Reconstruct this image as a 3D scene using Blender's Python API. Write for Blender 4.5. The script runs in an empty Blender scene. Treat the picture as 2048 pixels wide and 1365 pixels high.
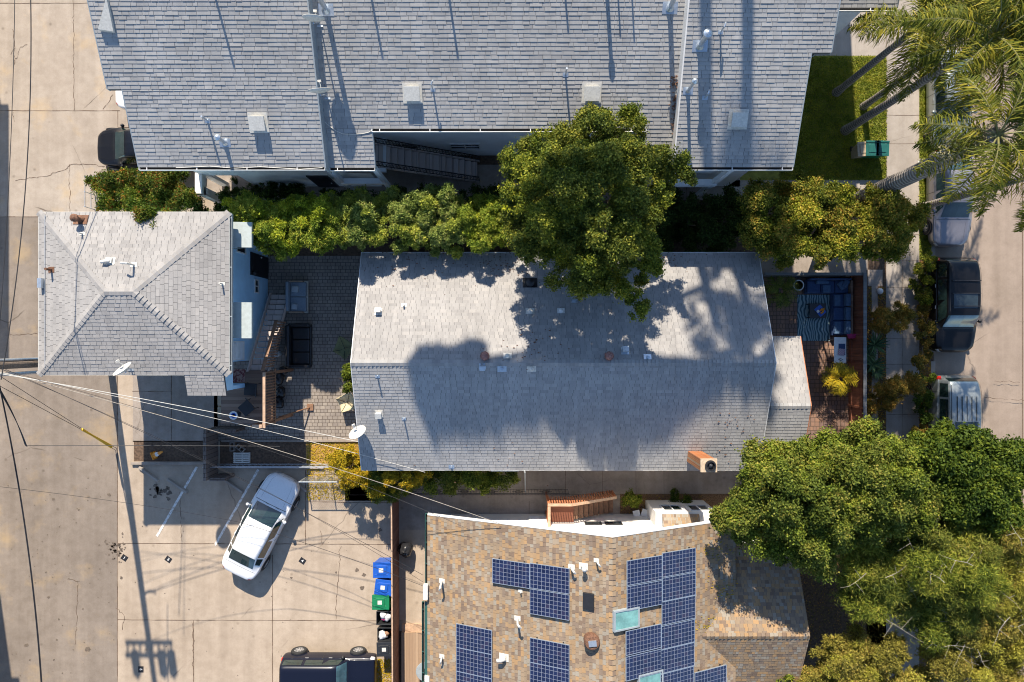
import bpy, math, random
import numpy as np
from mathutils import Vector, Matrix

# ------------------------------------------------------------------ camera, sky, sun
S = bpy.context.scene
COL = S.collection
CAMH = 32.0
FPX = 1365.333
cam_d = bpy.data.cameras.new("camera"); cam = bpy.data.objects.new("camera", cam_d); COL.objects.link(cam)
cam.location = (0, 0, CAMH); cam.rotation_euler = (0, 0, 0)
cam_d.lens = 24; cam_d.sensor_width = 36; cam_d.clip_end = 500; cam_d.clip_start = 0.5
S.camera = cam
SUN = Vector((-0.139, 1.0, 0.78)).normalized()           # towards the sun
EL = math.asin(SUN.z); AZ = math.atan2(SUN.x, SUN.y)
world = bpy.data.worlds.new("World"); S.world = world; world.use_nodes = True
nt = world.node_tree; bg = nt.nodes["Background"]
sky = nt.nodes.new("ShaderNodeTexSky"); sky.sky_type = 'NISHITA'; sky.sun_disc = False
sky.sun_elevation = EL; sky.sun_rotation = AZ; sky.air_density = 1.0; sky.dust_density = 0.3; sky.ozone_density = 3.5
nt.links.new(sky.outputs[0], bg.inputs[0]); bg.inputs[1].default_value = 0.112
sl = bpy.data.lights.new("sun", 'SUN'); sl.energy = 4.8; sl.angle = math.radians(0.53); sl.color = (1.0, 0.9, 0.76)
so = bpy.data.objects.new("sun", sl); COL.objects.link(so); so.location = (0, 0, 40)
so.rotation_euler = SUN.to_track_quat('Z', 'Y').to_euler()
S.view_settings.view_transform = 'Standard'; S.view_settings.look = 'None'
S.view_settings.exposure = 0.88; S.view_settings.gamma = 1.0
S.render.engine = 'CYCLES'; S.cycles.filter_width = 1.05; S.cycles.max_bounces = 6; S.cycles.diffuse_bounces = 4; S.cycles.transparent_max_bounces = 6

rnd = random.Random(7)
nr = np.random.RandomState(11)

def W(px, py, z=0.0):
    k = (CAMH - z) / FPX
    return Vector(((px - 1024) * k, -(py - 682.5) * k, z))

class Plane:                                            # z = a x + b y + c
    def __init__(s, a, b, c): s.a, s.b, s.c = a, b, c
    def z(s, x, y): return s.a * x + s.b * y + s.c
    def P(s, x, y, d=0): return Vector((x, y, s.z(x, y) + d))
    def at(s, px, py, d=0):
        u = (px - 1024) / FPX; v = -(py - 682.5) / FPX; q = s.a * u + s.b * v
        z = (q * CAMH + s.c + d) / (1 + q)
        return Vector((u * (CAMH - z), v * (CAMH - z), z))
    def n(s): return Vector((-s.a, -s.b, 1)).normalized()

# ------------------------------------------------------------------ materials
MATS = {}
def nodes(name):
    m = bpy.data.materials.new(name); m.use_nodes = True
    t = m.node_tree; b = t.nodes["Principled BSDF"]; MATS[name] = m
    return m, t, b
def lk(t, a, b): t.links.new(a, b)
def texco(t, kind='Object'):
    return t.nodes.new("ShaderNodeTexCoord").outputs[kind]
def noise(t, vec, scale, detail=4, rough=0.6):
    n = t.nodes.new("ShaderNodeTexNoise"); n.inputs['Scale'].default_value = scale
    n.inputs['Detail'].default_value = detail; n.inputs['Roughness'].default_value = rough
    if vec is not None: lk(t, vec, n.inputs['Vector'])
    return n.outputs['Fac']
def ramp(t, fac, stops, interp='LINEAR'):
    r = t.nodes.new("ShaderNodeValToRGB"); cr = r.color_ramp; cr.interpolation = interp
    while len(cr.elements) < len(stops): cr.elements.new(0.5)
    for e, (p, c) in zip(cr.elements, stops):
        e.position = p; e.color = tuple(c) + ((1,) if len(c) == 3 else ())
    if fac is not None: lk(t, fac, r.inputs[0])
    return r.outputs[0]
def mix(t, f, a, b, mode='MIX'):
    m = t.nodes.new("ShaderNodeMix"); m.data_type = 'RGBA'; m.blend_type = mode
    for sock, v in ((m.inputs[0], f), (m.inputs[6], a), (m.inputs[7], b)):
        if hasattr(v, 'is_linked') or hasattr(v, 'links'): lk(t, v, sock)
        elif isinstance(v, (int, float)): sock.default_value = v
        else: sock.default_value = tuple(v) + ((1,) if len(v) == 3 else ())
    return m.outputs[2]
def math_n(t, op, a, b=None):
    m = t.nodes.new("ShaderNodeMath"); m.operation = op
    for i, v in enumerate((a, b)):
        if v is None: continue
        if isinstance(v, (int, float)): m.inputs[i].default_value = v
        else: lk(t, v, m.inputs[i])
    return m.outputs[0]
def bump(t, b, h, strength=0.4, dist=0.02):
    n = t.nodes.new("ShaderNodeBump"); n.inputs['Strength'].default_value = strength; n.inputs['Distance'].default_value = dist
    lk(t, h, n.inputs['Height']); lk(t, n.outputs[0], b.inputs['Normal'])

def m_plain(name, col, rough=0.6, metal=0.0, var=0.15, scale=6.0, coat=0.0, spec=0.5):
    m, t, b = nodes(name)
    co = texco(t); f = noise(t, co, scale)
    lo = tuple(c * (1 - var) for c in col); hi = tuple(min(1, c * (1 + var)) for c in col)
    lk(t, ramp(t, f, [(0.3, lo), (0.7, hi)]), b.inputs['Base Color'])
    b.inputs['Roughness'].default_value = rough; b.inputs['Metallic'].default_value = metal
    b.inputs['Coat Weight'].default_value = coat; b.inputs['Coat Roughness'].default_value = 0.05
    b.inputs['Specular IOR Level'].default_value = spec
    return m

def m_shingle(name, stops, rough=0.9, grain=0.25, bands=None):
    m, t, b = nodes(name)
    g = t.nodes.new("ShaderNodeNewGeometry")
    c = ramp(t, g.outputs['Random Per Island'], stops, 'CONSTANT' if len(stops) > 4 else 'LINEAR')
    co = texco(t)
    f = noise(t, co, 60, 2, 0.7); f2 = noise(t, co, 0.35, 4, 0.6)
    c = mix(t, grain, c, ramp(t, f, [(0.3, (0.25, 0.25, 0.25)), (0.7, (1, 1, 1))]), 'MULTIPLY')
    c = mix(t, 0.28, c, ramp(t, f2, [(0.35, (0.55, 0.54, 0.52)), (0.65, (1, 1, 1))]), 'MULTIPLY')
    # dirt streaks running down the slope
    mp = t.nodes.new("ShaderNodeMapping"); mp.inputs['Scale'].default_value = (3.0, 0.35, 0.35); lk(t, co, mp.inputs[0])
    f3 = noise(t, mp.outputs[0], 1.0, 5, 0.65)
    c = mix(t, 0.22, c, ramp(t, f3, [(0.4, (0.5, 0.5, 0.5)), (0.6, (1, 1, 1))]), 'MULTIPLY')
    lk(t, c, b.inputs['Base Color']); b.inputs['Roughness'].default_value = rough
    b.inputs['Specular IOR Level'].default_value = 0.2
    bump(t, b, f, 0.5, 0.004)
    return m

def m_concrete(name, base, dark, stain=0.35, crack=0.5, cs=0.16, warm=None, spots=0.5):
    m, t, b = nodes(name)
    co = texco(t)
    f1 = noise(t, co, 0.25, 6, 0.65); f2 = noise(t, co, 2.2, 6, 0.7); f3 = noise(t, co, 45, 3, 0.8)
    c = ramp(t, f1, [(0.3, dark), (0.62, base)])
    c = mix(t, stain, c, ramp(t, f2, [(0.32, (0.55, 0.52, 0.48)), (0.6, (1, 1, 1))]), 'MULTIPLY')
    c = mix(t, 0.45, c, ramp(t, f3, [(0.3, (0.6, 0.59, 0.58)), (0.65, (1, 1, 1))]), 'MULTIPLY')
    if warm:
        f4 = noise(t, co, 0.6, 5, 0.6)
        c = mix(t, math_n(t, 'MULTIPLY', ramp(t, f4, [(0.55, (0, 0, 0)), (0.75, (1, 1, 1))]), 0.6), c, warm)
    # wheel-worn bands along the drive direction
    mpb = t.nodes.new("ShaderNodeMapping"); mpb.inputs['Scale'].default_value = (1.6, 0.05, 1); lk(t, co, mpb.inputs[0])
    c = mix(t, 0.3, c, ramp(t, noise(t, mpb.outputs[0], 1.0, 5, 0.6), [(0.38, (0.6, 0.58, 0.56)), (0.6, (1, 1, 1))]), 'MULTIPLY')
    # blotches of oil
    v = t.nodes.new("ShaderNodeTexVoronoi"); v.inputs['Scale'].default_value = 0.9; lk(t, co, v.inputs['Vector'])
    sp = ramp(t, v.outputs['Distance'], [(0.02, (0.28, 0.25, 0.22)), (0.09, (1, 1, 1))])
    c = mix(t, spots, c, sp, 'MULTIPLY')
    # cracks: warped cell borders, masked so only some show
    nz = t.nodes.new("ShaderNodeTexNoise"); nz.inputs['Scale'].default_value = 1.3; nz.inputs['Detail'].default_value = 5; lk(t, co, nz.inputs['Vector'])
    wv = mix(t, 0.22, co, nz.outputs['Color'])
    e = t.nodes.new("ShaderNodeTexVoronoi"); e.feature = 'DISTANCE_TO_EDGE'; e.inputs['Scale'].default_value = cs; lk(t, wv, e.inputs['Vector'])
    line = ramp(t, e.outputs['Distance'], [(0.0008, (1, 1, 1)), (0.0035, (0, 0, 0))])
    msk = ramp(t, noise(t, co, 0.33, 2, 0.5), [(0.5, (0, 0, 0)), (0.56, (1, 1, 1))])
    fac = math_n(t, 'MULTIPLY', math_n(t, 'MULTIPLY', line, msk), crack)
    c = mix(t, fac, c, (0.09, 0.07, 0.055))
    lk(t, c, b.inputs['Base Color']); b.inputs['Roughness'].default_value = 0.9; b.inputs['Specular IOR Level'].default_value = 0.25
    bump(t, b, f3, 0.35, 0.006)
    return m

def m_paver(name, c1, c2, mortar, bw=0.22, rh=0.15, off=0.5, rot=0.0, c3=None, msize=0.012):
    m, t, b = nodes(name)
    co = texco(t)
    mp = t.nodes.new("ShaderNodeMapping"); mp.inputs['Rotation'].default_value = (0, 0, rot); lk(t, co, mp.inputs[0])
    br = t.nodes.new("ShaderNodeTexBrick"); br.inputs['Scale'].default_value = 1.0
    br.inputs['Brick Width'].default_value = bw; br.inputs['Row Height'].default_value = rh
    br.inputs['Mortar Size'].default_value = msize; br.inputs['Mortar Smooth'].default_value = 0.3; br.inputs['Bias'].default_value = 0.0
    br.inputs['Color1'].default_value = (*c1, 1); br.inputs['Color2'].default_value = (*c2, 1); br.inputs['Mortar'].default_value = (*mortar, 1)
    br.offset = off; br.squash_frequency = 3; br.squash = 0.72
    lk(t, mp.outputs[0], br.inputs['Vector'])
    f = noise(t, co, 1.4, 5, 0.7); f3 = noise(t, co, 50, 2, 0.7)
    c = mix(t, 0.5, br.outputs['Color'], ramp(t, f, [(0.3, (0.55, 0.53, 0.5)), (0.65, (1, 1, 1))]), 'MULTIPLY')
    c = mix(t, 0.4, c, ramp(t, f3, [(0.3, (0.55, 0.55, 0.55)), (0.65, (1, 1, 1))]), 'MULTIPLY')
    lk(t, c, b.inputs['Base Color']); b.inputs['Roughness'].default_value = 0.9; b.inputs['Specular IOR Level'].default_value = 0.2
    bump(t, b, math_n(t, 'SUBTRACT', 1.0, br.outputs['Fac']), 0.7, 0.01)
    return m

def m_leaf(name, dark, mid, bright, accent=None, trans=0.3, nscale=0.9, rough=0.5):
    m, t, b = nodes(name)
    g = t.nodes.new("ShaderNodeNewGeometry"); co = texco(t)
    c = ramp(t, g.outputs['Random Per Island'], [(0.0, dark), (0.5, mid), (1.0, bright)])
    f = noise(t, co, nscale, 3, 0.6)
    c2 = ramp(t, g.outputs['Random Per Island'], [(0.0, mid), (0.6, bright), (1.0, accent or bright)])
    c = mix(t, ramp(t, f, [(0.42, (0, 0, 0)), (0.6, (1, 1, 1))]), c, c2)
    lk(t, c, b.inputs['Base Color']); b.inputs['Roughness'].default_value = max(rough, .6); b.inputs['Specular IOR Level'].default_value = 0.15
    tr = t.nodes.new("ShaderNodeBsdfTranslucent"); lk(t, c, tr.inputs[0])
    ms = t.nodes.new("ShaderNodeMixShader"); ms.inputs[0].default_value = trans
    lk(t, b.outputs[0], ms.inputs[1]); lk(t, tr.outputs[0], ms.inputs[2])
    lk(t, ms.outputs[0], t.nodes["Material Output"].inputs[0])
    return m

def m_wood(name, c1, c2, plank=0.14, axis='x', rough=0.75, gap=0.06):
    m, t, b = nodes(name)
    co = texco(t); sp = t.nodes.new("ShaderNodeSeparateXYZ"); lk(t, co, sp.inputs[0])
    a = sp.outputs['X' if axis == 'x' else ('Y' if axis == 'y' else 'Z')]
    q = math_n(t, 'DIVIDE', a, plank); fl = math_n(t, 'FLOOR', q); fr = math_n(t, 'FRACT', q)
    wn = t.nodes.new("ShaderNodeTexWhiteNoise"); wn.noise_dimensions = '1D'; lk(t, fl, wn.inputs['W'])
    mp = t.nodes.new("ShaderNodeMapping")
    mp.inputs['Scale'].default_value = (30, 2, 2) if axis == 'x' else ((2, 30, 2) if axis == 'y' else (2, 2, 30)); lk(t, co, mp.inputs[0])
    g = noise(t, mp.outputs[0], 1.0, 4, 0.6)
    f = math_n(t, 'ADD', math_n(t, 'MULTIPLY', wn.outputs['Value'], 0.6), math_n(t, 'MULTIPLY', g, 0.4))
    c = ramp(t, f, [(0.15, c1), (0.85, c2)])
    c = mix(t, ramp(t, fr, [(0.0, (1, 1, 1)), (gap, (0, 0, 0))]), c, tuple(x * 0.15 for x in c1))
    lk(t, c, b.inputs['Base Color']); b.inputs['Roughness'].default_value = rough
    return m

M = {}
GR = [(0.0, (0.31, 0.305, 0.30)), (0.25, (0.345, 0.34, 0.334)), (0.75, (0.365, 0.36, 0.352)), (1.0, (0.39, 0.38, 0.368))]
M['sh_blue'] = m_shingle('grey_blue_shingle', [(p, (c[0] * 1.2, c[1] * 1.2, c[2] * 1.19)) for p, c in GR])
M['sh_grey'] = m_shingle('grey_shingle', [(p, (c[0] * 1.1, c[1] * 1.07, c[2] * 1.04)) for p, c in GR])
M['sh_tan'] = m_shingle('tan_shingle', [(0, (0.40, 0.27, 0.155)), (0.16, (0.33, 0.245, 0.165)), (0.34, (0.245, 0.175, 0.125)), (0.44, (0.36, 0.315, 0.25)), (0.56, (0.44, 0.28, 0.145)), (0.66, (0.28, 0.21, 0.155)), (0.78, (0.36, 0.265, 0.175)), (0.92, (0.38, 0.30, 0.215))])
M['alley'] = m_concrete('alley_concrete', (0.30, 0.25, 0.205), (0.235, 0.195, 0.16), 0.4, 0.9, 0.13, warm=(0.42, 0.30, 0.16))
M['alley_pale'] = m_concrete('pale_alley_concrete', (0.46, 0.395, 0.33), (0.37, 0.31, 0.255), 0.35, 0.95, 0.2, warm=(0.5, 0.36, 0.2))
M['lot'] = m_concrete('parking_concrete', (0.50, 0.41, 0.32), (0.41, 0.33, 0.25), 0.35, 0.6, 0.15, spots=0.35)
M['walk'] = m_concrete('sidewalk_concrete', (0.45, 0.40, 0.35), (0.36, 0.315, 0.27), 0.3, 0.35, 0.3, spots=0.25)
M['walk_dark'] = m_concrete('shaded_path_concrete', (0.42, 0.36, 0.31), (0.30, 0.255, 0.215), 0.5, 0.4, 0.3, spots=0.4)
M['street'] = m_concrete('street_paving', (0.37, 0.295, 0.235), (0.29, 0.23, 0.18), 0.3, 0.6, 0.22, spots=0.15)
M['soil'] = m_plain('soil', (0.11, 0.07, 0.045), 0.95, var=0.5, scale=9)
M['mulch'] = m_plain('mulch', (0.16, 0.095, 0.05), 0.95, var=0.6, scale=20)
M['litter'] = m_plain('leaf_litter_ground', (0.36, 0.21, 0.06), 0.95, var=0.6, scale=16)
M['lawn'] = m_plain('lawn_soil', (0.2, 0.2, 0.035), 0.95, var=0.45, scale=3)
M['grass'] = m_leaf('grass_blades', (0.095, 0.143, 0.012), (0.199, 0.264, 0.025), (0.361, 0.374, 0.040), (0.570, 0.462, 0.060), 0.3, 1.6)
M['paver_grey'] = m_paver('grey_pavers', (0.30, 0.26, 0.23), (0.38, 0.33, 0.28), (0.13, 0.105, 0.085), 0.24, 0.16, 0.5)
M['paver_red'] = m_paver('red_pavers', (0.34, 0.2, 0.135), (0.22, 0.15, 0.13), (0.11, 0.08, 0.06), 0.2, 0.2, 0.0, msize=0.014)
M['white_wall'] = m_plain('pale_stucco', (0.82, 0.85, 0.86), 0.85, var=0.06, scale=2)
M['cream_wall'] = m_plain('cream_stucco', (0.78, 0.75, 0.70), 0.85, var=0.06, scale=2)
M['blue_wall'] = m_plain('pale_blue_stucco', (0.42, 0.68, 0.88), 0.85, var=0.07, scale=2)
M['white'] = m_plain('white_paint', (0.72, 0.72, 0.7), 0.5, var=0.08)
M['offwhite'] = m_plain('weathered_white_metal', (0.6, 0.58, 0.52), 0.5, var=0.15, scale=14)
M['underlay'] = m_plain('roof_underlay', (0.10, 0.10, 0.105), 0.95)
M['trim_grey'] = m_plain('grey_trim', (0.3, 0.34, 0.36), 0.6, var=0.1)
M['green_trim'] = m_plain('dark_green_gutter', (0.03, 0.09, 0.075), 0.4)
M['awning'] = m_plain('faded_awning', (0.40, 0.45, 0.44), 0.7, var=0.1)
M['galv'] = m_plain('galvanised_steel', (0.55, 0.6, 0.64), 0.35, 0.7, var=0.12, scale=9)
M['black'] = m_plain('black_metal', (0.018, 0.018, 0.02), 0.45)
M['dark'] = m_plain('dark_interior', (0.012, 0.012, 0.012), 0.9)
M['rust'] = m_plain('rusted_metal', (0.17, 0.085, 0.05), 0.8, 0.2, var=0.5, scale=20)
M['redrust'] = m_plain('red_rusted_turbine', (0.36, 0.18, 0.15), 0.6, 0.3, var=0.4, scale=25)
M['brick'] = m_paver('chimney_brick', (0.52, 0.2, 0.07), (0.42, 0.15, 0.06), (0.4, 0.3, 0.2), 0.2, 0.07, 0.5, msize=0.01)
M['mortar'] = m_plain('chimney_cap_mortar', (0.5, 0.38, 0.26), 0.9, var=0.2, scale=10)
def m_glass(name, col, rough=0.06):
    m, t, b = nodes(name); co = texco(t); f = noise(t, co, 3)
    lk(t, ramp(t, f, [(0.3, tuple(c * .7 for c in col)), (0.7, tuple(c * 1.3 for c in col))]), b.inputs['Base Color'])
    b.inputs['Roughness'].default_value = rough; b.inputs['Specular IOR Level'].default_value = 0.8
    b.inputs['Coat Weight'].default_value = 0.6; b.inputs['Coat Roughness'].default_value = 0.03
    return m
M['glass'] = m_glass('window_glass', (0.02, 0.03, 0.035))
M['carglass'] = m_glass('tinted_car_glass', (0.014, 0.03, 0.028))
M['skyglass'] = m_glass('skylight_glass', (0.16, 0.34, 0.31), 0.15)
M['bluegl'] = m_glass('painted_reflection_glass', (0.06, 0.13, 0.16))  # sky reflection put in as a bluer, paler base colour
def m_paint(name, col, metal=0.0, rough=0.35):
    m, t, b = nodes(name); co = texco(t); f = noise(t, co, 14, 3)
    lk(t, ramp(t, f, [(0.3, tuple(c * .95 for c in col)), (0.7, tuple(min(1, c * 1.04) for c in col))]), b.inputs['Base Color'])
    b.inputs['Roughness'].default_value = rough; b.inputs['Metallic'].default_value = metal
    dk = max(col) < .1; b.inputs['Coat Weight'].default_value = 0.2 if dk else 0.6; b.inputs['Coat Roughness'].default_value = 0.04; b.inputs['Specular IOR Level'].default_value = .3 if dk else .5
    return m
M['p_white'] = m_paint('white_car_paint', (0.8, 0.8, 0.79))
M['p_black'] = m_paint('black_car_paint', (0.006, 0.006, 0.007), 0, .3)
M['p_charcoal'] = m_paint('charcoal_car_paint', (0.04, 0.04, 0.045), 0.3)
M['p_silver'] = m_paint('silver_car_paint', (0.33, 0.36, 0.35), 0.5)
M['p_grey'] = m_paint('grey_car_paint', (0.26, 0.25, 0.27), 0.5)
M['p_navy'] = m_paint('navy_car_paint', (0.006, 0.008, 0.019))
M['p_green'] = m_paint('dark_green_car_paint', (0.006, 0.007, 0.011))
M['rubber'] = m_plain('tyre_rubber', (0.02, 0.02, 0.02), 0.8)
M['alloy'] = m_plain('alloy_rim', (0.5, 0.5, 0.5), 0.35, 0.6)
M['redlens'] = m_plain('red_lens', (0.5, 0.02, 0.015), 0.25, var=0.1)
M['lens'] = m_plain('clear_lens', (0.6, 0.6, 0.6), 0.15, var=0.1)
M['p_yellow'] = m_plain('yellow_plastic_guard', (0.75, 0.42, 0.02), 0.5)
M['orange'] = m_plain('amber_lens', (0.8, 0.3, 0.03), 0.3)
M['wood_deck'] = m_wood('weathered_deck_boards', (0.17, 0.10, 0.07), (0.32, 0.22, 0.16), 0.14, 'y')
M['wood_deck_x'] = m_wood('pale_deck_boards', (0.30, 0.2, 0.13), (0.46, 0.33, 0.22), 0.14, 'x')
M['wood_step'] = m_wood('stair_boards', (0.52, 0.44, 0.40), (0.66, 0.57, 0.52), 0.5, 'x')
M['wood_rail'] = m_plain('rail_wood', (0.24, 0.13, 0.075), 0.7, var=0.3, scale=8)
M['wood_red'] = m_wood('redwood_fence_boards', (0.19, 0.065, 0.035), (0.30, 0.115, 0.06), 0.14, 'y')
M['wood_tan'] = m_plain('sunlit_tone_rail_wood', (0.48, 0.32, 0.21), 0.7, var=0.2, scale=8)  # paler copy of the rail wood, sunlit tan put into the colour
M['wood_orange'] = m_plain('stained_redwood', (0.42, 0.15, 0.06), 0.7, var=0.3, scale=8)
M['fence_grey'] = m_wood('weathered_fence_boards', (0.12, 0.12, 0.12), (0.2, 0.2, 0.2), 0.14, 'y')
M['fence_brown'] = m_wood('brown_fence_boards', (0.17, 0.07, 0.045), (0.26, 0.12, 0.075), 0.15, 'y')
M['block'] = m_paver('concrete_block', (0.2, 0.16, 0.14), (0.27, 0.22, 0.19), (0.07, 0.05, 0.04), 0.4, 0.2)
M['trunk'] = m_plain('bark', (0.16, 0.12, 0.09), 0.95, var=0.4, scale=14)
M['palebark'] = m_plain('pale_bark', (0.33, 0.29, 0.24), 0.9, var=0.3, scale=14)
def m_palm():
    m, t, b = nodes('ringed_palm_bark'); co = texco(t)
    sp = t.nodes.new("ShaderNodeSeparateXYZ"); lk(t, co, sp.inputs[0])
    w = math_n(t, 'SINE', math_n(t, 'MULTIPLY', sp.outputs['Z'], 42)); n = noise(t, co, 12)
    c = ramp(t, math_n(t, 'ADD', math_n(t, 'MULTIPLY', w, 0.25), n), [(0.3, (0.14, 0.12, 0.105)), (0.75, (0.34, 0.30, 0.26))])
    lk(t, c, b.inputs['Base Color']); b.inputs['Roughness'].default_value = 0.9; bump(t, b, w, 0.6, 0.02)
    return m
M['palmbark'] = m_palm()
M['lf_tree'] = m_leaf('glossy_green_leaves', (0.028, 0.050, 0.010), (0.074, 0.108, 0.017), (0.181, 0.201, 0.027), (0.394, 0.359, 0.049))
M['lf_tree_new'] = m_leaf('new_growth_glossy_green_leaves', (0.039, 0.065, 0.010), (0.097, 0.140, 0.017), (0.236, 0.261, 0.027), (0.510, 0.467, 0.049))
M['lf_hedge'] = m_leaf('yellow_green_leaves', (0.057, 0.098, 0.012), (0.172, 0.244, 0.026), (0.345, 0.403, 0.045), (0.483, 0.403, 0.060), nscale=1.4)
M['lf_hedge_new'] = m_leaf('new_growth_yellow_green_leaves', (0.099, 0.139, 0.012), (0.243, 0.321, 0.026), (0.507, 0.551, 0.039), (0.693, 0.575, 0.061), nscale=1.4)
M['lf_hedge2'] = m_leaf('grey_green_leaves', (0.057, 0.098, 0.020), (0.172, 0.232, 0.045), (0.333, 0.390, 0.090), (0.414, 0.366, 0.120), nscale=1.4)
M['lf_hedge2_new'] = m_leaf('new_growth_grey_green_leaves', (0.099, 0.123, 0.020), (0.237, 0.289, 0.039), (0.474, 0.516, 0.070), (0.591, 0.495, 0.101), nscale=1.4)
M['lf_orange'] = m_leaf('green_leaves_orange_tips', (0.035, 0.061, 0.008), (0.117, 0.142, 0.016), (0.262, 0.257, 0.032), (0.578, 0.311, 0.065), nscale=1.1)
M['lf_orange_new'] = m_leaf('new_growth_green_leaves_orange_tips', (0.045, 0.079, 0.008), (0.152, 0.185, 0.016), (0.339, 0.335, 0.032), (0.603, 0.405, 0.065), nscale=1.1)
M['lf_light'] = m_leaf('bright_green_leaves', (0.032, 0.055, 0.009), (0.104, 0.139, 0.021), (0.197, 0.229, 0.033), (0.332, 0.268, 0.058), nscale=0.8)
M['lf_light_new'] = m_leaf('new_growth_bright_green_leaves', (0.041, 0.071, 0.009), (0.133, 0.180, 0.021), (0.255, 0.298, 0.033), (0.427, 0.349, 0.058), nscale=0.8)
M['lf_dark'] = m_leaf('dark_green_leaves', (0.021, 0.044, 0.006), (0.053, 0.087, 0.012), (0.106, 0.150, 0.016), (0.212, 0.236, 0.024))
M['lf_feather'] = m_leaf('feathery_green_leaves', (0.033, 0.055, 0.011), (0.112, 0.143, 0.024), (0.257, 0.276, 0.042), (0.401, 0.332, 0.075), nscale=0.7)
M['lf_feather_new'] = m_leaf('new_growth_feathery_green_leaves', (0.042, 0.072, 0.011), (0.145, 0.187, 0.024), (0.332, 0.359, 0.042), (0.508, 0.430, 0.075), nscale=0.7)
M['lf_yellow'] = m_leaf('yellow_leaves', (0.163, 0.150, 0.012), (0.347, 0.270, 0.018), (0.592, 0.420, 0.024), (0.612, 0.330, 0.018))
M['lf_ochre'] = m_leaf('ochre_leaves', (0.065, 0.060, 0.010), (0.202, 0.180, 0.032), (0.372, 0.326, 0.063), (0.404, 0.257, 0.063))
M['lf_ochre_new'] = m_leaf('new_growth_ochre_leaves', (0.084, 0.078, 0.010), (0.261, 0.235, 0.032), (0.434, 0.424, 0.063), (0.434, 0.335, 0.063))
M['lf_red'] = m_leaf('green_and_red_leaves', (0.020, 0.045, 0.006), (0.061, 0.100, 0.012), (0.153, 0.190, 0.027), (0.326, 0.070, 0.018), nscale=1.8)
M['lf_red_new'] = m_leaf('new_growth_green_and_red_leaves', (0.026, 0.059, 0.006), (0.079, 0.130, 0.012), (0.198, 0.247, 0.027), (0.422, 0.091, 0.018), nscale=1.8)
M['lf_rust'] = m_leaf('rust_tipped_leaves', (0.076, 0.077, 0.014), (0.200, 0.168, 0.029), (0.398, 0.238, 0.043), (0.673, 0.266, 0.043), nscale=1.2)
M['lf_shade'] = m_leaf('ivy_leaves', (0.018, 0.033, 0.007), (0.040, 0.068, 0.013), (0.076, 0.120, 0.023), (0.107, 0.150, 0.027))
M['lf_palm'] = m_leaf('palm_leaflets', (0.033, 0.049, 0.006), (0.081, 0.104, 0.010), (0.180, 0.180, 0.017), (0.399, 0.315, 0.032), 0.2, 0.55, 0.45)
M['lf_agave'] = m_leaf('blue_green_blades', (0.020, 0.050, 0.021), (0.051, 0.100, 0.042), (0.112, 0.180, 0.072), (0.204, 0.260, 0.096), 0.15)
M['rachis'] = m_plain('frond_midrib', (0.17, 0.16, 0.05), 0.6)
M['petals'] = m_plain('pale_flower_stalks', (0.5, 0.42, 0.2), 0.8, var=0.3)

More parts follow.
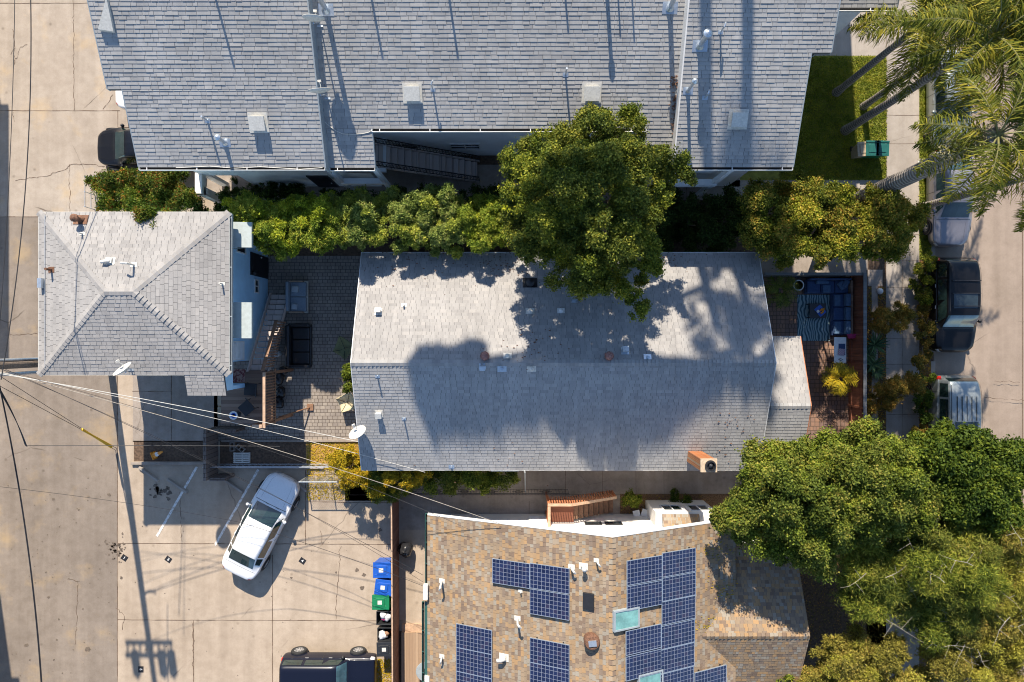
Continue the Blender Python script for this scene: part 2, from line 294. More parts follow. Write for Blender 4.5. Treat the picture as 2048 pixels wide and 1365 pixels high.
# ------------------------------------------------------------------ mesh builder
class MB:
    def __init__(s): s.v = []; s.f = []; s.m = []
    def add(s, vs, fs, mi=0):
        o = len(s.v); s.v.extend([tuple(p) for p in vs])
        for f in fs: s.f.append(tuple(o + i for i in f)); s.m.append(mi)
        return s
    def box(s, x0, x1, y0, y1, z0, z1, mi=0):
        x0, x1 = min(x0, x1), max(x0, x1); y0, y1 = min(y0, y1), max(y0, y1)
        return s.add([(x0, y0, z0), (x1, y0, z0), (x1, y1, z0), (x0, y1, z0), (x0, y0, z1), (x1, y0, z1), (x1, y1, z1), (x0, y1, z1)],
                     [(3, 2, 1, 0), (4, 5, 6, 7), (0, 1, 5, 4), (1, 2, 6, 5), (2, 3, 7, 6), (3, 0, 4, 7)], mi)
    def obox(s, c, size, mat3, mi=0):                    # oriented box, mat3 = rotation matrix
        o = len(s.v)
        for z in (-.5, .5):
            for x, y in ((-.5, -.5), (.5, -.5), (.5, .5), (-.5, .5)):
                p = Vector(c) + mat3 @ Vector((x * size[0], y * size[1], z * size[2])); s.v.append(tuple(p))
        for f in [(3, 2, 1, 0), (4, 5, 6, 7), (0, 1, 5, 4), (1, 2, 6, 5), (2, 3, 7, 6), (3, 0, 4, 7)]:
            s.f.append(tuple(o + i for i in f)); s.m.append(mi)
        return s
    def prism(s, poly, z0, z1, mi=0):
        n = len(poly)
        a = sum(poly[i][0] * poly[(i + 1) % n][1] - poly[(i + 1) % n][0] * poly[i][1] for i in range(n))
        if a < 0: poly = list(reversed(poly))
        zf = z1 if callable(z1) else (lambda x, y: z1)
        vs = [(p[0], p[1], z0) for p in poly] + [(p[0], p[1], zf(p[0], p[1])) for p in poly]
        fs = [tuple(reversed(range(n))), tuple(range(n, 2 * n))] + [(i, (i + 1) % n, n + (i + 1) % n, n + i) for i in range(n)]
        return s.add(vs, fs, mi)
    def slab(s, pts, th, mi=0, n=None):                  # 3D polygon thickened downwards
        k = len(pts); d = Vector((0, 0, -th)) if n is None else n * -th
        vs = [tuple(p) for p in pts] + [tuple(Vector(p) + d) for p in pts]
        fs = [tuple(range(k)), tuple(reversed(range(k, 2 * k)))] + [((i + 1) % k, i, k + i, k + (i + 1) % k) for i in range(k)]
        return s.add(vs, fs, mi)
    def tube(s, pts, r, seg=8, mi=0, cap=True):
        pts = [Vector(p) for p in pts]; n = len(pts)
        rr = r if isinstance(r, (list, tuple)) else [r] * n
        o = len(s.v); up = None
        for i, p in enumerate(pts):
            d = (pts[min(i + 1, n - 1)] - pts[max(i - 1, 0)]).normalized()
            if up is None:
                up = Vector((0, 0, 1)) if abs(d.z) < 0.9 else Vector((1, 0, 0))
            a = d.cross(up).normalized(); up2 = a.cross(d).normalized(); up = up2
            for k in range(seg):
                t = 2 * math.pi * k / seg
                s.v.append(tuple(p + (a * math.cos(t) + up2 * math.sin(t)) * rr[i]))
        for i in range(n - 1):
            for k in range(seg):
                a0 = o + i * seg + k; a1 = o + i * seg + (k + 1) % seg
                s.f.append((a0, a1, a1 + seg, a0 + seg)); s.m.append(mi)
        if cap:
            s.f.append(tuple(o + k for k in reversed(range(seg)))); s.m.append(mi)
            s.f.append(tuple(o + (n - 1) * seg + k for k in range(seg))); s.m.append(mi)
        return s
    def lathe(s, c, prof, seg=20, mi=0, mat3=None):      # prof [(r,z)]
        o = len(s.v); c = Vector(c)
        for r, z in prof:
            for k in range(seg):
                t = 2 * math.pi * k / seg; p = Vector((r * math.cos(t), r * math.sin(t), z))
                if mat3 is not None: p = mat3 @ p
                s.v.append(tuple(c + p))
        for i in range(len(prof) - 1):
            for k in range(seg):
                a0 = o + i * seg + k; a1 = o + i * seg + (k + 1) % seg
                s.f.append((a0, a1, a1 + seg, a0 + seg)); s.m.append(mi)
        s.f.append(tuple(o + k for k in reversed(range(seg)))); s.m.append(mi)
        s.f.append(tuple(o + (len(prof) - 1) * seg + k for k in range(seg))); s.m.append(mi)
        return s
    def build(s, name, mat, parent=None, smooth=False, bevel=0.0):
        me = bpy.data.meshes.new(name)
        off = Vector((0, 0, 0))
        if parent is not None and parent.get('_w'):
            off = Vector(parent['_off'])
        me.from_pydata([(x - off.x, y - off.y, z - off.z) for x, y, z in s.v], [], s.f)
        ms = mat if isinstance(mat, (list, tuple)) else [mat]
        for m in ms: me.materials.append(M[m] if isinstance(m, str) else m)
        if len(ms) > 1: me.polygons.foreach_set('material_index', s.m)
        if smooth: me.polygons.foreach_set('use_smooth', [True] * len(me.polygons))
        me.update()
        o = bpy.data.objects.new(name, me); COL.objects.link(o)
        if parent is not None: o.parent = parent
        if bevel > 0:
            b = o.modifiers.new('bevel', 'BEVEL'); b.width = bevel; b.segments = 2; b.limit_method = 'ANGLE'
        return o

def tag(o, label, cat, group=None, kind=None):
    o['label'] = label; o['category'] = cat
    if group: o['group'] = group
    if kind: o['kind'] = kind
    return o
WROOTS = []
def thing(name, label, cat, loc=(0, 0, 0), rot=0.0, group=None, local=False):
    """Empty at the base of a thing. local=False: its parts are given in world coordinates."""
    o = bpy.data.objects.new(name, None); COL.objects.link(o); o.location = loc; o.rotation_euler = (0, 0, rot)
    o.empty_display_size = 0.3
    tag(o, label, cat, group)
    if not local:
        o['_w'] = 1; o['_off'] = tuple(loc); WROOTS.append(o)
    return o
def struct(name, mb, mat, smooth=False, kind='structure'):
    o = mb.build(name, mat, None, smooth); o['kind'] = kind; return o
def stuff(name, mb, mat, label, cat):
    o = mb.build(name, mat); tag(o, label, cat, kind='stuff'); return o
def child_of(o, parent):                                  # sub-part: same origin as its part
    o.parent = parent; return o
def rz(a): return Matrix.Rotation(a, 3, 'Z')

# ------------------------------------------------------------------ shingles
def shingles(mb, pts, up, e=0.143, tw=(0.16, 0.34), th=(0.007, 0.017), mi=0, seed=1, jit=0.010):
    """cover a convex 3D polygon with courses of overlapping tabs; up = horizontal direction of ascent"""
    r = random.Random(seed)
    P = [Vector(p) for p in pts]
    n = (P[1] - P[0]).cross(P[2] - P[0]).normalized()
    if n.z < 0: n = -n
    h = Vector((up[0], up[1], 0)).normalized()
    V = (h - n * h.dot(n)).normalized(); U = V.cross(n).normalized()
    O = P[0]; q = [((p - O).dot(U), (p - O).dot(V)) for p in P]
    vmin = min(b for a, b in q); vmax = max(b for a, b in q)
    def rng(v):
        xs = []
        for i in range(len(q)):
            (a0, b0), (a1, b1) = q[i], q[(i + 1) % len(q)]
            if abs(b1 - b0) < 1e-9: continue
            t = (v - b0) / (b1 - b0)
            if -1e-6 <= t <= 1 + 1e-6: xs.append(a0 + (a1 - a0) * t)
        return (min(xs), max(xs)) if xs else None
    v0 = vmin; vs = mb.v; fs = mb.f; ms = mb.m; row = 0
    while v0 < vmax - 0.02:
        v1 = min(v0 + e, vmax)
        r0 = rng(v0 + 1e-4); r1 = rng(v1 - 1e-4)
        if r0 is None or r1 is None: v0 = v1; continue
        L = min(r0[0], r1[0]); R = max(r0[1], r1[1])
        u = L - r.uniform(0, tw[0]); base = r.uniform(*th)
        while u < R:
            w = r.uniform(*tw); u2 = u + w - 0.011
            t = r.uniform(*th); dv = r.uniform(-jit, jit) if row else 0
            c = lambda x, rr: min(max(x, rr[0]), rr[1])
            a0, a1 = c(u, r0), c(u2, r0); b0, b1 = c(u, r1), c(u2, r1)
            if a1 - a0 + b1 - b0 > 0.004:
                o = len(vs)
                for (uu, vv, tt) in ((a0, v0 + dv, t), (a1, v0 + dv, t), (b1, v1 + 0.012, 0.002), (b0, v1 + 0.012, 0.002), (a0, v0 + dv, -0.004), (a1, v0 + dv, -0.004)):
                    vs.append(tuple(O + U * uu + V * vv + n * (tt + 0.003)))
                fs.append((o, o + 1, o + 2, o + 3)); fs.append((o + 4, o + 5, o + 1, o))
                fs.append((o + 4, o, o + 3)); fs.append((o + 1, o + 5, o + 2)); ms.extend([mi] * 4)
            u += w
        v0 = v1; row += 1
def caps(mb, A, B, n1, n2, w=0.15, step=0.2, mi=0, seed=3, lift=0.038):
    """overlapping cap shingles along a ridge or hip from A (low) to B (high)"""
    r = random.Random(seed); A = Vector(A); B = Vector(B); d = (B - A); L = d.length; d.normalize()
    s1 = n1.cross(d).normalized(); s2 = n2.cross(d).normalized()
    if s1.z > 0: s1 = -s1
    if s2.z > 0: s2 = -s2
    if abs(s1.z) < 1e-4 and s1.dot(s2) > 0: s2 = -s2
    nn = (n1 + n2).normalized(); k = 0
    while k * step < L:
        a = A + d * (k * step); b = A + d * min(L, (k + 1) * step + 0.03)
        t = lift + r.uniform(0, 0.008); ww = w + r.uniform(-.008, .008)
        pa = a + nn * t; pb = b + nn * 0.008
        for sgn, ss in ((0, s1), (1, s2)):
            vs = [pa, pa + ss * ww, pb + ss * ww, pb, pa - nn * (t + .01), pa + ss * ww - nn * (t + .01)]
            mb.add(vs, [(0, 1, 2, 3), (4, 5, 1, 0), (1, 5, 2)], mi)
        k += 1

# ------------------------------------------------------------------ foliage (numpy)
def raw_mesh(name, V, F4, mat, parent=None, off=None, mi=None):
    """V (n,3), F4 (m,4) quads"""
    if parent is not None and parent.get('_w'): V = V - np.array(parent['_off'])
    me = bpy.data.meshes.new(name)
    me.vertices.add(len(V)); me.vertices.foreach_set('co', V.astype(np.float32).ravel())
    me.loops.add(F4.size); me.loops.foreach_set('vertex_index', F4.astype(np.int32).ravel())
    me.polygons.add(len(F4)); me.polygons.foreach_set('loop_start', np.arange(0, F4.size, 4, dtype=np.int32))
    me.polygons.foreach_set('loop_total', np.full(len(F4), 4, dtype=np.int32))
    for q in (mat if isinstance(mat, list) else [mat]): me.materials.append(M[q] if isinstance(q, str) else q)
    if mi is not None: me.polygons.foreach_set('material_index', mi.astype(np.int32))
    me.update(calc_edges=True)
    o = bpy.data.objects.new(name, me); COL.objects.link(o)
    if parent is not None: o.parent = parent
    return o
def unit(a): return a / (np.linalg.norm(a, axis=1, keepdims=True) + 1e-9)
def leaf_quads(P, N, D, ln, wd):
    """leaf rhombs at P with normals N and direction D"""
    D = unit(D - N * np.sum(D * N, 1, keepdims=True)); S_ = np.cross(N, D)
    ln = ln[:, None]; wd = wd[:, None]
    V = np.stack([P - D * ln * .5, P + S_ * wd * .5 - N * ln * .05, P + D * ln * .5, P - S_ * wd * .5 - N * ln * .05], 1).reshape(-1, 3)
    F = np.arange(len(P) * 4).reshape(-1, 4)
    return V, F
def inside(poly, x, y):
    c = False; n = len(poly)
    for i in range(n):
        x0, y0 = poly[i]; x1, y1 = poly[(i + 1) % n]
        if (y0 > y) != (y1 > y) and x < (x1 - x0) * (y - y0) / (y1 - y0) + x0: c = not c
    return c
def edge_d(poly, x, y):
    b = 1e9; n = len(poly)
    for i in range(n):
        x0, y0 = poly[i]; x1, y1 = poly[(i + 1) % n]; dx, dy = x1 - x0, y1 - y0
        t = max(0, min(1, ((x - x0) * dx + (y - y0) * dy) / (dx * dx + dy * dy + 1e-9)))
        b = min(b, math.hypot(x - x0 - dx * t, y - y0 - dy * t))
    return b
def clump_leaves(C, R, nper, leaf, asp=0.5, zsq=0.8, twigs=9, spread=0.26, up=0.22, droop=0.0):
    """C (k,3) centres, R (k,) radii -> leaf quads gathered round twig tips"""
    k = len(C); n = k * nper
    ci = np.repeat(np.arange(k), nper)
    tw = unit(nr.normal(size=(k, twigs, 3)).reshape(-1, 3)).reshape(k, twigs, 3); tw[:, :, 2] = np.abs(tw[:, :, 2]) * 1.0 - 0.25
    tl = nr.uniform(.55, 1.05, size=(k, twigs))
    ti = nr.randint(0, twigs, n)
    d = tw[ci, ti] * tl[ci, ti][:, None] * nr.uniform(.75, 1.05, size=(n, 1))
    p = d + nr.normal(size=(n, 3)) * spread
    p[:, 2] *= zsq
    P = C[ci] + p * R[ci][:, None]
    P[:, 2] -= droop * nr.uniform(0, 1, n) * R[ci]
    N = unit(unit(p) * 0.55 + np.array([0, 0, up]) + nr.normal(size=(n, 3)) * 0.75)
    D = unit(p + nr.normal(size=(n, 3)) * 0.7)
    ln = leaf * nr.uniform(.65, 1.35, n)
    return leaf_quads(P, N, D, ln, ln * asp)
def tree(name, label, cat, poly, zlo, zhi, ncl, rad, leaf, nper, mat, base, group=None, D=None, asp=0.5, trunk_r=0.15, tmat='trunk',
         spread=0.26, twigs=9, bare=0, limbs=14, zfun=None, under=0.35, droop=0.0, lobe=1.15, amp=.75):
    """crown fills the outline `poly` (photo pixels, lifted to its own height), domed from zlo at the rim to zhi"""
    xs = [p[0] for p in poly]; ys = [p[1] for p in poly]
    D = D or 0.45 * min(max(xs) - min(xs), max(ys) - min(ys))
    C = []; R = []; G = []; tries = 0; LB = []; lp = lobe * 50
    for _ in range(1500):
        a, b_ = nr.uniform(min(xs), max(xs)), nr.uniform(min(ys), max(ys)); q2 = nr.uniform(.6, 1.3)
        if inside(poly, a, b_) and edge_d(poly, a, b_) > lp * .42 * q2 and all(math.hypot(a - q[0], b_ - q[1]) > lp * .5 * (q2 + q[2]) for q in LB): LB.append((a, b_, q2, nr.uniform(-.5, .5), nr.rand() < .4))
    for _ in range(2500):
        a, b_ = nr.uniform(min(xs), max(xs)), nr.uniform(min(ys), max(ys)); q2 = nr.uniform(.3, .55)
        if inside(poly, a, b_) and all(math.hypot(a - q[0], b_ - q[1]) > lp * .55 * (q2 + q[2]) for q in LB): LB.append((a, b_, q2, nr.uniform(-.7, .3), nr.rand() < .4))
    while len(C) < ncl and tries < ncl * 80:
        tries += 1
        low = nr.rand() < under
        x = nr.uniform(min(xs) - 12, max(xs) + 12); y = nr.uniform(min(ys) - 12, max(ys) + 12)
        ins = inside(poly, x, y); d = edge_d(poly, x, y) * (1 if ins else -1); r = rad * nr.uniform(.55, 1.2); g = 0
        if low:
            if d < r * 45: continue
            q = min(1, d / D); z = zlo + (zhi - zlo) * math.sqrt(max(0, 1 - (1 - q) ** 2)) * .8 - nr.uniform(.9, 1.6) * amp - .25
        else:
            if not LB: continue
            L = min(LB, key=lambda q: math.hypot(x - q[0], y - q[1]) / q[2]); ds = math.hypot(x - L[0], y - L[1]) / (lp * .60 * L[2])
            if ds > 1.0: continue
            q = max(.12, min(1, edge_d(poly, L[0], L[1]) / D)); z = zlo + (zhi - zlo) * math.sqrt(max(0, 1 - (1 - q) ** 2))
            z += amp * (.6 + L[3]) - amp * 1.15 * ds ** 2 * L[2] + nr.normal() * .07; g = 1 if (L[4] and nr.rand() < .8) or nr.rand() < .12 else 0
            r *= (1.15 - .45 * ds)
        if zfun: z += zfun(x, y)
        z = max(z, 0.3 + r * .5); C.append(tuple(W(x, y, z))); R.append(r); G.append(g)
    G = np.array(G)
    C = np.array(C); R = np.array(R)
    bx = base if isinstance(base, Vector) else W(base[0], base[1], 0)
    root = thing(name, label, cat, (bx.x, bx.y, 0), group=group)
    V, F = clump_leaves(C, R, nper, leaf, asp, spread=spread, twigs=twigs, droop=droop)
    raw_mesh('crown', V, F, [mat, mat + '_new'] if mat + '_new' in M else mat, root, mi=np.repeat(G, nper) if mat + '_new' in M else None)
    mb = MB(); fork = 0.38 * zhi
    cen = C.mean(0)
    top = Vector((bx.x * .5 + cen[0] * .5, bx.y * .5 + cen[1] * .5, fork))
    mb.tube([(bx.x, bx.y, -0.05), (bx.x * .8 + top.x * .2, bx.y * .8 + top.y * .2, fork * .5), top], [trunk_r * 1.25, trunk_r, trunk_r * .85], 10)
    idx = nr.permutation(len(C))[:limbs]
    for i in idx:
        c = Vector(C[i]); m = top.lerp(c, .5) + Vector((nr.normal() * .2, nr.normal() * .2, .25))
        mb.tube([top - Vector((0, 0, .1)), m, c], [trunk_r * .55, trunk_r * .33, trunk_r * .1], 6, cap=False)
    mb.build('trunk', tmat, root, smooth=True)
    if bare:
        for _ in range(bare):
            mb = MB()
            c = Vector(C[nr.randint(len(C))]) + Vector((0, 0, .35)); a = nr.uniform(0, 6.28)
            p = [c]; d = Vector((math.cos(a), math.sin(a), .1)) * .28
            for _k in range(4):
                p.append(p[-1] + d); d = d + Vector((nr.normal() * .07, nr.normal() * .07, nr.normal() * .05))
            mb.tube(p, [.013, .011, .008, .006, .003], 5, cap=False)
            mb.tube([p[1], p[1] + Vector((d.y, -d.x, .05)) * 1.4], [.009, .004], 4, cap=False)
            mb.tube([p[2], p[2] + Vector((-d.y, d.x, .05)) * 1.4], [.009, .004], 4, cap=False)
            mb.build('bare_branch', 'palebark', root)
    return root
# ================================================================== GROUND
def sheet(name, poly, z, mat, mats=None):
    mb = MB(); pts = [W(x, y, 0) for x, y in poly]
    vs = [(p.x, p.y, z) for p in pts]
    a = sum(vs[i][0] * vs[(i + 1) % len(vs)][1] - vs[(i + 1) % len(vs)][0] * vs[i][1] for i in range(len(vs)))
    if a < 0: vs.reverse()
    mb.add(vs, [tuple(range(len(vs)))]); return struct(name, mb, mat)
def rect(name, x0, y0, x1, y1, z, mat): return sheet(name, [(x0, y0), (x1, y0), (x1, y1), (x0, y1)], z, mat)
mb = MB(); mb.add([(-250, -250, -.14), (250, -250, -.14), (250, 250, -.14), (-250, 250, -.14)], [(0, 1, 2, 3)]); struct('ground', mb, 'soil')
mb = MB(); mb.box(-120, 19.64, -120, 120, -.4, 0); struct('terrain', mb, 'soil')
mb = MB(); mb.box(19.84, 31, -120, 120, -.3, -.12); struct('street', mb, 'street')
mb = MB(); mb.box(31, 120, -120, 120, -.3, 0); struct('far_pavement', mb, 'walk')
mb = MB(); mb.box(19.643, 19.838, -120, -.95, -.2, .012); mb.box(19.643, 19.838, -.5, 120, -.2, .012); struct('kerb', mb, 'walk')
mb = MB(); mb.box(24.0, 24.03, -120, 120, -.13, -.116); struct('street_joint', mb, 'soil')
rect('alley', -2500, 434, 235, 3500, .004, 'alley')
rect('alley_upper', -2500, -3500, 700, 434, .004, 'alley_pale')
rect('parking_lot', 235, 882, 790, 3500, .004, 'lot'); rect('parking_lot_edge', 235, 700, 266, 882, .004, 'lot')
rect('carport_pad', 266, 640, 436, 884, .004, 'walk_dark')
rect('garden_bed', 268, 884, 432, 923, .008, 'soil')
rect('storage_bed', 440, 882, 612, 936, .008, 'soil')
rect('leaf_bed', 612, 884, 760, 940, .008, 'litter')
rect('side_patio', 428, 512, 800, 883, .004, 'paver_grey')
rect('front_patio', 1440, 556, 1698, 905, .004, 'paver_red')
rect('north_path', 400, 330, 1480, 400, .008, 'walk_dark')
rect('entry_path', 1440, 361, 1774, 400, .008, 'walk')
sheet('entry_path_corner', [(1400, 374), (1478, 374), (1496, 361), (1496, 400), (1400, 400)], .012, 'walk')
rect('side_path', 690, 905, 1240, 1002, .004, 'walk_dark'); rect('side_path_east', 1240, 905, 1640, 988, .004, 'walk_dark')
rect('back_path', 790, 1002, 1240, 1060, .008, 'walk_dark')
rect('bed_south', 1240, 989, 1640, 1060, .006, 'mulch')
rect('yard_concrete', 792, 1055, 860, 1262, .004, 'lot')
rect('lawn', 1440, 112, 1773, 361, .004, 'lawn')
rect('north_entry', 1560, -700, 1773, 112, .006, 'walk')
rect('sidewalk', 1772, -3000, 1838, 3500, .016, 'walk')
rect('parkway_grass', 1838, -900, 1862, 520, .006, 'lawn')
rect('parkway_soil', 1838, 520, 1862, 3500, .006, 'mulch')
rect('front_bed', 1733, 540, 1772, 1300, .004, 'soil')
rect('front_step', 1735, 540, 1765, 572, .012, 'walk_dark'); rect('front_kerbing', 1743, 572, 1755, 900, .012, 'walk_dark')
rect('east_side_path', 1500, 505, 1735, 548, .004, 'walk_dark')
rect('tree_bed', 1560, 1060, 1772, 1700, .004, 'soil')
# joints, as narrow dark sheets lying on the slabs
def joint(name, segs, w=.022, z=.010, mat='soil'):
    mb = MB()
    for (x0, y0, x1, y1) in segs:
        a = W(x0, y0); b = W(x1, y1); n = max(2, int((b - a).length / .35)); d = (b - a).normalized(); s = Vector((-d.y, d.x, 0))
        pts = [a.lerp(b, i / n) + s * rnd.uniform(-.008, .008) for i in range(n + 1)]
        for i in range(n):
            ww = w * rnd.uniform(.35, .75)
            q = [pts[i] - s * ww, pts[i + 1] - s * ww, pts[i + 1] + s * ww, pts[i] + s * ww]
            mb.add([(p.x, p.y, z) for p in q], [(0, 1, 2, 3)])
    return struct(name, mb, mat)
joint('paving_joint', [(236, 1087, 785, 1089), (236, 1240, 790, 1242), (545, 1110, 545, 1700), (387, 1240, 389, 1700), (611, 940, 611, 1090),
                       (0, 222, 240, 222), (0, 7, 190, 7), (236, 222, 236, 255), (236, 255, 262, 255), (235, 750, 235, 1700), (343, 700, 343, 882), (265, 783, 343, 783),
                       (0, 434, 78, 434), (612, 1004, 790, 1006), (612, 950, 690, 950)])
joint('path_joint', [(x, 905, x, 1000) for x in (1131, 1272, 1328, 1205)] + [(x, 1003, x, 1034) for x in (862, 980, 1058)] + [(700, 990, 1240, 990)] +
      [(x, 360, x, 400) for x in (475, 620, 1000, 1330, 1373)] + [(960, 312, 1130, 322), (1000, 330, 1000, 400)], .014, .014)
joint('sidewalk_joint', [(1773, y, 1838, y) for y in (-30, 60, 145, 231, 288, 353, 410, 470, 522, 575, 628, 678, 729, 779, 829, 880, 930, 980)] + [(1773, -100, 1773, 361)] +
      [(1805, 470, 1805, 1000)], .014, .021)
rect('utility_cover', 1826, 318, 1852, 334, .022, 'walk'); rect('utility_cover_lid', 1835, 322, 1843, 330, .026, 'offwhite')
def crack(name, pts, w=.012, z=.0115):
    mb = MB(); P = []
    for i in range(len(pts) - 1):
        a = W(*pts[i]); b = W(*pts[i + 1]); n = max(2, int((b - a).length / .12))
        for k in range(n): P.append(a.lerp(b, k / n) + Vector((rnd.gauss(0, .025), rnd.gauss(0, .025), 0)))
    P.append(W(*pts[-1]))
    for i in range(len(P) - 1):
        d = P[i + 1] - P[i]
        if d.length < 1e-4: continue
        d.normalize(); s = Vector((-d.y, d.x, 0)) * w * rnd.uniform(.3, 1.1)
        mb.add([(q.x, q.y, z) for q in (P[i] - s, P[i + 1] - s, P[i + 1] + s, P[i] + s)], [(0, 1, 2, 3)])
    struct(name, mb, 'soil')
for pts in ([(30, 362), (95, 352), (135, 338), (140, 330), (170, 328), (210, 333)], [(138, 330), (140, 425)], [(147, 0), (148, 222)], [(27, 60), (30, 95), (22, 110)],
            [(15, 672), (50, 670), (75, 668)], [(156, 1163), (155, 1200), (150, 1290)], [(137, 1158), (160, 1163)], [(232, 1215), (250, 1232), (245, 1260)],
            [(360, 985), (364, 1082)], [(680, 1092), (678, 1140), (672, 1200), (672, 1240)], [(208, 220), (226, 190)], [(1990, 762), (2040, 765)], [(1965, 795), (2048, 802)],
            [(28, 90), (28, 130), (40, 96), (55, 90)], [(640, 1060), (645, 1090)], [(25, 225), (30, 245)], [(385, 1245), (387, 1362)]):
    crack('pavement_crack', pts)
# painted stall lines and number marks
def pline(name, x0, y0, x1, y1, w, z, mat):
    a = W(x0, y0); b = W(x1, y1); d = (b - a).normalized(); s = Vector((-d.y, d.x, 0)) * w / 2
    mb = MB(); mb.add([(p.x, p.y, z) for p in (a - s, b - s, b + s, a + s)], [(0, 1, 2, 3)]); struct(name, mb, mat)
m, t, b = nodes('worn_stall_paint'); co = texco(t); f = noise(t, co, 9, 5, .75)
lk(t, ramp(t, f, [(0.38, (.42, .35, .27)), (0.52, (.72, .71, .68))]), b.inputs['Base Color']); b.inputs['Roughness'].default_value = .8; M['stall'] = m
pline('parking_line', 394, 934, 314, 1073, .11, .014, 'stall'); pline('parking_line', 517, 939, 430, 1091, .11, .014, 'stall')
def textmesh(txt, size, loc, rot, z):
    cu = bpy.data.curves.new('t', 'FONT'); cu.body = txt; cu.size = size; cu.align_x = 'CENTER'; cu.align_y = 'CENTER'; cu.offset = size * .03
    o = bpy.data.objects.new('t', cu); COL.objects.link(o); me = o.to_mesh()
    R = rz(rot); vs = [tuple(R @ Vector((v.co.x, v.co.y, 0)) + Vector((loc.x, loc.y, z))) for v in me.vertices]
    fs = [tuple(p.vertices) for p in me.polygons]; o.to_mesh_clear(); bpy.data.objects.remove(o); bpy.data.curves.remove(cu)
    return vs, fs
for txt, px, py, rot in (('1', 249, 1116, -.6), ('2', 337, 1119, -.6), ('4', 605, 1122, -.6), ('6', 282, 1339, -1.57)):
    c = W(px, py); mb = MB(); s = .145; R = rz(rot)
    mb.add([tuple(R @ Vector((x * s, y * s * .85, 0)) + Vector((c.x, c.y, .013))) for x, y in ((-1, -1), (1, -1), (1, 1), (-1, 1))], [(0, 1, 2, 3)], 0)
    vs, fs = textmesh(txt, .17, c, rot, .018); mb.add(vs, fs, 1)
    struct('parking_number_mark', mb, ['black', 'white'])
# oil spots and stains with their own outline
def blot(px, py, r, col='stain', z=.0125, k=11):
    c = W(px, py); mb = MB(); ph = [rnd.uniform(.6, 1.25) for _ in range(k)]
    mb.add([(c.x + math.cos(6.283 * i / k) * r * ph[i], c.y + math.sin(6.283 * i / k) * r * ph[i] * .9, z) for i in range(k)], [tuple(range(k))])
    return mb
m_plain('oil_stain', (.13, .10, .075), .7, var=.3); M['stain'] = MATS['oil_stain']
mb = MB()
for px, py, r in [(218, 990, .1), (107, 999, .07), (97, 1195, .08), (176, 1299, .13), (53, 1291, .1), (118, 1239, .05), (165, 1368, .1), (108, 1320, .05), (158, 1020, .05), (92, 1145, .05), (114, 1280, .06),
                  (243, 1156, .07), (271, 1165, .03), (60, 1320, .05), (222, 1100, .05), (229, 1118, .04), (218, 1110, .06), (200, 1138, .04), (105, 1155, .04), (180, 1167, .03), (166, 1218, .05)] + \
                 [(rnd.uniform(10, 232), rnd.uniform(930, 1365), rnd.uniform(.015, .04)) for _ in range(70)] + [(rnd.gauss(232, 10), rnd.gauss(1098, 11), rnd.uniform(.02, .07)) for _ in range(70)] + \
                 [(rnd.gauss(318, 12), rnd.gauss(985, 9), rnd.uniform(.03, .12)) for _ in range(26)] + [(rnd.uniform(250, 740), rnd.uniform(1050, 1360), rnd.uniform(.01, .03)) for _ in range(60)] + \
                 [(714, 1140, .1), (728, 1150, .1), (725, 1176, .13), (583, 1156, .06), (672, 1145, .06), (760, 1060, .1)]:
    s_ = blot(px, py, r); mb.add(s_.v, s_.f)
struct('oil_stains', mb, 'stain')
# ================================================================== helpers for buildings
def wall_from(fp, root, z1, mat, z0=0.0, name='wall'):
    mb = MB(); mb.prism(fp, z0, z1); return mb.build(name, mat, root)
def window_on(root, c, w, h, axis, out, bars=0, frame='white', name='window'):
    """c = centre on the wall face, axis 'x' = wall runs along x; out = +1/-1 outward"""
    mb = MB(); t = .05; d = .05 * out
    def bx(u0, u1, z0, z1, d0, d1):
        if axis == 'x': mb.box(c[0] + u0, c[0] + u1, c[1] + d0, c[1] + d1, c[2] + z0, c[2] + z1)
        else: mb.box(c[0] + d0, c[0] + d1, c[1] + u0, c[1] + u1, c[2] + z0, c[2] + z1)
    bx(-w / 2, -w / 2 + t, -h / 2, h / 2, -.02 * out, d); bx(w / 2 - t, w / 2, -h / 2, h / 2, -.02 * out, d)
    bx(-w / 2 + t, w / 2 - t, h / 2 - t, h / 2, -.02 * out, d); bx(-w / 2 + t, w / 2 - t, -h / 2, -h / 2 + t, -.02 * out, d); bx(-.02, .02, -h / 2 + t, h / 2 - t, -.02 * out, d * .9)
    for i in range(bars):
        zz = -h / 2 + h * (i + 1) / (bars + 1); bx(-w / 2 + t, w / 2 - t, zz - .01, zz + .01, -.02 * out, d * .8)
    f = mb.build(name, frame, root)
    mb = MB()
    if axis == 'x': mb.box(c[0] - w / 2 + t, c[0] + w / 2 - t, c[1] - .01 * out, c[1] + .018 * out, c[2] - h / 2 + t, c[2] + h / 2 - t)
    else: mb.box(c[0] - .01 * out, c[0] + .018 * out, c[1] - w / 2 + t, c[1] + w / 2 - t, c[2] - h / 2 + t, c[2] + h / 2 - t)
    p = mb.build('pane', 'glass', root); child_of(p, f); return f
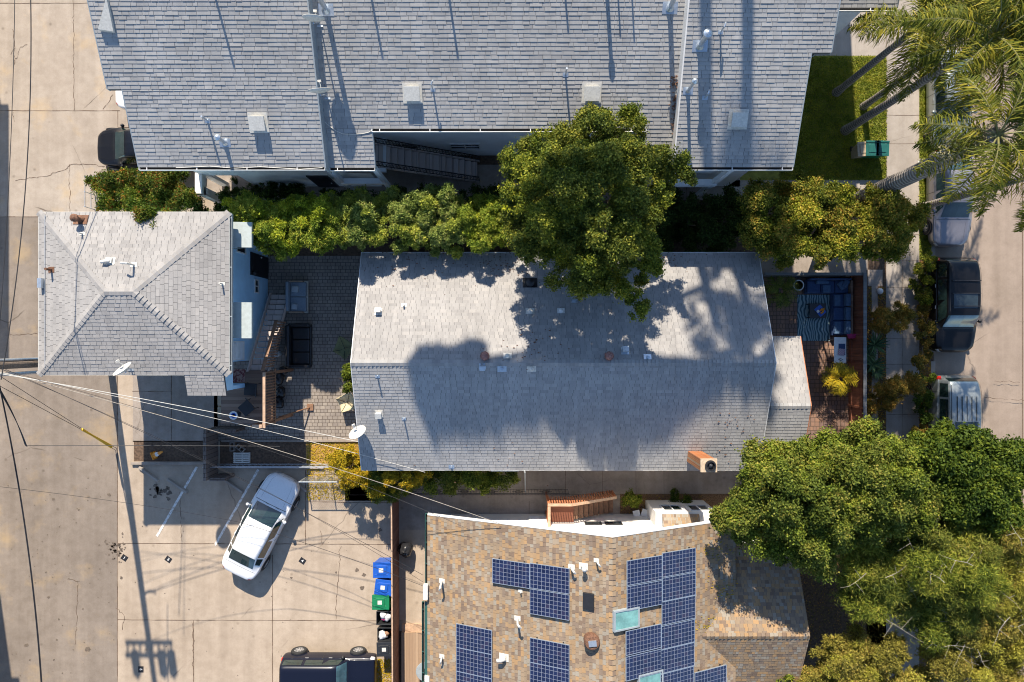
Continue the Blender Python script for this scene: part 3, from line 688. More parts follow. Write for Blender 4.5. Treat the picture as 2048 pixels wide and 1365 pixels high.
def door_on(root, c, w, h, axis, out, mat='black'):
    mb = MB()
    if axis == 'x': mb.box(c[0] - w / 2, c[0] + w / 2, c[1] - .01 * out, c[1] + .05 * out, c[2], c[2] + h)
    else: mb.box(c[0] - .01 * out, c[0] + .05 * out, c[1] - w / 2, c[1] + w / 2, c[2], c[2] + h)
    for k in range(int(h / .13)):
        z = c[2] + .06 + k * .13
        if axis == 'x': mb.box(c[0] - w / 2 + .05, c[0] + w / 2 - .05, c[1] + .05 * out, c[1] + .065 * out, z, z + .03)
        else: mb.box(c[0] + .05 * out, c[0] + .065 * out, c[1] - w / 2 + .05, c[1] + w / 2 - .05, z, z + .03)
    d = mb.build('door', mat, root)
    h_ = MB(); p = Vector(c) + (Vector((w * .38, .09 * out, 1.0)) if axis == 'x' else Vector((.09 * out, w * .38, 1.0)))
    h_.lathe(p, [(.01, -.04), (.035, -.02), (.035, .02), (.01, .04)], 10); k = h_.build('handle', 'galv', root); child_of(k, d); return d
def gutter(root, a, b, drop=.02, w=.12, mat_out='white', side=Vector((0, -1, 0)), name='gutter', hang=1.9):
    a = Vector(a); b = Vector(b); d = (b - a).normalized(); R = Matrix((d, d.cross(Vector((0, 0, 1))), Vector((0, 0, 1)))).transposed()
    mb = MB(); L = (b - a).length; mid = (a + b) / 2; up = Vector((0, 0, 1)); s = side
    mb.obox(mid + s * (w * .5) - up * (.11 + drop), (L, w - .02, .015), R, 1)
    mb.obox(mid + s * (w - .005) - up * (.06 + drop), (L, .02, .115), R, 0)
    k = 0.3
    while k < L: 
        mb.obox(a + d * k + s * (w * .5) - up * (.01 + drop), (.03, w - .03, .012), R, 0); k += hang
    for q in (a, b): mb.obox(q + s * (w * .5) - up * (.06 + drop), (.014, w - .03, .11), R, 0)
    return mb.build(name, [mat_out, 'dark'], root)
def R_to(n, fwd=Vector((0, 1, 0))):
    n = n.normalized(); x = fwd.cross(n).normalized(); y = n.cross(x); return Matrix((x, y, n)).transposed()
def vent(root, pl, px, py, kind, h=.4, r=.05, mat='galv', lean=None, flash=True):
    p = pl.at(px, py, .012); n = pl.n(); R = R_to(n); mb = MB(); up = Vector((0, 0, 1)); nm = 'vent_pipe'
    if kind == 'box':
        nm = 'roof_vent'; s = h; mb.obox(p + n * .015, (s * 1.25, s * 1.25, .012), R)
        mb.obox(p + n * .10, (s * .8, s * .7, .18), R); mb.obox(p + n * .2, (s, s * .9, .06), R)
        o = mb.build(nm, mat, root, bevel=.012); return o
    if flash: mb.obox(p + n * .008, (r * 6, r * 4.4, .012), R)
    top = p + up * h
    if kind == 'pipe': mb.tube([p - up * .05, top], r, 12)
    elif kind == 'cap': 
        mb.tube([p - up * .05, top], r, 14); mb.lathe(top, [(r * .6, 0), (r * 1.7, .02), (r * 1.7, .10), (r * .8, .16), (.01, .18)], 16); mb.lathe(p, [(r * 1.8, 0), (r * 1.05, .12)], 14)
    elif kind == 'elbow':
        v = lean or Vector((-.2, 0, 0)); mb.tube([p - up * .05, top - up * .08, top, top + v * .5 + up * .02, top + v - up * .05], r, 12)
    elif kind == 'turbine':
        nm = 'turbine_vent'; mb.lathe(p, [(.1, -.05), (.1, .12)], 16); o2 = MB(); c = p + up * .12
        prof = [(.10, 0), (.17, .05), (.19, .12), (.16, .2), (.08, .25), (.02, .26)]
        for k in range(20):
            a = k * 6.283 / 20; pts = []
            for rr, zz in prof:
                aa = a + zz * 1.2; pts.append((c + Vector((math.cos(aa) * rr, math.sin(aa) * rr, zz)), c + Vector((math.cos(aa + .24) * rr * .9, math.sin(aa + .24) * rr * .9, zz))))
            for i in range(len(pts) - 1): mb.add([pts[i][0], pts[i][1], pts[i + 1][1], pts[i + 1][0]], [(0, 1, 2, 3)])
        mb.lathe(c + up * .24, [(.06, 0), (.05, .03), (.01, .035)], 12)
    elif kind == 'goose':
        mb.obox(p + n * .05, (r * 3.2, r * 3.2, .1), R); mb.tube([p, p + up * h * .8, p + up * h + Vector((-r * 1.5, -.02, 0)), p + up * h * .8 + Vector((-r * 4, -.04, 0))], r, 12)
    return mb.build(nm, mat, root, smooth=False)
DISHN = {}
def dish(name_label, base, c, face, r=.42, group=None, squash=.8):
    """satellite dish: base = foot on the roof, c = reflector centre, face = direction it looks"""
    root = thing('satellite_dish', name_label, 'satellite dish', tuple(base), group=group)
    f = Vector(face).normalized(); R = R_to(f, Vector((0, 0, 1)) if abs(f.z) < .9 else Vector((0, 1, 0)))
    mb = MB(); o = []
    prof = [(.02, .0), (r * .35, .012), (r * .7, .05), (r, .11), (r * 1.01, .10), (r * .7, .035), (r * .35, -.006), (.02, -.015)]
    V_ = MB(); V_.lathe((0, 0, 0), prof, 28)
    mb.add([tuple(Vector(c) + R @ Vector((v[0], v[1] * squash * 1.1, v[2]))) for v in V_.v], V_.f)
    mb.build('reflector', 'offwhite', root, smooth=True)
    mb = MB(); b_ = Vector(base); c = Vector(c); mb.tube([b_, b_ + Vector((0, 0, .25)), c - f * .08], .025, 8); mb.obox(b_, (.22, .16, .02), Matrix.Identity(3))
    mb.build('mast', 'galv', root)
    mb = MB(); low = R @ Vector((0, -r * .85, .05)); tip = c + f * (r * 1.0) + R @ Vector((0, -r * .45, 0)); mb.tube([c + low, tip], .014, 6)
    mb.build('feed_arm', 'galv', root)
    mb = MB(); mb.obox(tip, (.12, .07, .07), R); mb.build('receiver', 'offwhite', root)
    return root

# ================================================================== NORTH APARTMENT BUILDING
def yslope(ys): return None
NB = thing('apartment_building', 'long pale apartment building with stepped blue grey shingle roof across the top', 'building', (-2, 9, 0))
sL = .434
pL = Plane(0, sL, 6.1 - sL * 6.6); pM = Plane(0, sL, 5.62 - sL * 6.7); pR = Plane(0, sL, 6.1 - sL * 6.6)
YR = 16.5                                                   # ridge line
mbR = MB(); mbS = MB()
def roofrect(pl, x0, x1, y0, y1, seed, mat=0, th=.16, sh=True):
    P = [pl.P(x0, y0), pl.P(x1, y0), pl.P(x1, y1), pl.P(x0, y1)]
    mbR.slab(P, th)
    if sh: shingles(mbS, P, (0, 1), seed=seed, th=(.012, .023), tw=(.15, .5), jit=.003)
roofrect(pL, -14.15, -7.1, 6.6, 9.15, 1); roofrect(pL, -14.68, -7.1, 9.15, YR, 2)
roofrect(pM, -7.1, -5.3, 6.7, 8.03, 3); roofrect(pM, -7.1, 6.15, 8.03, YR, 4); roofrect(pM, 5.07, 6.15, 6.7, 8.03, 5)
roofrect(pR, 6.15, 10.65, 6.6, 10.27, 6); roofrect(pR, 6.15, 11.35, 10.27, YR, 7)
pW = Plane(0, sL, 6.1 - sL * 12.65); roofrect(pW, 11.35, 14.6, 12.65, YR + 3, 8)
for pl, x0, x1 in ((pL, -14.68, -7.1), (pM, -7.1, 6.15), (pR, 6.15, 11.35)):
    back = Plane(0, -sL, pl.z(0, YR) + sL * YR); mbR.slab([back.P(x0, YR), back.P(x1, YR), back.P(x1, YR + 9), back.P(x0, YR + 9)], .16)
back = Plane(0, -sL, pW.z(0, YR + 3) + sL * (YR + 3)); mbR.slab([back.P(11.35, YR + 3), back.P(14.6, YR + 3), back.P(14.6, YR + 9), back.P(11.35, YR + 9)], .16)
ro = mbR.build('roof', 'underlay', NB); so_ = mbS.build('shingles', 'sh_blue', NB); child_of(so_, ro)
# step walls between the roof levels and rake boards
mb = MB()
for x, pl, y0, y1, w, mt_ in ((-7.1, pL, 6.55, YR, .05, 'trim_grey'), (6.15, pR, 6.55, YR, -.05, 'cream_wall')):
    mb = MB()
    v = [(x, y0, pM.z(0, y0) - .3), (x + w, y0, pM.z(0, y0) - .3), (x + w, y1, pM.z(0, y1) - .3), (x, y1, pM.z(0, y1) - .3)]
    t_ = [(p[0], p[1], pl.z(0, p[1]) + .03) for p in v]
    mb.add(v + t_, [(3, 2, 1, 0), (4, 5, 6, 7), (0, 1, 5, 4), (1, 2, 6, 5), (2, 3, 7, 6), (3, 0, 4, 7)]); mb.build('rake_board', mt_, NB)
for (x, pl, y0, y1, w) in ((-14.15, pL, 6.6, 9.15, -.04), (-14.68, pL, 9.15, YR, -.04), (10.65, pR, 6.6, 10.27, .04), (11.35, pR, 10.27, 12.6, .04), (14.6, pW, 12.65, YR + 3, .04), (-5.3, pM, 6.7, 8.03, .03)):
    mb = MB(); v = [(x, y0, pl.z(0, y0) - .2), (x + w, y0, pl.z(0, y0) - .2), (x + w, y1, pl.z(0, y1) - .2), (x, y1, pl.z(0, y1) - .2)]
    t_ = [(p[0], p[1], p[2] + .215) for p in v]
    mb.add(v + t_, [(3, 2, 1, 0), (4, 5, 6, 7), (0, 1, 5, 4), (1, 2, 6, 5), (2, 3, 7, 6), (3, 0, 4, 7)]); mb.build('barge_board', 'trim_grey', NB)
# small gable fin at the west edge
p0 = pL.at(200, 62, .05); p1 = pL.at(230, 66, .05); p2 = pL.at(214, -4, .1)
mb = MB(); mb.slab([p0 + Vector((0, 0, .12)), p1 + Vector((0, 0, .1)), p2 + Vector((.0, 0, .05))], .14); mb.build('roof_fin', 'offwhite', NB)
for a, b in (((-14.15, 6.6, 6.1), (-7.1, 6.6, 6.1)), ((-7.04, 6.7, 5.62), (-5.3, 6.7, 5.62)), ((-5.3, 8.03, 6.2), (5.07, 8.03, 6.2)), ((5.07, 6.7, 5.62), (6.12, 6.7, 5.62)), ((6.15, 6.6, 6.1), (10.65, 6.6, 6.1)), ((11.4, 12.65, 6.1), (14.6, 12.65, 6.1))):
    gutter(NB, a, b, drop=-.02)
# walls
pz = lambda pl: (lambda x, y: pl.z(x, y) - .18)
mb = MB(); YB = YR + 8.6
mb.prism([(-9.6, 7.25), (-7.15, 7.25), (-7.15, YB), (-9.6, YB)], 0, 5.6); mb.prism([(-13.6, 7.25), (-9.6, 7.25), (-9.6, YB), (-13.6, YB)], 2.55, 5.6)
mb.prism([(-7.15, 8.7), (6.2, 8.7), (6.2, YB), (-7.15, YB)], 0, 5.75); mb.prism([(-7.15, 7.25), (-6.1, 7.25), (-6.1, 8.7), (-7.15, 8.7)], 0, 5.3)
mb.prism([(5.5, 7.25), (6.2, 7.25), (6.2, 8.7), (5.5, 8.7)], 0, 5.3)
mb.prism([(6.2, 7.25), (10.1, 7.25), (10.1, YB), (6.2, YB)], 0, 5.6)
mb.prism([(10.1, 10.8), (10.9, 10.8), (10.9, YB), (10.1, YB)], 0, 5.6); mb.prism([(10.9, 13.3), (14.1, 13.3), (14.1, YB), (10.9, YB)], 0, 5.6)
# the parking undercroft's south side with its chamfered opening
for z0, z1, x0, x1 in ((0, 2.55, -12.0, -9.6), (0, 2.55, -13.6, -13.25), (2.1, 2.55, -13.25, -12.0)): mb.box(x0, x1, 7.25, 7.4, z0, z1)
mb.box(-13.6, -13.3, 11, 11.3, 0, 2.55); mb.box(-13.6, -13.3, 15, 15.3, 0, 2.55); mb.box(-9.75, -9.6, 7.4, YB, 0, 2.55)
mb.build('wall', 'white_wall', NB)
# porch posts and beams under the eaves
mb = MB()
for x in (-7.25, -5.45): mb.box(x - .09, x + .09, 6.75, 6.93, 0, 5.4)
mb.box(-7.3, -5.4, 6.72, 6.96, 2.6, 2.85); mb.box(-7.1, -5.4, 7.25, 8.7, 2.6, 2.78)
for x in (6.35, 8.55): mb.box(x, x + .2, 6.7, 6.9, 0, 5.5)
mb.box(6.35, 8.75, 6.65, 6.93, 2.5, 2.8); mb.build('porch_post', 'white_wall', NB)
mb = MB(); mb.box(-13.75, -13.45, 6.4, 6.75, 0, 2.2); mb.box(-13.75, -13.45, 6.4, 7.3, 2.0, 2.4); mb.build('carport_pier', 'cream_wall', NB)
for c, w, h in (((-2.1, 8.7, 1.55), 1.35, .8), ((-2.1, 8.7, 4.6), 1.4, .7), ((-4.6, 8.7, 4.6), 1.6, .8), ((2.4, 8.7, 1.55), .9, .9), ((-4.9, 8.7, 1.6), 1.3, .8), ((1.2, 8.7, 4.6), 1.4, .7)): window_on(NB, c, w, h, 'x', -1, 1)
for c in ((-8.55, 7.25, .02), (4.9, 8.7, .02), (7.4, 7.25, .02), (.9, 8.7, .02)): door_on(NB, c, .95, 2.1, 'x', -1)
mb = MB(); mb.box(-.35, .02, 8.58, 8.69, 1.5, 1.75); mb.box(-.3, -.05, 8.55, 8.69, 1.1, 1.3); mb.lathe((-.16, 8.58, 1.95), [(.08, 0), (.1, .1), (.03, .18)], 12); mb.build('meter_box', 'offwhite', NB)
mb = MB(); mb.lathe((-10.6, 7.12, 3.9), [(.06, -.1), (.1, 0), (.08, .1), (.02, .16)], 12); mb.build('wall_lamp', 'offwhite', NB)
# loops of leftover cable hung on the wall
mb = MB(); c = Vector((-12.0, 7.2, 4.6))
for k in range(3):
    mb.tube([c + Vector((math.cos(a) * (.42 - .04 * k) + .1 * k, -.02 * k, math.sin(a) * (.3 - .03 * k))) for a in [6.283 * i / 14 for i in range(15)]], .012, 5)
mb.build('cable_loop', 'offwhite', NB)
# porch slatted screen of the north wing
mb = MB()
for k in range(22): mb.box(11.45 + k * .1, 11.5 + k * .1, 12.9, 12.94, .1, 2.4)
mb.box(11.4, 13.7, 12.88, 12.96, 2.4, 2.5); mb.box(11.4, 13.7, 12.88, 12.96, 0, .1); mb.build('porch_screen', 'black', NB)
mb = MB(); mb.add([(11.3, 10.9, .03), (11.9, 10.9, .03), (13.6, 12.9, .03), (13.6, 13.3, .03), (11.3, 13.3, .03)], [(0, 1, 2, 3, 4)]); mb.slab([(11.3, 10.9, .16), (11.9, 10.9, .16), (13.7, 12.7, .16), (13.7, 13.3, .16), (11.3, 13.3, .16)], .15); mb.build('porch_step', 'walk', NB)
# roof fittings
for px, py, pl in ((825, 187, pM), (1183, 187, pM), (1476, 239, pR), (517, 246, pL)): vent(NB, pl, px, py, 'box', .58, mat='offwhite')
for px, py, pl, h, r, k in ((866, 180, pM, .55, .03, 'elbow'), (1131, 150, pM, .6, .035, 'pipe'), (1441, 65, pR, .45, .03, 'elbow'), (1410, 196, pR, .4, .035, 'elbow'), (415, 242, pL, .5, .035, 'pipe'), (652, 20, pM, 1.3, .09, 'cap'),
                            (1340, 16, pM, 1.1, .09, 'cap'), (1400, 92, pR, .9, .09, 'cap'), (1376, 182, pR, .85, .06, 'cap'), (450, 286, pL, .6, .07, 'cap'),
                            (420, -45, pL, .9, .04, 'pipe'), (736, -40, pM, .8, .04, 'pipe'), (893, -40, pM, .8, .04, 'pipe'), (1213, -25, pM, .8, .07, 'cap'), (1235, -25, pM, .5, .03, 'pipe'), (1263, -25, pM, .55, .03, 'pipe'), (1128, -35, pM, .5, .035, 'pipe')):
    vent(NB, pl, px, py, k, h, r, lean=Vector((.06, .16, 0)))
dish('white satellite dish on the apartment roof step, the lower of the two there', pM.at(655, 195), W(640, 186, 8.0), (-.1, .95, .22), .42, 'dishes on the apartment roof step')
dish('white satellite dish at the top edge of the picture, seen edge-on over the roof step', pM.at(640, 50), W(627, 42, 8.6), (.05, 1, .12), .38, 'dishes on the apartment roof step')
# sagging tv cable on the roof
mb = MB(); pts = [pM.at(x, y, .03) for x, y in ((650, 245), (662, 255), (672, 262), (685, 268), (705, 269), (725, 268), (738, 265), (745, 260))]; mb.tube(pts, .012, 5); mb.build('roof_cable', 'offwhite', NB)
mb = MB(); mb.tube([pL.at(x, y, .03) for x, y in ((352, 336), (420, 333), (470, 337), (520, 334), (600, 339), (645, 336))], .012, 5); mb.build('roof_cable', 'offwhite', NB)
# ---- iron and concrete stair
ST = thing('concrete_staircase', 'concrete outdoor staircase with black iron railings below the recessed eave of the apartment building', 'staircase', (-3.7, 7.9, 0))
n = 15
for k in range(n):
    x1 = -1.62 - k * .278; z = 2.9 * (k + 1) / n
    mb = MB(); mb.box(x1 - .30, x1, 7.5, 8.35, z - .07, z); mb.box(x1 - .30, x1 - .278, 7.5, 8.35, z - .2, z - .071); mb.build('step', 'wood_step', ST, bevel=.008)
for y in (7.44, 8.4):
    mb = MB(); v = [(-1.5, y - .03, .0), (-1.5, y + .03, .0), (-5.9, y + .03, 2.85), (-5.9, y - .03, 2.85)]; w_ = [(a, b_, c_ + .25) for a, b_, c_ in v]
    mb.add(v + w_, [(3, 2, 1, 0), (4, 5, 6, 7), (0, 1, 5, 4), (1, 2, 6, 5), (2, 3, 7, 6), (3, 0, 4, 7)]); mb.build('stringer', 'wood_step', ST)
    mb = MB(); mb.tube([(-1.5, y, 1.0), (-5.85, y, 3.9)], .025, 6); mb.tube([(-1.5, y, .35), (-5.85, y, 3.2)], .018, 6)
    for k in range(34):
        t_ = k / 33; x = -1.5 - 4.35 * t_; z = .2 + 2.87 * t_; mb.tube([(x, y, z), (x, y, z + .83)], .013, 5)
        if k < 33: mb.tube([(x, y, z + .3), (x - .13, y, z + .75)], .008, 4); mb.tube([(x, y, z + .75), (x - .13, y, z + .42)], .008, 4)
    mb.build('railing', 'black', ST)
mb = MB(); mb.box(-7.1, -5.8, 7.42, 8.6, 2.72, 2.88); mb.build('landing', 'walk_dark', ST)

# ================================================================== HIP ROOFED GARAGE APARTMENT
HB = thing('hip_roof_house', 'two storey pale blue stuccoed house with square grey hip roof beside the alley', 'building', (-14.8, 1.8, 0))
x0, x1, y0, y1, ze, zr = -18.23, -10.9, -1.30, 4.96, 5.7, 6.72
yc = (y0 + y1) / 2; xa, xb = -15.1, -14.03; sx = (zr - ze)
pN = Plane(0, -sx / (y1 - yc), ze + sx / (y1 - yc) * y1); pS = Plane(0, sx / (yc - y0), ze - sx / (yc - y0) * y0)
pWe = Plane(sx / (xa - x0), 0, ze - sx / (xa - x0) * x0); pE = Plane(-sx / (x1 - xb), 0, ze + sx / (x1 - xb) * x1)
A, B_, Cc, D_ = Vector((x0, y0, ze)), Vector((x1, y0, ze)), Vector((x1, y1, ze)), Vector((x0, y1, ze)); R1, R2 = Vector((xa, yc, zr)), Vector((xb, yc, zr))
mb = MB(); ms_ = MB()
for pts, up, sd in (([A, B_, R2, R1], (0, 1), 21), ([Cc, D_, R1, R2], (0, -1), 22), ([D_, A, R1], (1, 0), 23), ([B_, Cc, R2], (-1, 0), 24)):
    mb.slab(pts, .14); shingles(ms_, pts, up, seed=sd, th=(.008, .016), tw=(.18, .32), e=.15)
pts = [Vector((-12.62, -2.12, 5.43)), Vector((-11.12, -2.12, 5.43)), Vector((-11.12, -1.31, 5.69)), Vector((-12.62, -1.31, 5.69))]
mb.slab(pts, .12); shingles(ms_, pts, (0, 1), seed=25, e=.15)
for a, b_, n1, n2 in ((A, R1, pS.n(), pWe.n()), (B_, R2, pS.n(), pE.n()), (Cc, R2, pN.n(), pE.n()), (D_, R1, pN.n(), pWe.n()), (R1, R2, pN.n(), pS.n())): caps(ms_, a, b_, n1, n2, .14, .19, seed=int(abs(a.x * 10)))
ro = mb.build('roof', 'underlay', HB); s2 = ms_.build('shingles', 'sh_grey', HB); child_of(s2, ro)
mb = MB(); mb.prism([(-17.7, -.85), (-11.45, -.85), (-11.45, 4.5), (-17.7, 4.5)], 0, 5.6); mb.build('wall', 'blue_wall', HB)
mb = MB(); mb.box(-12.5, -11.25, -1.95, -1.8, 2.9, 5.35); mb.box(-11.36, -11.2, -1.95, -.9, 4.6, 5.4); mb.build('porch_gable', 'blue_wall', HB)
gutter(HB, (x1, y0 + .05, ze), (x1, y1 - .05, ze), side=Vector((1, 0, 0)), w=.1, mat_out='trim_grey')
mb = MB(); mb.box(x1 + .0, x1 + .02, y0, y1, ze - .2, ze + .01); mb.box(x0 - .02, x0, y0, y1, ze - .2, ze + .01); mb.box(x0, x1, y1, y1 + .02, ze - .2, ze + .01); mb.box(x0, -12.63, y0 - .02, y0, ze - .2, ze + .01); mb.build('fascia', 'offwhite', HB)
def awning(xo, ya, yb, z):
    mb = MB(); mb.slab([Vector((-11.42, ya, z + .12)), Vector((xo, ya, z)), Vector((xo, yb, z)), Vector((-11.42, yb, z + .12))], .04)
    mb.box(xo - .02, xo + .005, ya, yb, z - .16, z - .041)
    for yy in (ya + .02, yb - .04): mb.tube([(-11.42, yy, z - .6), (xo - .03, yy, z - .05)], .012, 5)
    mb.build('awning', 'awning', HB)
awning(-10.3, .11, 1.53, 5.0); awning(-10.3, 3.7, 4.7, 5.0)
window_on(HB, (-11.45, .85, 3.2), 1.2, 1.1, 'y', 1); window_on(HB, (-11.45, 4.1, 3.2), .8, 1.0, 'y', 1); window_on(HB, (-11.45, 2.45, 1.45), .62, .5, 'y', 1)
door_on(HB, (-11.45, 3.4, .05), 1.0, 2.1, 'y', 1); door_on(HB, (-11.45, -.4, 2.9), .8, 2.0, 'y', 1, 'white')
mb = MB(); mb.lathe((-11.3, 3.0, 2.0), [(.03, -.1), (.08, -.05), (.08, .08), (.03, .14)], 10); mb.build('wall_lamp', 'black', HB)
vent(HB, pN, 162, 440, 'cap', .35, .09, 'rust'); vent(HB, pN, 165, 468, 'pipe', .22, .03, 'offwhite'); vent(HB, pWe, 103, 540, 'pipe', .35, .05, 'rust')
vent(HB, pN, 220, 523, 'goose', .16, .065, 'offwhite'); vent(HB, pN, 268, 530, 'elbow', .5, .04, 'offwhite', Vector((-.24, .02, 0))); vent(HB, pE, 445, 568, 'pipe', .3, .03, 'offwhite')
mb = MB(); p = pWe.at(84, 567, .06); mb.box(p.x - .08, p.x + .08, p.y - .18, p.y + .18, p.z - .02, p.z + .16); mb.tube([pWe.at(90, y, .03) for y in (430, 500, 560, 640, 735)] , .014, 5); mb.build('junction_box', 'galv', HB)
dish('tilted white satellite dish on the lower eave of the grey hip roof', pS.at(262, 738, .0), W(248, 742, 6.3), (-.45, .75, .5), .39)

# ---- timber stair and deck on its east side
WD = thing('wooden_deck_staircase', 'weathered timber deck and staircase with reddish railings beside the pale blue wall', 'staircase', (-10.9, -1, 0))
n = 14
for k in range(n):
    z = 2.8 * (k + 1) / (n + 1); ya = 2.15 - k * .245
    mb = MB(); mb.box(-11.22, -10.42, ya - .205, ya, z - .04, z); mb.build('step', 'wood_step', WD)
for x in (-11.26, -10.38):
    mb = MB(); v = [(x - .02, 2.25, 0), (x + .02, 2.25, 0), (x + .02, -1.3, 2.75), (x - .02, -1.3, 2.75)]; w_ = [(a, b_, c_ + .28) for a, b_, c_ in v]
    mb.add(v + w_, [(3, 2, 1, 0), (4, 5, 6, 7), (0, 1, 5, 4), (1, 2, 6, 5), (2, 3, 7, 6), (3, 0, 4, 7)]); mb.build('stringer', 'wood_step', WD)
mb = MB(); mb.box(-12.45, -10.25, -3.55, -1.25, 2.66, 2.8); mb.build('deck', 'wood_deck', WD)
mb = MB(); mb.box(-10.31, -10.2, -3.6, -1.3, 3.72, 3.78); mb.box(-10.75, -10.34, -3.6, -3.46, 3.72, 3.78); mb.build('rail_cap', 'wood_tan', WD)
mb = MB()
v = [Vector((-10.34, -1.25, 3.75)), Vector((-10.34, .9, 2.1))]
for (a, c) in ((0, .42), (.42, 1.0)):
    P0 = v[0].lerp(v[1], a); P1 = v[0].lerp(v[1], c); mb.slab([P0 + Vector((-.07, 0, 0)), P1 + Vector((-.07, 0, 0)), P1 + Vector((.07, 0, 0)), P0 + Vector((.07, 0, 0))], .05)
mb.build('stair_rail', 'wood_rail', WD)
mb = MB()
for k in range(19): y = -3.5 + k * .12; mb.box(-10.24, -10.19, y, y + .05, 2.5, 3.71)
for k in range(7): x = -10.85 + k * .1; mb.box(x, x + .04, -3.52, -3.48, 2.8, 3.71)
for k in range(17): y = -1.1 + k * .12; z = 3.7 - (y + 1.25) * .767; mb.box(-10.33, -10.28, y, y + .05, z - 1.1, z - .03)
mb.box(-10.245, -10.185, -3.6, -1.2, 2.55, 2.62); mb.build('baluster', 'wood_rail', WD)
for x, y in ((-10.3, -3.45), (-10.3, -1.35), (-12.3, -3.45)):
    mb = MB(); mb.box(x - .06, x + .06, y - .06, y + .06, 0, 3.7 if x > -11 else 2.66); mb.build('post', 'wood_rail', WD)
mb = MB(); mb.tube([(-9.45, -3.1, .06), (-10.4, -3.4, 1.6)], .03, 6); mb.box(-9.6, -9.3, -3.25, -2.95, 0, .08); mb.build('brace', 'wood_rail', WD)

# ================================================================== MIDDLE BUNGALOW
MH = thing('grey_roof_bungalow', 'single storey bungalow under a long grey gable roof in the middle of the picture', 'building', (2, -.9, 0))
xL, xR, yN, yS, zE, zR, yR = -6.34, 10.39, 3.73, -5.44, 3.2, 5.13, -.86
mN = Plane(0, -(zR - zE) / (yN - yR), zE + (zR - zE) / (yN - yR) * yN); mS = Plane(0, (zR - zE) / (yR - yS), zE - (zR - zE) / (yR - yS) * yS)
ez, rz_, ry, pxr = 3.0, 4.06, -2.66, 12.24
eN = Plane(0, -(rz_ - ez) / 2.87, ez + (rz_ - ez) / 2.87 * .21); eS = Plane(0, (rz_ - ez) / 2.87, ez - (rz_ - ez) / 2.87 * -5.53)
mb = MB(); ms_ = MB(); mg = MB()
for pts, up, sd, tgt in (([mS.P(xL, yS), mS.P(xR, yS), mS.P(xR, yR), mS.P(xL, yR)], (0, 1), 31, ms_), ([mN.P(xR, yN), mN.P(xL, yN), mN.P(xL, yR), mN.P(xR, yR)], (0, -1), 32, mg),
                    ([eS.P(10.0, -5.53), eS.P(pxr, -5.53), eS.P(pxr, ry), eS.P(10.0, ry)], (0, 1), 33, ms_), ([eN.P(pxr, .21), eN.P(10.0, .21), eN.P(10.0, ry), eN.P(pxr, ry)], (0, -1), 34, mg)):
    mb.slab(pts, .14, n=None); shingles(tgt, pts, up, seed=sd, th=(.010, .014) if tgt is ms_ else (.005, .012), tw=(.17, .32), e=.14, jit=.005)
caps(ms_, Vector((xL, yR, zR)), Vector((xR, yR, zR)), mN.n(), mS.n(), .14, .16, seed=5, lift=.045); caps(ms_, Vector((10.4, ry, rz_)), Vector((pxr, ry, rz_)), eN.n(), eS.n(), .12, .18, seed=6)
ro = mb.build('roof', 'underlay', MH); o = ms_.build('south_shingles', 'sh_blue', MH); child_of(o, ro); o = mg.build('north_shingles', 'sh_grey', MH); child_of(o, ro)  # different shingle colour per slope paints in how the light falls
mb = MB(); mb.prism([(-5.9, -4.95), (9.95, -4.95), (9.95, 3.3), (-5.9, 3.3)], 0, 3.1); mb.prism([(9.95, -5.1), (10.6, -5.1), (10.6, -.2), (9.95, -.2)], 0, 2.9)
for x in (-5.9, 9.85): mb.add([(x, -4.95, 3.1), (x, 3.3, 3.1), (x, yR, 4.95), (x + .1, -4.95, 3.1), (x + .1, 3.3, 3.1), (x + .1, yR, 4.95)], [(0, 1, 2), (5, 4, 3), (0, 2, 5, 3), (2, 1, 4, 5)])
mb.build('wall', 'white_wall', MH)
for y in (-5.2, -.1):
    mb = MB(); mb.box(11.85, 12.05, y - .1, y + .1, 0, 2.95); mb.build('porch_post', 'wood_orange', MH)
mb = MB(); mb.box(xL - .02, xR + .02, yN, yN + .02, zE - .18, zE + .01); mb.box(xL - .02, xR + .02, yS - .02, yS, zE - .18, zE + .01)
for x, w in ((xL, -.025), (xR, .025)):
    v = [(x, yS, zE - .16), (x, yR, zR - .16), (x, yN, zE - .16)]; v2 = [(a + w, b_, c_) for a, b_, c_ in v]; up_ = [(a, b_, c_ + .17) for a, b_, c_ in v]; u2 = [(a, b_, c_ + .17) for a, b_, c_ in v2]
    for i in (0, 1): mb.add([v[i], v[i + 1], v2[i + 1], v2[i], up_[i], up_[i + 1], u2[i + 1], u2[i]], [(0, 1, 2, 3), (7, 6, 5, 4), (0, 4, 5, 1), (3, 2, 6, 7), (0, 3, 7, 4), (1, 5, 6, 2)])
mb.build('fascia', 'white', MH)
mb = MB(); v = [(pxr, -5.53, ez - .16), (pxr, ry, rz_ - .16), (pxr, .21, ez - .16)]
for i in (0, 1):
    a, c = v[i], v[i + 1]; mb.add([a, c, (c[0] + .03, c[1], c[2]), (a[0] + .03, a[1], a[2])] + [(p[0], p[1], p[2] + .17) for p in (a, c)] + [(c[0] + .03, c[1], c[2] + .17), (a[0] + .03, a[1], a[2] + .17)], [(0, 1, 2, 3), (7, 6, 5, 4), (0, 4, 5, 1), (3, 2, 6, 7), (0, 3, 7, 4), (1, 5, 6, 2)])
mb.build('porch_fascia', 'wood_orange', MH)
for c in ((-5.9, 1.2, 1.6), (-5.9, -3.2, 1.6)): window_on(MH, c, 1.2, 1.1, 'y', -1)
for x in (-3, 1, 5, 8): window_on(MH, (x, -4.95, 1.6), 1.1, 1.1, 'x', -1); window_on(MH, (x, 3.3, 1.6), 1.1, 1.1, 'x', 1)
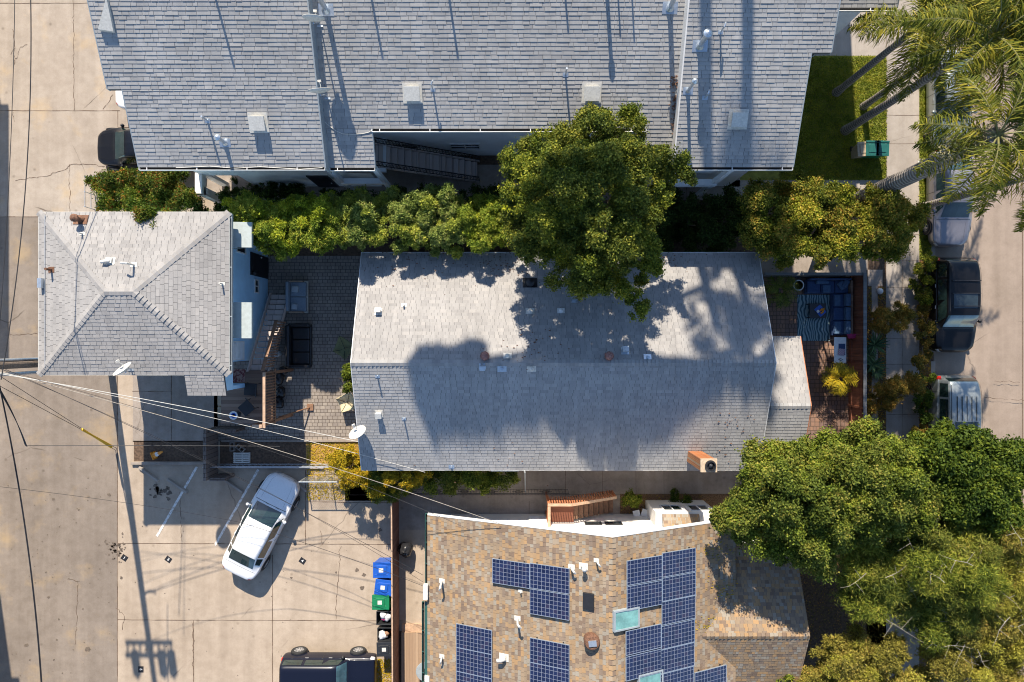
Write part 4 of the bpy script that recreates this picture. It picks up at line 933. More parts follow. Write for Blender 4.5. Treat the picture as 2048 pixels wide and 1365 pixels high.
door_on(MH, (-5.9, -1.2, .05), .9, 2.05, 'y', -1, 'white'); door_on(MH, (10.6, -2.6, .05), .95, 2.05, 'y', 1, 'wood_orange')
mb = MB(); mb.box(10.6, 11.2, -4.2, -1.0, 0, .12); mb.build('porch_step', 'walk_dark', MH)
vent(MH, mN, 757, 624, 'box', .24, mat='offwhite'); vent(MH, mN, 808, 611, 'pipe', .2, .035, 'offwhite'); vent(MH, mN, 1060, 566, 'cap', .12, .1, 'black'); vent(MH, mN, 1060, 623, 'cap', .1, .06, 'offwhite')
vent(MH, mN, 1122, 622, 'cap', .12, .05, 'white'); vent(MH, mN, 1148, 600, 'box', .22, mat='galv'); vent(MH, mN, 970, 712, 'turbine', mat='redrust'); vent(MH, mN, 1217, 712, 'turbine', mat='redrust')
vent(MH, mN, 1015, 712, 'cap', .14, .055, 'offwhite'); vent(MH, mN, 1250, 702, 'box', .26, mat='galv'); vent(MH, mN, 1295, 714, 'pipe', .2, .05, 'galv')
vent(MH, mS, 965, 733, 'box', .22, mat='galv'); vent(MH, mS, 1004, 738, 'pipe', .35, .06, 'galv'); vent(MH, mS, 1063, 738, 'cap', .12, .06, 'offwhite')
vent(MH, mS, 755, 753, 'pipe', .3, .03, 'galv'); vent(MH, mS, 758, 828, 'box', .26, mat='offwhite'); vent(MH, mS, 808, 838, 'pipe', .32, .03, 'galv')
vent(MH, mS, 903, 934, 'pipe', .06, .04, 'galv')
# brick chimney
P0 = W(1391, 922, 3.6); mb = MB(); cx, cy = 7.62, -4.82
mb.box(cx - .29, cx + .29, cy - .23, cy + .23, 0, 5.5); ch = mb.build('chimney', 'brick', MH)
mb = MB(); mb.box(cx - .32, cx + .32, cy - .26, cy + .26, 5.5, 5.58); o = mb.build('chimney_cap', 'mortar', MH); child_of(o, ch)
mb = MB(); mb.lathe((cx + .05, cy, 5.58), [(.2, 0), (.22, .06), (.19, .14), (.15, .14), (.12, .02)], 20); mb.lathe((cx + .05, cy, 5.6), [(.05, 0), (.09, .1), (.02, .17)], 12); o = mb.build('chimney_cowl', 'black', MH); child_of(o, ch)
mb = MB(); mb.tube([W(1048, 940, 3.1), W(1050, 945, 3.0), W(1051, 985, .1)], .035, 8); mb.tube([(.3, -5.5, 3.05), (-.9, -5.5, 3.05)], .03, 8); mb.build('drain_pipe', 'galv', MH)
dish('large white satellite dish on the corner of the bungalow roof above the patio', mS.at(712, 858), W(717, 868, 4.35), (-.35, .7, .6), .38)

# ================================================================== SOUTH HOUSE WITH SOLAR PANELS
SH = thing('tan_roof_house', 'cream stuccoed house with mottled tan and grey shingle roof carrying solar panels', 'building', (3.8, -12, 0))
tW = Plane(.447, 0, 6.3 - .447 * 3.78); tE = Plane(-.47, 0, 6.3 + .47 * 3.78); X0, XR_, X2, Y1, Y0 = -3.59, 3.78, 9.25, -7.39, -24.0
wz, wy, sl_ = 4.47, -11.9, .45
wN = Plane(0, -sl_, wz + sl_ * wy); wS = Plane(0, sl_, wz - sl_ * wy); xv = (6.3 + .47 * 3.78 - wz) / .47
yv1 = wy + (wz - tE.z(9.25, 0)) / sl_; yv2 = wy - (wz - tE.z(9.25, 0)) / sl_
mb = MB(); ms_ = MB()
kw = dict(th=(.006, .013), tw=(.11, .24), e=.135)
polys = [([tW.P(X0, Y0), tW.P(XR_, Y0), tW.P(XR_, Y1), tW.P(X0, Y1)], (1, 0)),
         ([tE.P(XR_, Y0), tE.P(xv, Y0), tE.P(xv, Y1), tE.P(XR_, Y1)], (-1, 0)),
         ([tE.P(xv, wy), tE.P(9.25, yv1), tE.P(9.25, Y1), tE.P(xv, Y1)], (-1, 0)),
         ([tE.P(xv, Y0), tE.P(9.25, Y0), tE.P(9.25, yv2), tE.P(xv, wy)], (-1, 0)),
         ([wN.P(xv, wy), wN.P(12.02, wy), wN.P(12.02, yv1), wN.P(9.25, yv1)], (0, -1)),
         ([wN.P(9.25, yv1), wN.P(12.02, yv1), wN.P(12.02, -8.6), wN.P(9.25, -8.6)], (0, -1)),
         ([wS.P(9.25, yv2), wS.P(12.02, yv2), wS.P(12.02, wy), wS.P(xv, wy)], (0, 1)),
         ([wS.P(9.25, -15.2), wS.P(12.02, -15.2), wS.P(12.02, yv2), wS.P(9.25, yv2)], (0, 1))]
for i, (pts, up) in enumerate(polys): mb.slab(pts, .12); shingles(ms_, pts, up, seed=40 + i, **kw)
caps(ms_, Vector((XR_, Y0, 6.3)), Vector((XR_, Y1, 6.3)), tW.n(), tE.n(), .15, .2, seed=7, lift=.035); caps(ms_, Vector((xv, wy, wz)), Vector((12.02, wy, wz)), wN.n(), wS.n(), .13, .17, seed=8, lift=.045)
ro = mb.build('roof', 'underlay', SH); o = ms_.build('shingles', 'sh_tan', SH); child_of(o, ro)
mb = MB()
for a, c in ((Vector((X0, Y1, tW.z(X0, 0))), Vector((XR_, Y1, 6.3))), (Vector((XR_, Y1, 6.3)), Vector((9.25, Y1, tE.z(9.25, 0))))):
    q = [a + Vector((0, 0, -.2)), c + Vector((0, 0, -.2)), c + Vector((0, .05, -.2)), a + Vector((0, .05, -.2))]; mb.add(q + [p + Vector((0, 0, .225)) for p in q], [(3, 2, 1, 0), (4, 5, 6, 7), (0, 1, 5, 4), (1, 2, 6, 5), (2, 3, 7, 6), (3, 0, 4, 7)])
mb.build('barge_board', 'white', SH)
mb = MB(); WY = -8.1; mb.prism([(-3.0, WY), (8.6, WY), (8.6, -23), (-3.0, -23)], 0, 3.1); mb.prism([(8.6, -9.2), (11.5, -9.2), (11.5, -14.6), (8.6, -14.6)], 0, 3.2)
mb.add([(-3.0, WY, 3.1), (8.6, WY, 3.1), (8.6, WY, 3.9), (XR_, WY, 6.1), (-3.0, WY, 3.15), (-3.0, WY - .1, 3.1), (8.6, WY - .1, 3.1), (8.6, WY - .1, 3.9), (XR_, WY - .1, 6.1), (-3.0, WY - .1, 3.15)],
       [(4, 3, 2, 1, 0), (5, 6, 7, 8, 9), (4, 9, 8, 3), (3, 8, 7, 2)])
mb.build('wall', 'cream_wall', SH)
for y0_, y1_, xx in ((-7.35, -11.0, 0), (-11.1, -14.5, -.14), (-14.6, -23.9, 0)):
    gutter(SH, (X0 + xx, y0_, tW.z(X0, 0)), (X0 + xx, y1_, tW.z(X0, 0)), side=Vector((-1, 0, 0)), mat_out='green_trim', w=.1, hang=.9)
mb = MB(); mb.slab([tW.P(X0 - .13, -14.5), tW.P(X0, -14.5), tW.P(X0, -11.1), tW.P(X0 - .13, -11.1)], .1); o = mb.build('eave_extension', 'green_trim', SH)
mb = MB(); mb.box(-3.75, -3.55, -10.9, -10.3, 2.95, 3.25); mb.build('service_box', 'offwhite', SH); mb = MB(); mb.box(-3.7, -3.5, -14.45, -14.2, 2.85, 3.1); mb.build('service_box', 'offwhite', SH)
window_on(SH, (3.6, WY, 1.75), .75, .45, 'x', 1, frame='black'); window_on(SH, (4.5, WY, 1.75), .75, .45, 'x', 1, frame='black')
door_on(SH, (1.25, WY, .6), 1.0, 1.9, 'x', 1, 'white'); window_on(SH, (-2, WY, 1.7), 1.0, .9, 'x', 1)
# bay on the north wall
mb = MB(); mb.prism([(6.25, -7.95), (6.25, -7.45), (8.95, -7.45), (8.95, -8.1), (6.25, -8.1)], 0, 2.3); mb.build('bay', 'cream_wall', SH)
mb = MB(); ms_ = MB(); pts = [Vector((6.5, -8.05, 2.75)), Vector((6.5, -7.5, 2.45)), Vector((8.1, -7.5, 2.45)), Vector((8.1, -8.05, 2.75))]; mb.slab(pts, .08); shingles(ms_, pts, (0, -1), seed=60, **kw); o = mb.build('bay_roof', 'trim_grey', SH); o2 = ms_.build('bay_shingles', 'sh_tan', SH); child_of(o2, o)
window_on(SH, (7.1, -7.45, 1.6), .9, 1.0, 'x', 1); window_on(SH, (8.3, -7.45, 1.6), .9, 1.0, 'x', 1)
# roof fittings
for px, py, k, h, r, pl in ((884, 1162, 'elbow', .55, .045, tW), (1035, 1237, 'elbow', .6, .045, tW), (1008, 1315, 'goose', .25, .07, tW), (884, 1313, 'elbow', .25, .04, tW), (1143, 1134, 'elbow', .35, .045, tW), (1167, 1133, 'cap', .3, .06, tW), (1193, 1121, 'elbow', .3, .035, tW), (1041, 1182, 'pipe', .2, .03, tW)):
    vent(SH, pl, px, py, k, h, r, 'offwhite', Vector((.12, -.16, 0)) if px != 884 else Vector((-.05, -.2, 0)))
mb = MB(); p = tW.at(1177, 1203, .06); mb.obox(p, (.44, .62, .1), R_to(tW.n())); mb.build('flat_vent', 'black', SH, bevel=.01)
mb = MB(); p = tW.at(1183, 1280, 0); mb.lathe(p, [(.3, -.1), (.3, .22), (.26, .3), (.2, .32)], 24); mb.build('turbine_base', 'rust', SH); mb = MB(); mb.obox(p + Vector((0, 0, .34)), (.3, .22, .05), rz(.1)); mb.build('turbine_lid', 'galv', SH)
def skylight(px, py, w, h):
    p = tE.at(px, py, .08); R = R_to(tE.n()); mb = MB()
    for s_ in (-1, 1): mb.obox(p + R @ Vector((0, s_ * (h / 2 - .03), 0)), (w, .06, .16), R); mb.obox(p + R @ Vector((s_ * (w / 2 - .03), 0, 0)), (.06, h - .12, .16), R)
    f = mb.build('skylight', 'trim_grey', SH); mb = MB(); mb.obox(p + R @ Vector((0, 0, .03)), (w - .12, h - .12, .05), R); o = mb.build('pane', 'skyglass', SH); child_of(o, f)
skylight(1252, 1238, 1.15, .78); skylight(1300, 1362, 1.15, .7)

# ---- solar panels, one thing each
m, t, b = nodes('solar_cells'); uv = t.nodes.new("ShaderNodeUVMap"); sp = t.nodes.new("ShaderNodeSeparateXYZ"); lk(t, uv.outputs[0], sp.inputs[0])
def gridline(sock, n, w):
    fr = math_n(t, 'FRACT', math_n(t, 'MULTIPLY', sock, n)); a = math_n(t, 'ABSOLUTE', math_n(t, 'SUBTRACT', fr, .5)); return math_n(t, 'GREATER_THAN', a, .5 - w)
g = math_n(t, 'MAXIMUM', gridline(sp.outputs[0], 10, .045), gridline(sp.outputs[1], 6, .045)); fl = math_n(t, 'ADD', math_n(t, 'FLOOR', math_n(t, 'MULTIPLY', sp.outputs[0], 10)), math_n(t, 'MULTIPLY', math_n(t, 'FLOOR', math_n(t, 'MULTIPLY', sp.outputs[1], 6)), 17.3))
wn = t.nodes.new("ShaderNodeTexWhiteNoise"); wn.noise_dimensions = '1D'; oi = t.nodes.new("ShaderNodeObjectInfo"); lk(t, math_n(t, 'ADD', fl, math_n(t, 'MULTIPLY', oi.outputs['Random'], 91)), wn.inputs['W'])
c = ramp(t, wn.outputs[0], [(0, (.006, .009, .035)), (.8, (.012, .018, .06)), (1, (.028, .022, .05))]); lk(t, mix(t, g, c, (.20, .22, .27)), b.inputs['Base Color'])
b.inputs['Roughness'].default_value = .25; b.inputs['Coat Weight'].default_value = .8; b.inputs['Coat Roughness'].default_value = .08; M['cells'] = m
pcount = {}
def panel(pl, px, py, lab):
    """px,py = photo pixel of the panel's centre"""
    c0 = pl.at(px, py, .13); R = R_to(pl.n()); w, h = 1.64, .985
    root = thing('solar_panel', lab, 'solar panel', tuple(c0), group='solar panels on the tan roof', local=True)
    mb = MB(); v = [R @ Vector((x * w / 2, y * h / 2, .018)) for x, y in ((-1, -1), (1, -1), (1, 1), (-1, 1))]; mb.add(v, [(0, 1, 2, 3)])
    o = mb.build('cells', 'cells', root); uvl = o.data.uv_layers.new(name='UVMap'); 
    for i, q in enumerate(((0, 0), (1, 0), (1, 1), (0, 1))): uvl.data[i].uv = q
    mb = MB()
    for s_ in (-1, 1): mb.obox(R @ Vector((0, s_ * (h / 2 - .008), 0)), (w, .02, .05), R); mb.obox(R @ Vector((s_ * (w / 2 - .008), 0, 0)), (.02, h - .03, .05), R)
    mb.obox(R @ Vector((0, 0, -.015)), (w - .03, h - .03, .01), R)
    mb.build('frame', 'galv', root)
    mb = MB()
    for s_ in (-.55, .55):
        mb.obox(R @ Vector((s_, 0, -.06)), (.04, h * 1.08, .05), R)
        for q in (-.45, .45): mb.obox(R @ Vector((s_, q, -.11)), (.05, .05, .1), R)
    mb.build('mounting_rail', 'black', root)
def panels(pl, lst):
    for px, py, lab in lst: panel(pl, px, py, lab)
panels(tW, [(1022, 1147, 'solar panel at the upper left end of the L of three on the west slope'), (1099, 1157, 'solar panel at the corner of the L of three on the west slope'), (1099, 1209, 'solar panel at the lower end of the L of three on the west slope'),
            (948, 1278, 'upper solar panel of the left column on the west slope'), (948, 1326, 'second solar panel down in the left column on the west slope'), (948, 1374, 'solar panel cut by the bottom edge in the left column on the west slope'),
            (1099, 1308, 'solar panel below the gap under the L of three, west slope'), (1099, 1357, 'solar panel cut by the bottom edge in the column below the L of three')])
panels(tE, [(1289, 1142, 'top left solar panel of the east slope block'), (1289, 1190, 'second solar panel of the left column on the east slope, just above the skylight'),
            (1287, 1281, 'solar panel just below the skylight on the east slope'), (1287, 1328, 'solar panel two below the skylight on the east slope'),
            (1358, 1126, 'top right solar panel of the east slope block'), (1358, 1173, 'second solar panel from the top in the long right column'), (1357, 1221, 'third solar panel from the top in the long right column, right of the skylight'),
            (1356, 1268, 'fourth solar panel from the top in the long right column'), (1355, 1316, 'fifth solar panel from the top in the long right column'), (1354, 1364, 'solar panel cut by the bottom edge in the long right column'),
            (1421, 1362, 'solar panel at the bottom edge, lone one right of the long column')])
# ---- redwood stair of the south house
RS = thing('redwood_staircase', 'reddish wooden landing and steps with slatted rails against the cream wall', 'staircase', (3, -7.5, 0))
mb = MB(); mb.box(1.6, 2.75, -8.08, -7.1, 1.36, 1.5); mb.build('landing', 'wood_red', RS)
n = 8
for k in range(n):
    z = 1.5 * (n - k) / (n + 1); x = 2.75 + k * .25; mb = MB(); mb.box(x, x + .21, -8.0, -7.1, z - .04, z); mb.build('step', 'wood_rail', RS)
mb = MB(); mb.slab([Vector((2.6, -7.16, 2.45)), Vector((2.6, -7.04, 2.45)), Vector((4.75, -7.04, 1.05)), Vector((4.75, -7.16, 1.05))], .05); mb.slab([Vector((1.55, -7.16, 2.45)), Vector((1.55, -7.04, 2.45)), Vector((2.6, -7.04, 2.45)), Vector((2.6, -7.16, 2.45))], .05); mb.box(1.55, 1.67, -8.05, -7.17, 2.4, 2.45)
mb.build('handrail', 'wood_tan', RS)
mb = MB()
for k in range(10): x = 1.62 + k * .11; mb.box(x, x + .05, -7.03, -6.99, 1.3, 2.42)
for k in range(18): x = 2.7 + k * .115; z = 2.42 - (x - 2.6) * .65; mb.box(x, x + .05, -7.03, -6.99, max(0, z - 1.15), z)
for k in range(9): y = -8.0 + k * .1; mb.box(1.56, 1.6, y, y + .045, 1.3, 2.4)
mb.build('baluster', 'wood_orange', RS)
for x, y, h in ((1.6, -7.1, 2.4), (1.6, -8.0, 1.4), (4.7, -7.1, 1.05)): mb = MB(); mb.box(x - .05, x + .05, y - .05, y + .05, 0, h); mb.build('post', 'wood_orange', RS)
# ================================================================== VEHICLES
def catmull(a, b, c, d, t): return 0.5 * ((2 * b) + (c - a) * t + (2 * a - 5 * b + 4 * c - d) * t * t + (3 * b - a - 3 * c + d) * t * t * t)
class Body:
    """stations (x, half width, bottom z, belt z, roof half width, roof z)"""
    def __init__(s, st, tight=0.35):
        s.rings = []
        for x, w, zb, zs, wr, zr in st:
            cab = zr - zs > 0.2; q = .06 if cab else .02
            s.rings.append([Vector(p) for p in ((x, w * .86, zb), (x, w * .97, zb + .07), (x, w, zb + (zs - zb) * .5), (x, w * .985, zs - .03), (x, w * (.95 if cab else .90), zs + .02),
                            (x, wr + (w * .95 - wr) * .12, zs + (zr - zs) * .86), (x, wr * .86, zr - .003 if not cab else zr + .005), (x, 0, zr + .03 if cab else zr + .02))])
        s.tight = tight
    def P(s, i, j):
        n = len(s.rings); m = 8; i = max(0, min(n - 1.0001, i)); j = max(0, min(m - 1.0001, j)); i0 = int(i); j0 = int(j); ti = i - i0; tj = j - j0
        def ring(k, jj):
            r = s.rings[max(0, min(n - 1, k))]; a = r[max(0, jj - 1)]; b = r[jj]; c = r[jj + 1]; d = r[min(m - 1, jj + 2)]
            lin = b.lerp(c, tj); cm = catmull(a, b, c, d, tj); return lin.lerp(cm, s.tight)
        a, b, c, d = (ring(k, j0) for k in (i0 - 1, i0, i0 + 1, i0 + 2)); lin = b.lerp(c, ti); return lin.lerp(catmull(a, b, c, d, ti), .55)
    def N(s, i, j):
        e = .05; a = s.P(i + e, j) - s.P(i - e, j); b = s.P(i, min(j + e, 7)) - s.P(i, j - e); n = b.cross(a); n.normalize()
        if n.y < 0 and j < 5: n = -n
        if j >= 5 and n.z < 0: n = -n
        return n
    def shell(s, ni=4, nj=4):
        mb = MB(); n = len(s.rings); I = (n - 1) * ni + 1; J = 7 * nj + 1
        for sg in (1, -1):
            o = len(mb.v)
            for a in range(I):
                for b in range(J): p = s.P(a / ni, b / nj); mb.v.append((p.x, p.y * sg, p.z))
            for a in range(I - 1):
                for b in range(J - 1):
                    q = (o + a * J + b, o + a * J + b + 1, o + (a + 1) * J + b + 1, o + (a + 1) * J + b); mb.f.append(q if sg > 0 else q[::-1]); mb.m.append(0)
        for a in (0, I - 1):                                     # end caps and floor
            L = [(s.P(a / ni, b / nj)) for b in range(J)]; poly = [(p.x, p.y, p.z) for p in L] + [(p.x, -p.y, p.z) for p in reversed(L[:-1])]; mb.add(poly, [tuple(range(len(poly)))])
        return mb
    def patch(s, i0, i1, j0, j1, off=.006, ni=6, nj=5, sides=(1, -1), skew=0.0):
        mb = MB()
        for sg in sides:
            o = len(mb.v)
            for a in range(ni + 1):
                for b in range(nj + 1):
                    j = j0 + (j1 - j0) * b / nj; i = i0 + (i1 - i0) * a / ni + skew * (b / nj - .5); p = s.P(i, j) + s.N(i, j) * off; mb.v.append((p.x, p.y * sg, p.z))
            for a in range(ni):
                for b in range(nj):
                    q = (o + a * (nj + 1) + b, o + a * (nj + 1) + b + 1, o + (a + 1) * (nj + 1) + b + 1, o + (a + 1) * (nj + 1) + b); mb.f.append(q if sg > 0 else q[::-1]); mb.m.append(0)
        return mb
SED = [(2.43, .30, .30, .50, .22, .54), (2.36, .60, .24, .61, .42, .66), (2.10, .81, .22, .70, .58, .77), (1.15, .90, .20, .84, .64, .91), (.35, .91, .20, .90, .60, 1.36), (-.35, .91, .20, .92, .62, 1.43), (-1.15, .91, .20, .93, .58, 1.36),
       (-1.85, .90, .22, .95, .62, 1.02), (-2.2, .82, .26, .92, .60, .98), (-2.38, .66, .30, .84, .5, .9), (-2.45, .40, .34, .62, .34, .68)]
SUVS = [(2.29, .36, .34, .62, .28, .70), (2.22, .64, .28, .80, .48, .88), (1.98, .82, .26, .92, .60, 1.0), (1.15, .89, .24, 1.02, .66, 1.09), (.5, .90, .24, 1.05, .66, 1.62), (-.4, .90, .24, 1.06, .68, 1.68), (-1.5, .90, .24, 1.07, .66, 1.64),
        (-2.02, .88, .26, 1.06, .62, 1.52), (-2.2, .84, .30, 1.0, .62, 1.12), (-2.28, .76, .34, .86, .56, .92)]
BOX = [(2.12, .72, .42, .88, .62, .94), (2.08, .82, .36, .96, .70, 1.0), (1.75, .86, .34, 1.0, .74, 1.04), (.95, .87, .32, 1.02, .76, 1.08), (.50, .87, .32, 1.04, .72, 1.58), (-.4, .87, .32, 1.05, .73, 1.62), (-1.6, .87, .32, 1.05, .73, 1.6),
       (-2.0, .87, .34, 1.05, .71, 1.56), (-2.10, .85, .38, 1.02, .70, 1.1), (-2.14, .80, .42, .9, .66, .98)]
def wheel(root, x, y, r=.32, w=.21, sg=1, spokes=5):
    R = Matrix.Rotation(math.pi / 2 * -sg, 3, 'X'); mb = MB()
    mb.lathe((x, y, r), [(r * .62, -w / 2), (r * .93, -w / 2), (r, -w / 2 + .03), (r, w / 2 - .03), (r * .93, w / 2), (r * .66, w / 2), (r * .62, w / 2 - .03)], 28, mat3=R)
    t = mb.build('wheel', 'rubber', root, smooth=False); mb = MB()
    c = Vector((x, y, r)) + R @ Vector((0, 0, w / 2 - .05)); mb.lathe(c, [(r * .64, -.02), (r * .64, .03), (r * .58, .045), (r * .56, 0), (.05, -.01)], 24, mat3=R)
    for k in range(spokes):
        a = 6.283 * k / spokes; d = R @ Vector((math.cos(a), math.sin(a), 0)); e = R @ Vector((-math.sin(a), math.cos(a), 0)); nn = R @ Vector((0, 0, 1))
        p = [c + d * .03 + e * .035, c + d * .03 - e * .035, c + d * r * .57 - e * .03, c + d * r * .57 + e * .03]; mb.slab([q + nn * .045 for q in p], .02, n=nn)
    mb.lathe(c, [(.05, 0), (.05, .05), (.02, .06)], 10, mat3=R); o = mb.build('rim', 'alloy', root); child_of(o, t)
def car(label, st, paint, c, ang, kind='sedan', cat='car', name='parked_car', group=None, sx=1.0, sy=1.0, glass='carglass', windsh=None, roof=None, roofrails=False, sun=None, tail='redlens', pillar_side=True):
    root = thing(name, label, cat, (c[0], c[1], c[2] if len(c) > 2 else 0), ang, group, local=True)
    B = Body(st, .2 if kind == 'box' else .45); n = len(st); ir = 4; rr_ = n - 4 if kind != 'sedan' else 6
    rear_j = 7 if kind == 'sedan' else n - 2
    body = B.shell().build('body', paint, root, smooth=True)
    e = .12
    ws = MB(); p = B.patch(3 + .14, 4 - .04, 5.25, 7.0, .007); ws.add(p.v, p.f); ws.build('windshield', windsh or glass, root, smooth=True)
    if kind == 'sedan': p = B.patch(6.08, 6.86, 5.25, 7.0, .007)
    else: p = B.patch(n - 3 + .08, n - 3 + .86, 5.2, 7.0, .009)
    p.build('rear_window', glass, root, smooth=True)
    last = 6.55 if kind == 'sedan' else n - 3 - .15
    cuts = [3.5, 4.85, 6.0, last] if kind == 'sedan' else ([3.6, 4.75, 5.75, last] if kind == 'suv' else [3.65, 4.7, 5.5, last])
    for k in range(3):
        a, b_ = cuts[k] + .05, cuts[k + 1] - .05
        if b_ - a < .15: continue
        for sd in (1, -1):
            p = B.patch(a, b_, 4.12, 4.9, .008, sides=(sd,), skew=(.35 if k == 0 else 0)); p.build('side_window', glass, root, smooth=True)
    for sd in (1, -1):
        p = B.patch(.35, 1.55, 2.55, 3.7, .008, sides=(sd,)); p.build('headlight', 'lens', root, smooth=True)
        p = B.patch(n - 2.6, n - 1.3, 2.7, 4.3, .008, sides=(sd,)); p.build('taillight', tail, root, smooth=True)
        mb = MB(); q = B.P(3.55, 3.9); mb.lathe((q.x, (q.y + .11) * sd, q.z + .06), [(.02, -.07), (.075, -.05), (.08, .04), (.03, .075)], 10); mb.obox((q.x, (q.y + .03) * sd, q.z + .04), (.08, .12, .05), Matrix.Identity(3)); mb.build('mirror', paint if kind != 'box' else 'black', root, smooth=True)
        for i_ in (4.45, 5.45): 
            q = B.P(i_, 3.2); mb = MB(); mb.obox((q.x, (q.y + .012) * sd, q.z - .03), (.16, .03, .025), Matrix.Identity(3)); mb.build('door_handle', 'alloy' if kind != 'sedan' else paint, root)
    # shut lines and bumpers
    def sl_(a, b_, j0, j1, ni, nj):
        for sd in (1, -1): B.patch(a, b_, j0, j1, .004, ni=ni, nj=nj, sides=(sd,)).build('shut_line', 'black', root)
    sl_(3.02, 3.045, 4.3, 7, 1, 10); sl_(.62, .645, 3.9, 7, 1, 10)
    for i_ in (3.4, 4.82, 6.0): sl_(i_, i_ + .03, .8, 3.85, 1, 8)
    if kind == 'sedan': sl_(7.15, 7.18, 4.2, 7, 1, 8)
    sl_(1.2, 3.0, 4.02, 4.07, 10, 1); sl_(1.0, 2.9, 5.9, 5.93, 10, 1)
    q = B.patch(.12, .7, 2.2, 2.6, .012, ni=4, nj=2); q.build('grille', 'black', root)
    for x in (st[3][0] + .28, -(abs(st[n - 3][0]) - .62 + (.12 if kind != 'sedan' else .0))):
        for sd in (1, -1):
            w_ = st[4][1]; mb = MB(); R = Matrix.Rotation(math.pi / 2 * -sd, 3, 'X'); mb.lathe((x, (w_ - .03) * sd, .33), [(.02, 0), (.385, 0), (.385, .045), (.3, .048), (.02, .048)], 24, mat3=R); mb.build('wheel_arch', 'black', root)
            wheel(root, x, (w_ - .04 + (.03 if kind == 'box' else 0)) * sd, .32 if kind != 'box' else .36, .2, sd, 5 if kind != 'box' else 7)
    mb = MB(); mb.tube([(st[3][0] - .02, .3, st[3][3] + .1), (st[3][0] - .12, -.2, st[3][3] + .13)], .008, 4); mb.tube([(st[3][0] - .02, -.25, st[3][3] + .1), (st[3][0] - .12, -.65, st[3][3] + .1)], .008, 4); mb.build('wiper', 'black', root)
    if roofrails:
        for sd in (1, -1): B.patch(4.2, n - 3.3, 5.55, 5.68, .05, ni=6, nj=1, sides=(sd,)).build('roof_rail', 'black', root)
        for xx in roofrails: mb = MB(); mb.box(xx - .02, xx + .02, -.6, .6, 1.72, 1.76) if kind == 'x' or len(roofrails) < 4 else mb.box(-1.35, -.2, xx - .012, xx + .012, 1.70, 1.715); mb.build('roof_bar', 'black', root)
    if sun:
        p = B.patch(sun[0], sun[1], 6.15, 7.0, .007); p.build('sunroof', 'glass', root, smooth=True)
    root.scale = (sx, sy, 1)
    return root
EAST = -.12
car('white sedan parked at an angle across the sunny parking lot', SED, 'p_white', (-11.5, -8.47), math.atan2(195, 98), sx=1.02, sy=.98)
car('black sport utility vehicle with grey hood parked on the street beside the orange shrub strip', SUVS, 'p_black', (20.24, 1.65, EAST), -math.pi / 2, 'suv', 'suv', sx=.95, sy=1.06, windsh='bluegl', roofrails=[.1, -.5, -1.1], sun=(4.35, 5.1), group='cars parked along the street')
car('silver estate car with ribbed roof and dark sunroof half under the green street tree', SUVS, 'p_silver', (20.28, -3.75, EAST), -math.pi / 2, 'suv', 'car', sx=.95, sy=1.03, roofrails=[-.42, -.21, 0, .21, .42], sun=(4.15, 4.75), group='cars parked along the street')
car('grey sedan under the palm trunk with its dark hood pointing down the street', SED, 'p_grey', (20.2, 6.6, EAST), -math.pi / 2, 'sedan', sx=.92, sy=1.0, group='cars parked along the street')
car('pale silver sedan almost hidden under the drooping palm fronds', SED, 'p_silver', (20.2, 11.1, EAST), -math.pi / 2, 'sedan', sx=.92, sy=1.0, group='cars parked along the street')
car('boxy navy four wheel drive with white wheels cut by the bottom edge', BOX, 'p_navy', (-8.36, -15.25), 0, 'box', 'suv', windsh='bluegl')
SED2 = [(x + (.3 if 2 < i < 6 else 0), *r) for i, (x, *r) in enumerate(SED)]
car('dark green sedan with its nose out of the parking undercroft', SED2, 'p_green', (-16.75, 8.88), math.pi, 'sedan', sx=.96, sy=.96)
car('white sedan with only its red tail light corner showing under the roof edge', SED, 'p_white', (-15.75, 11.45), 0, 'sedan', sx=.97, sy=.97)

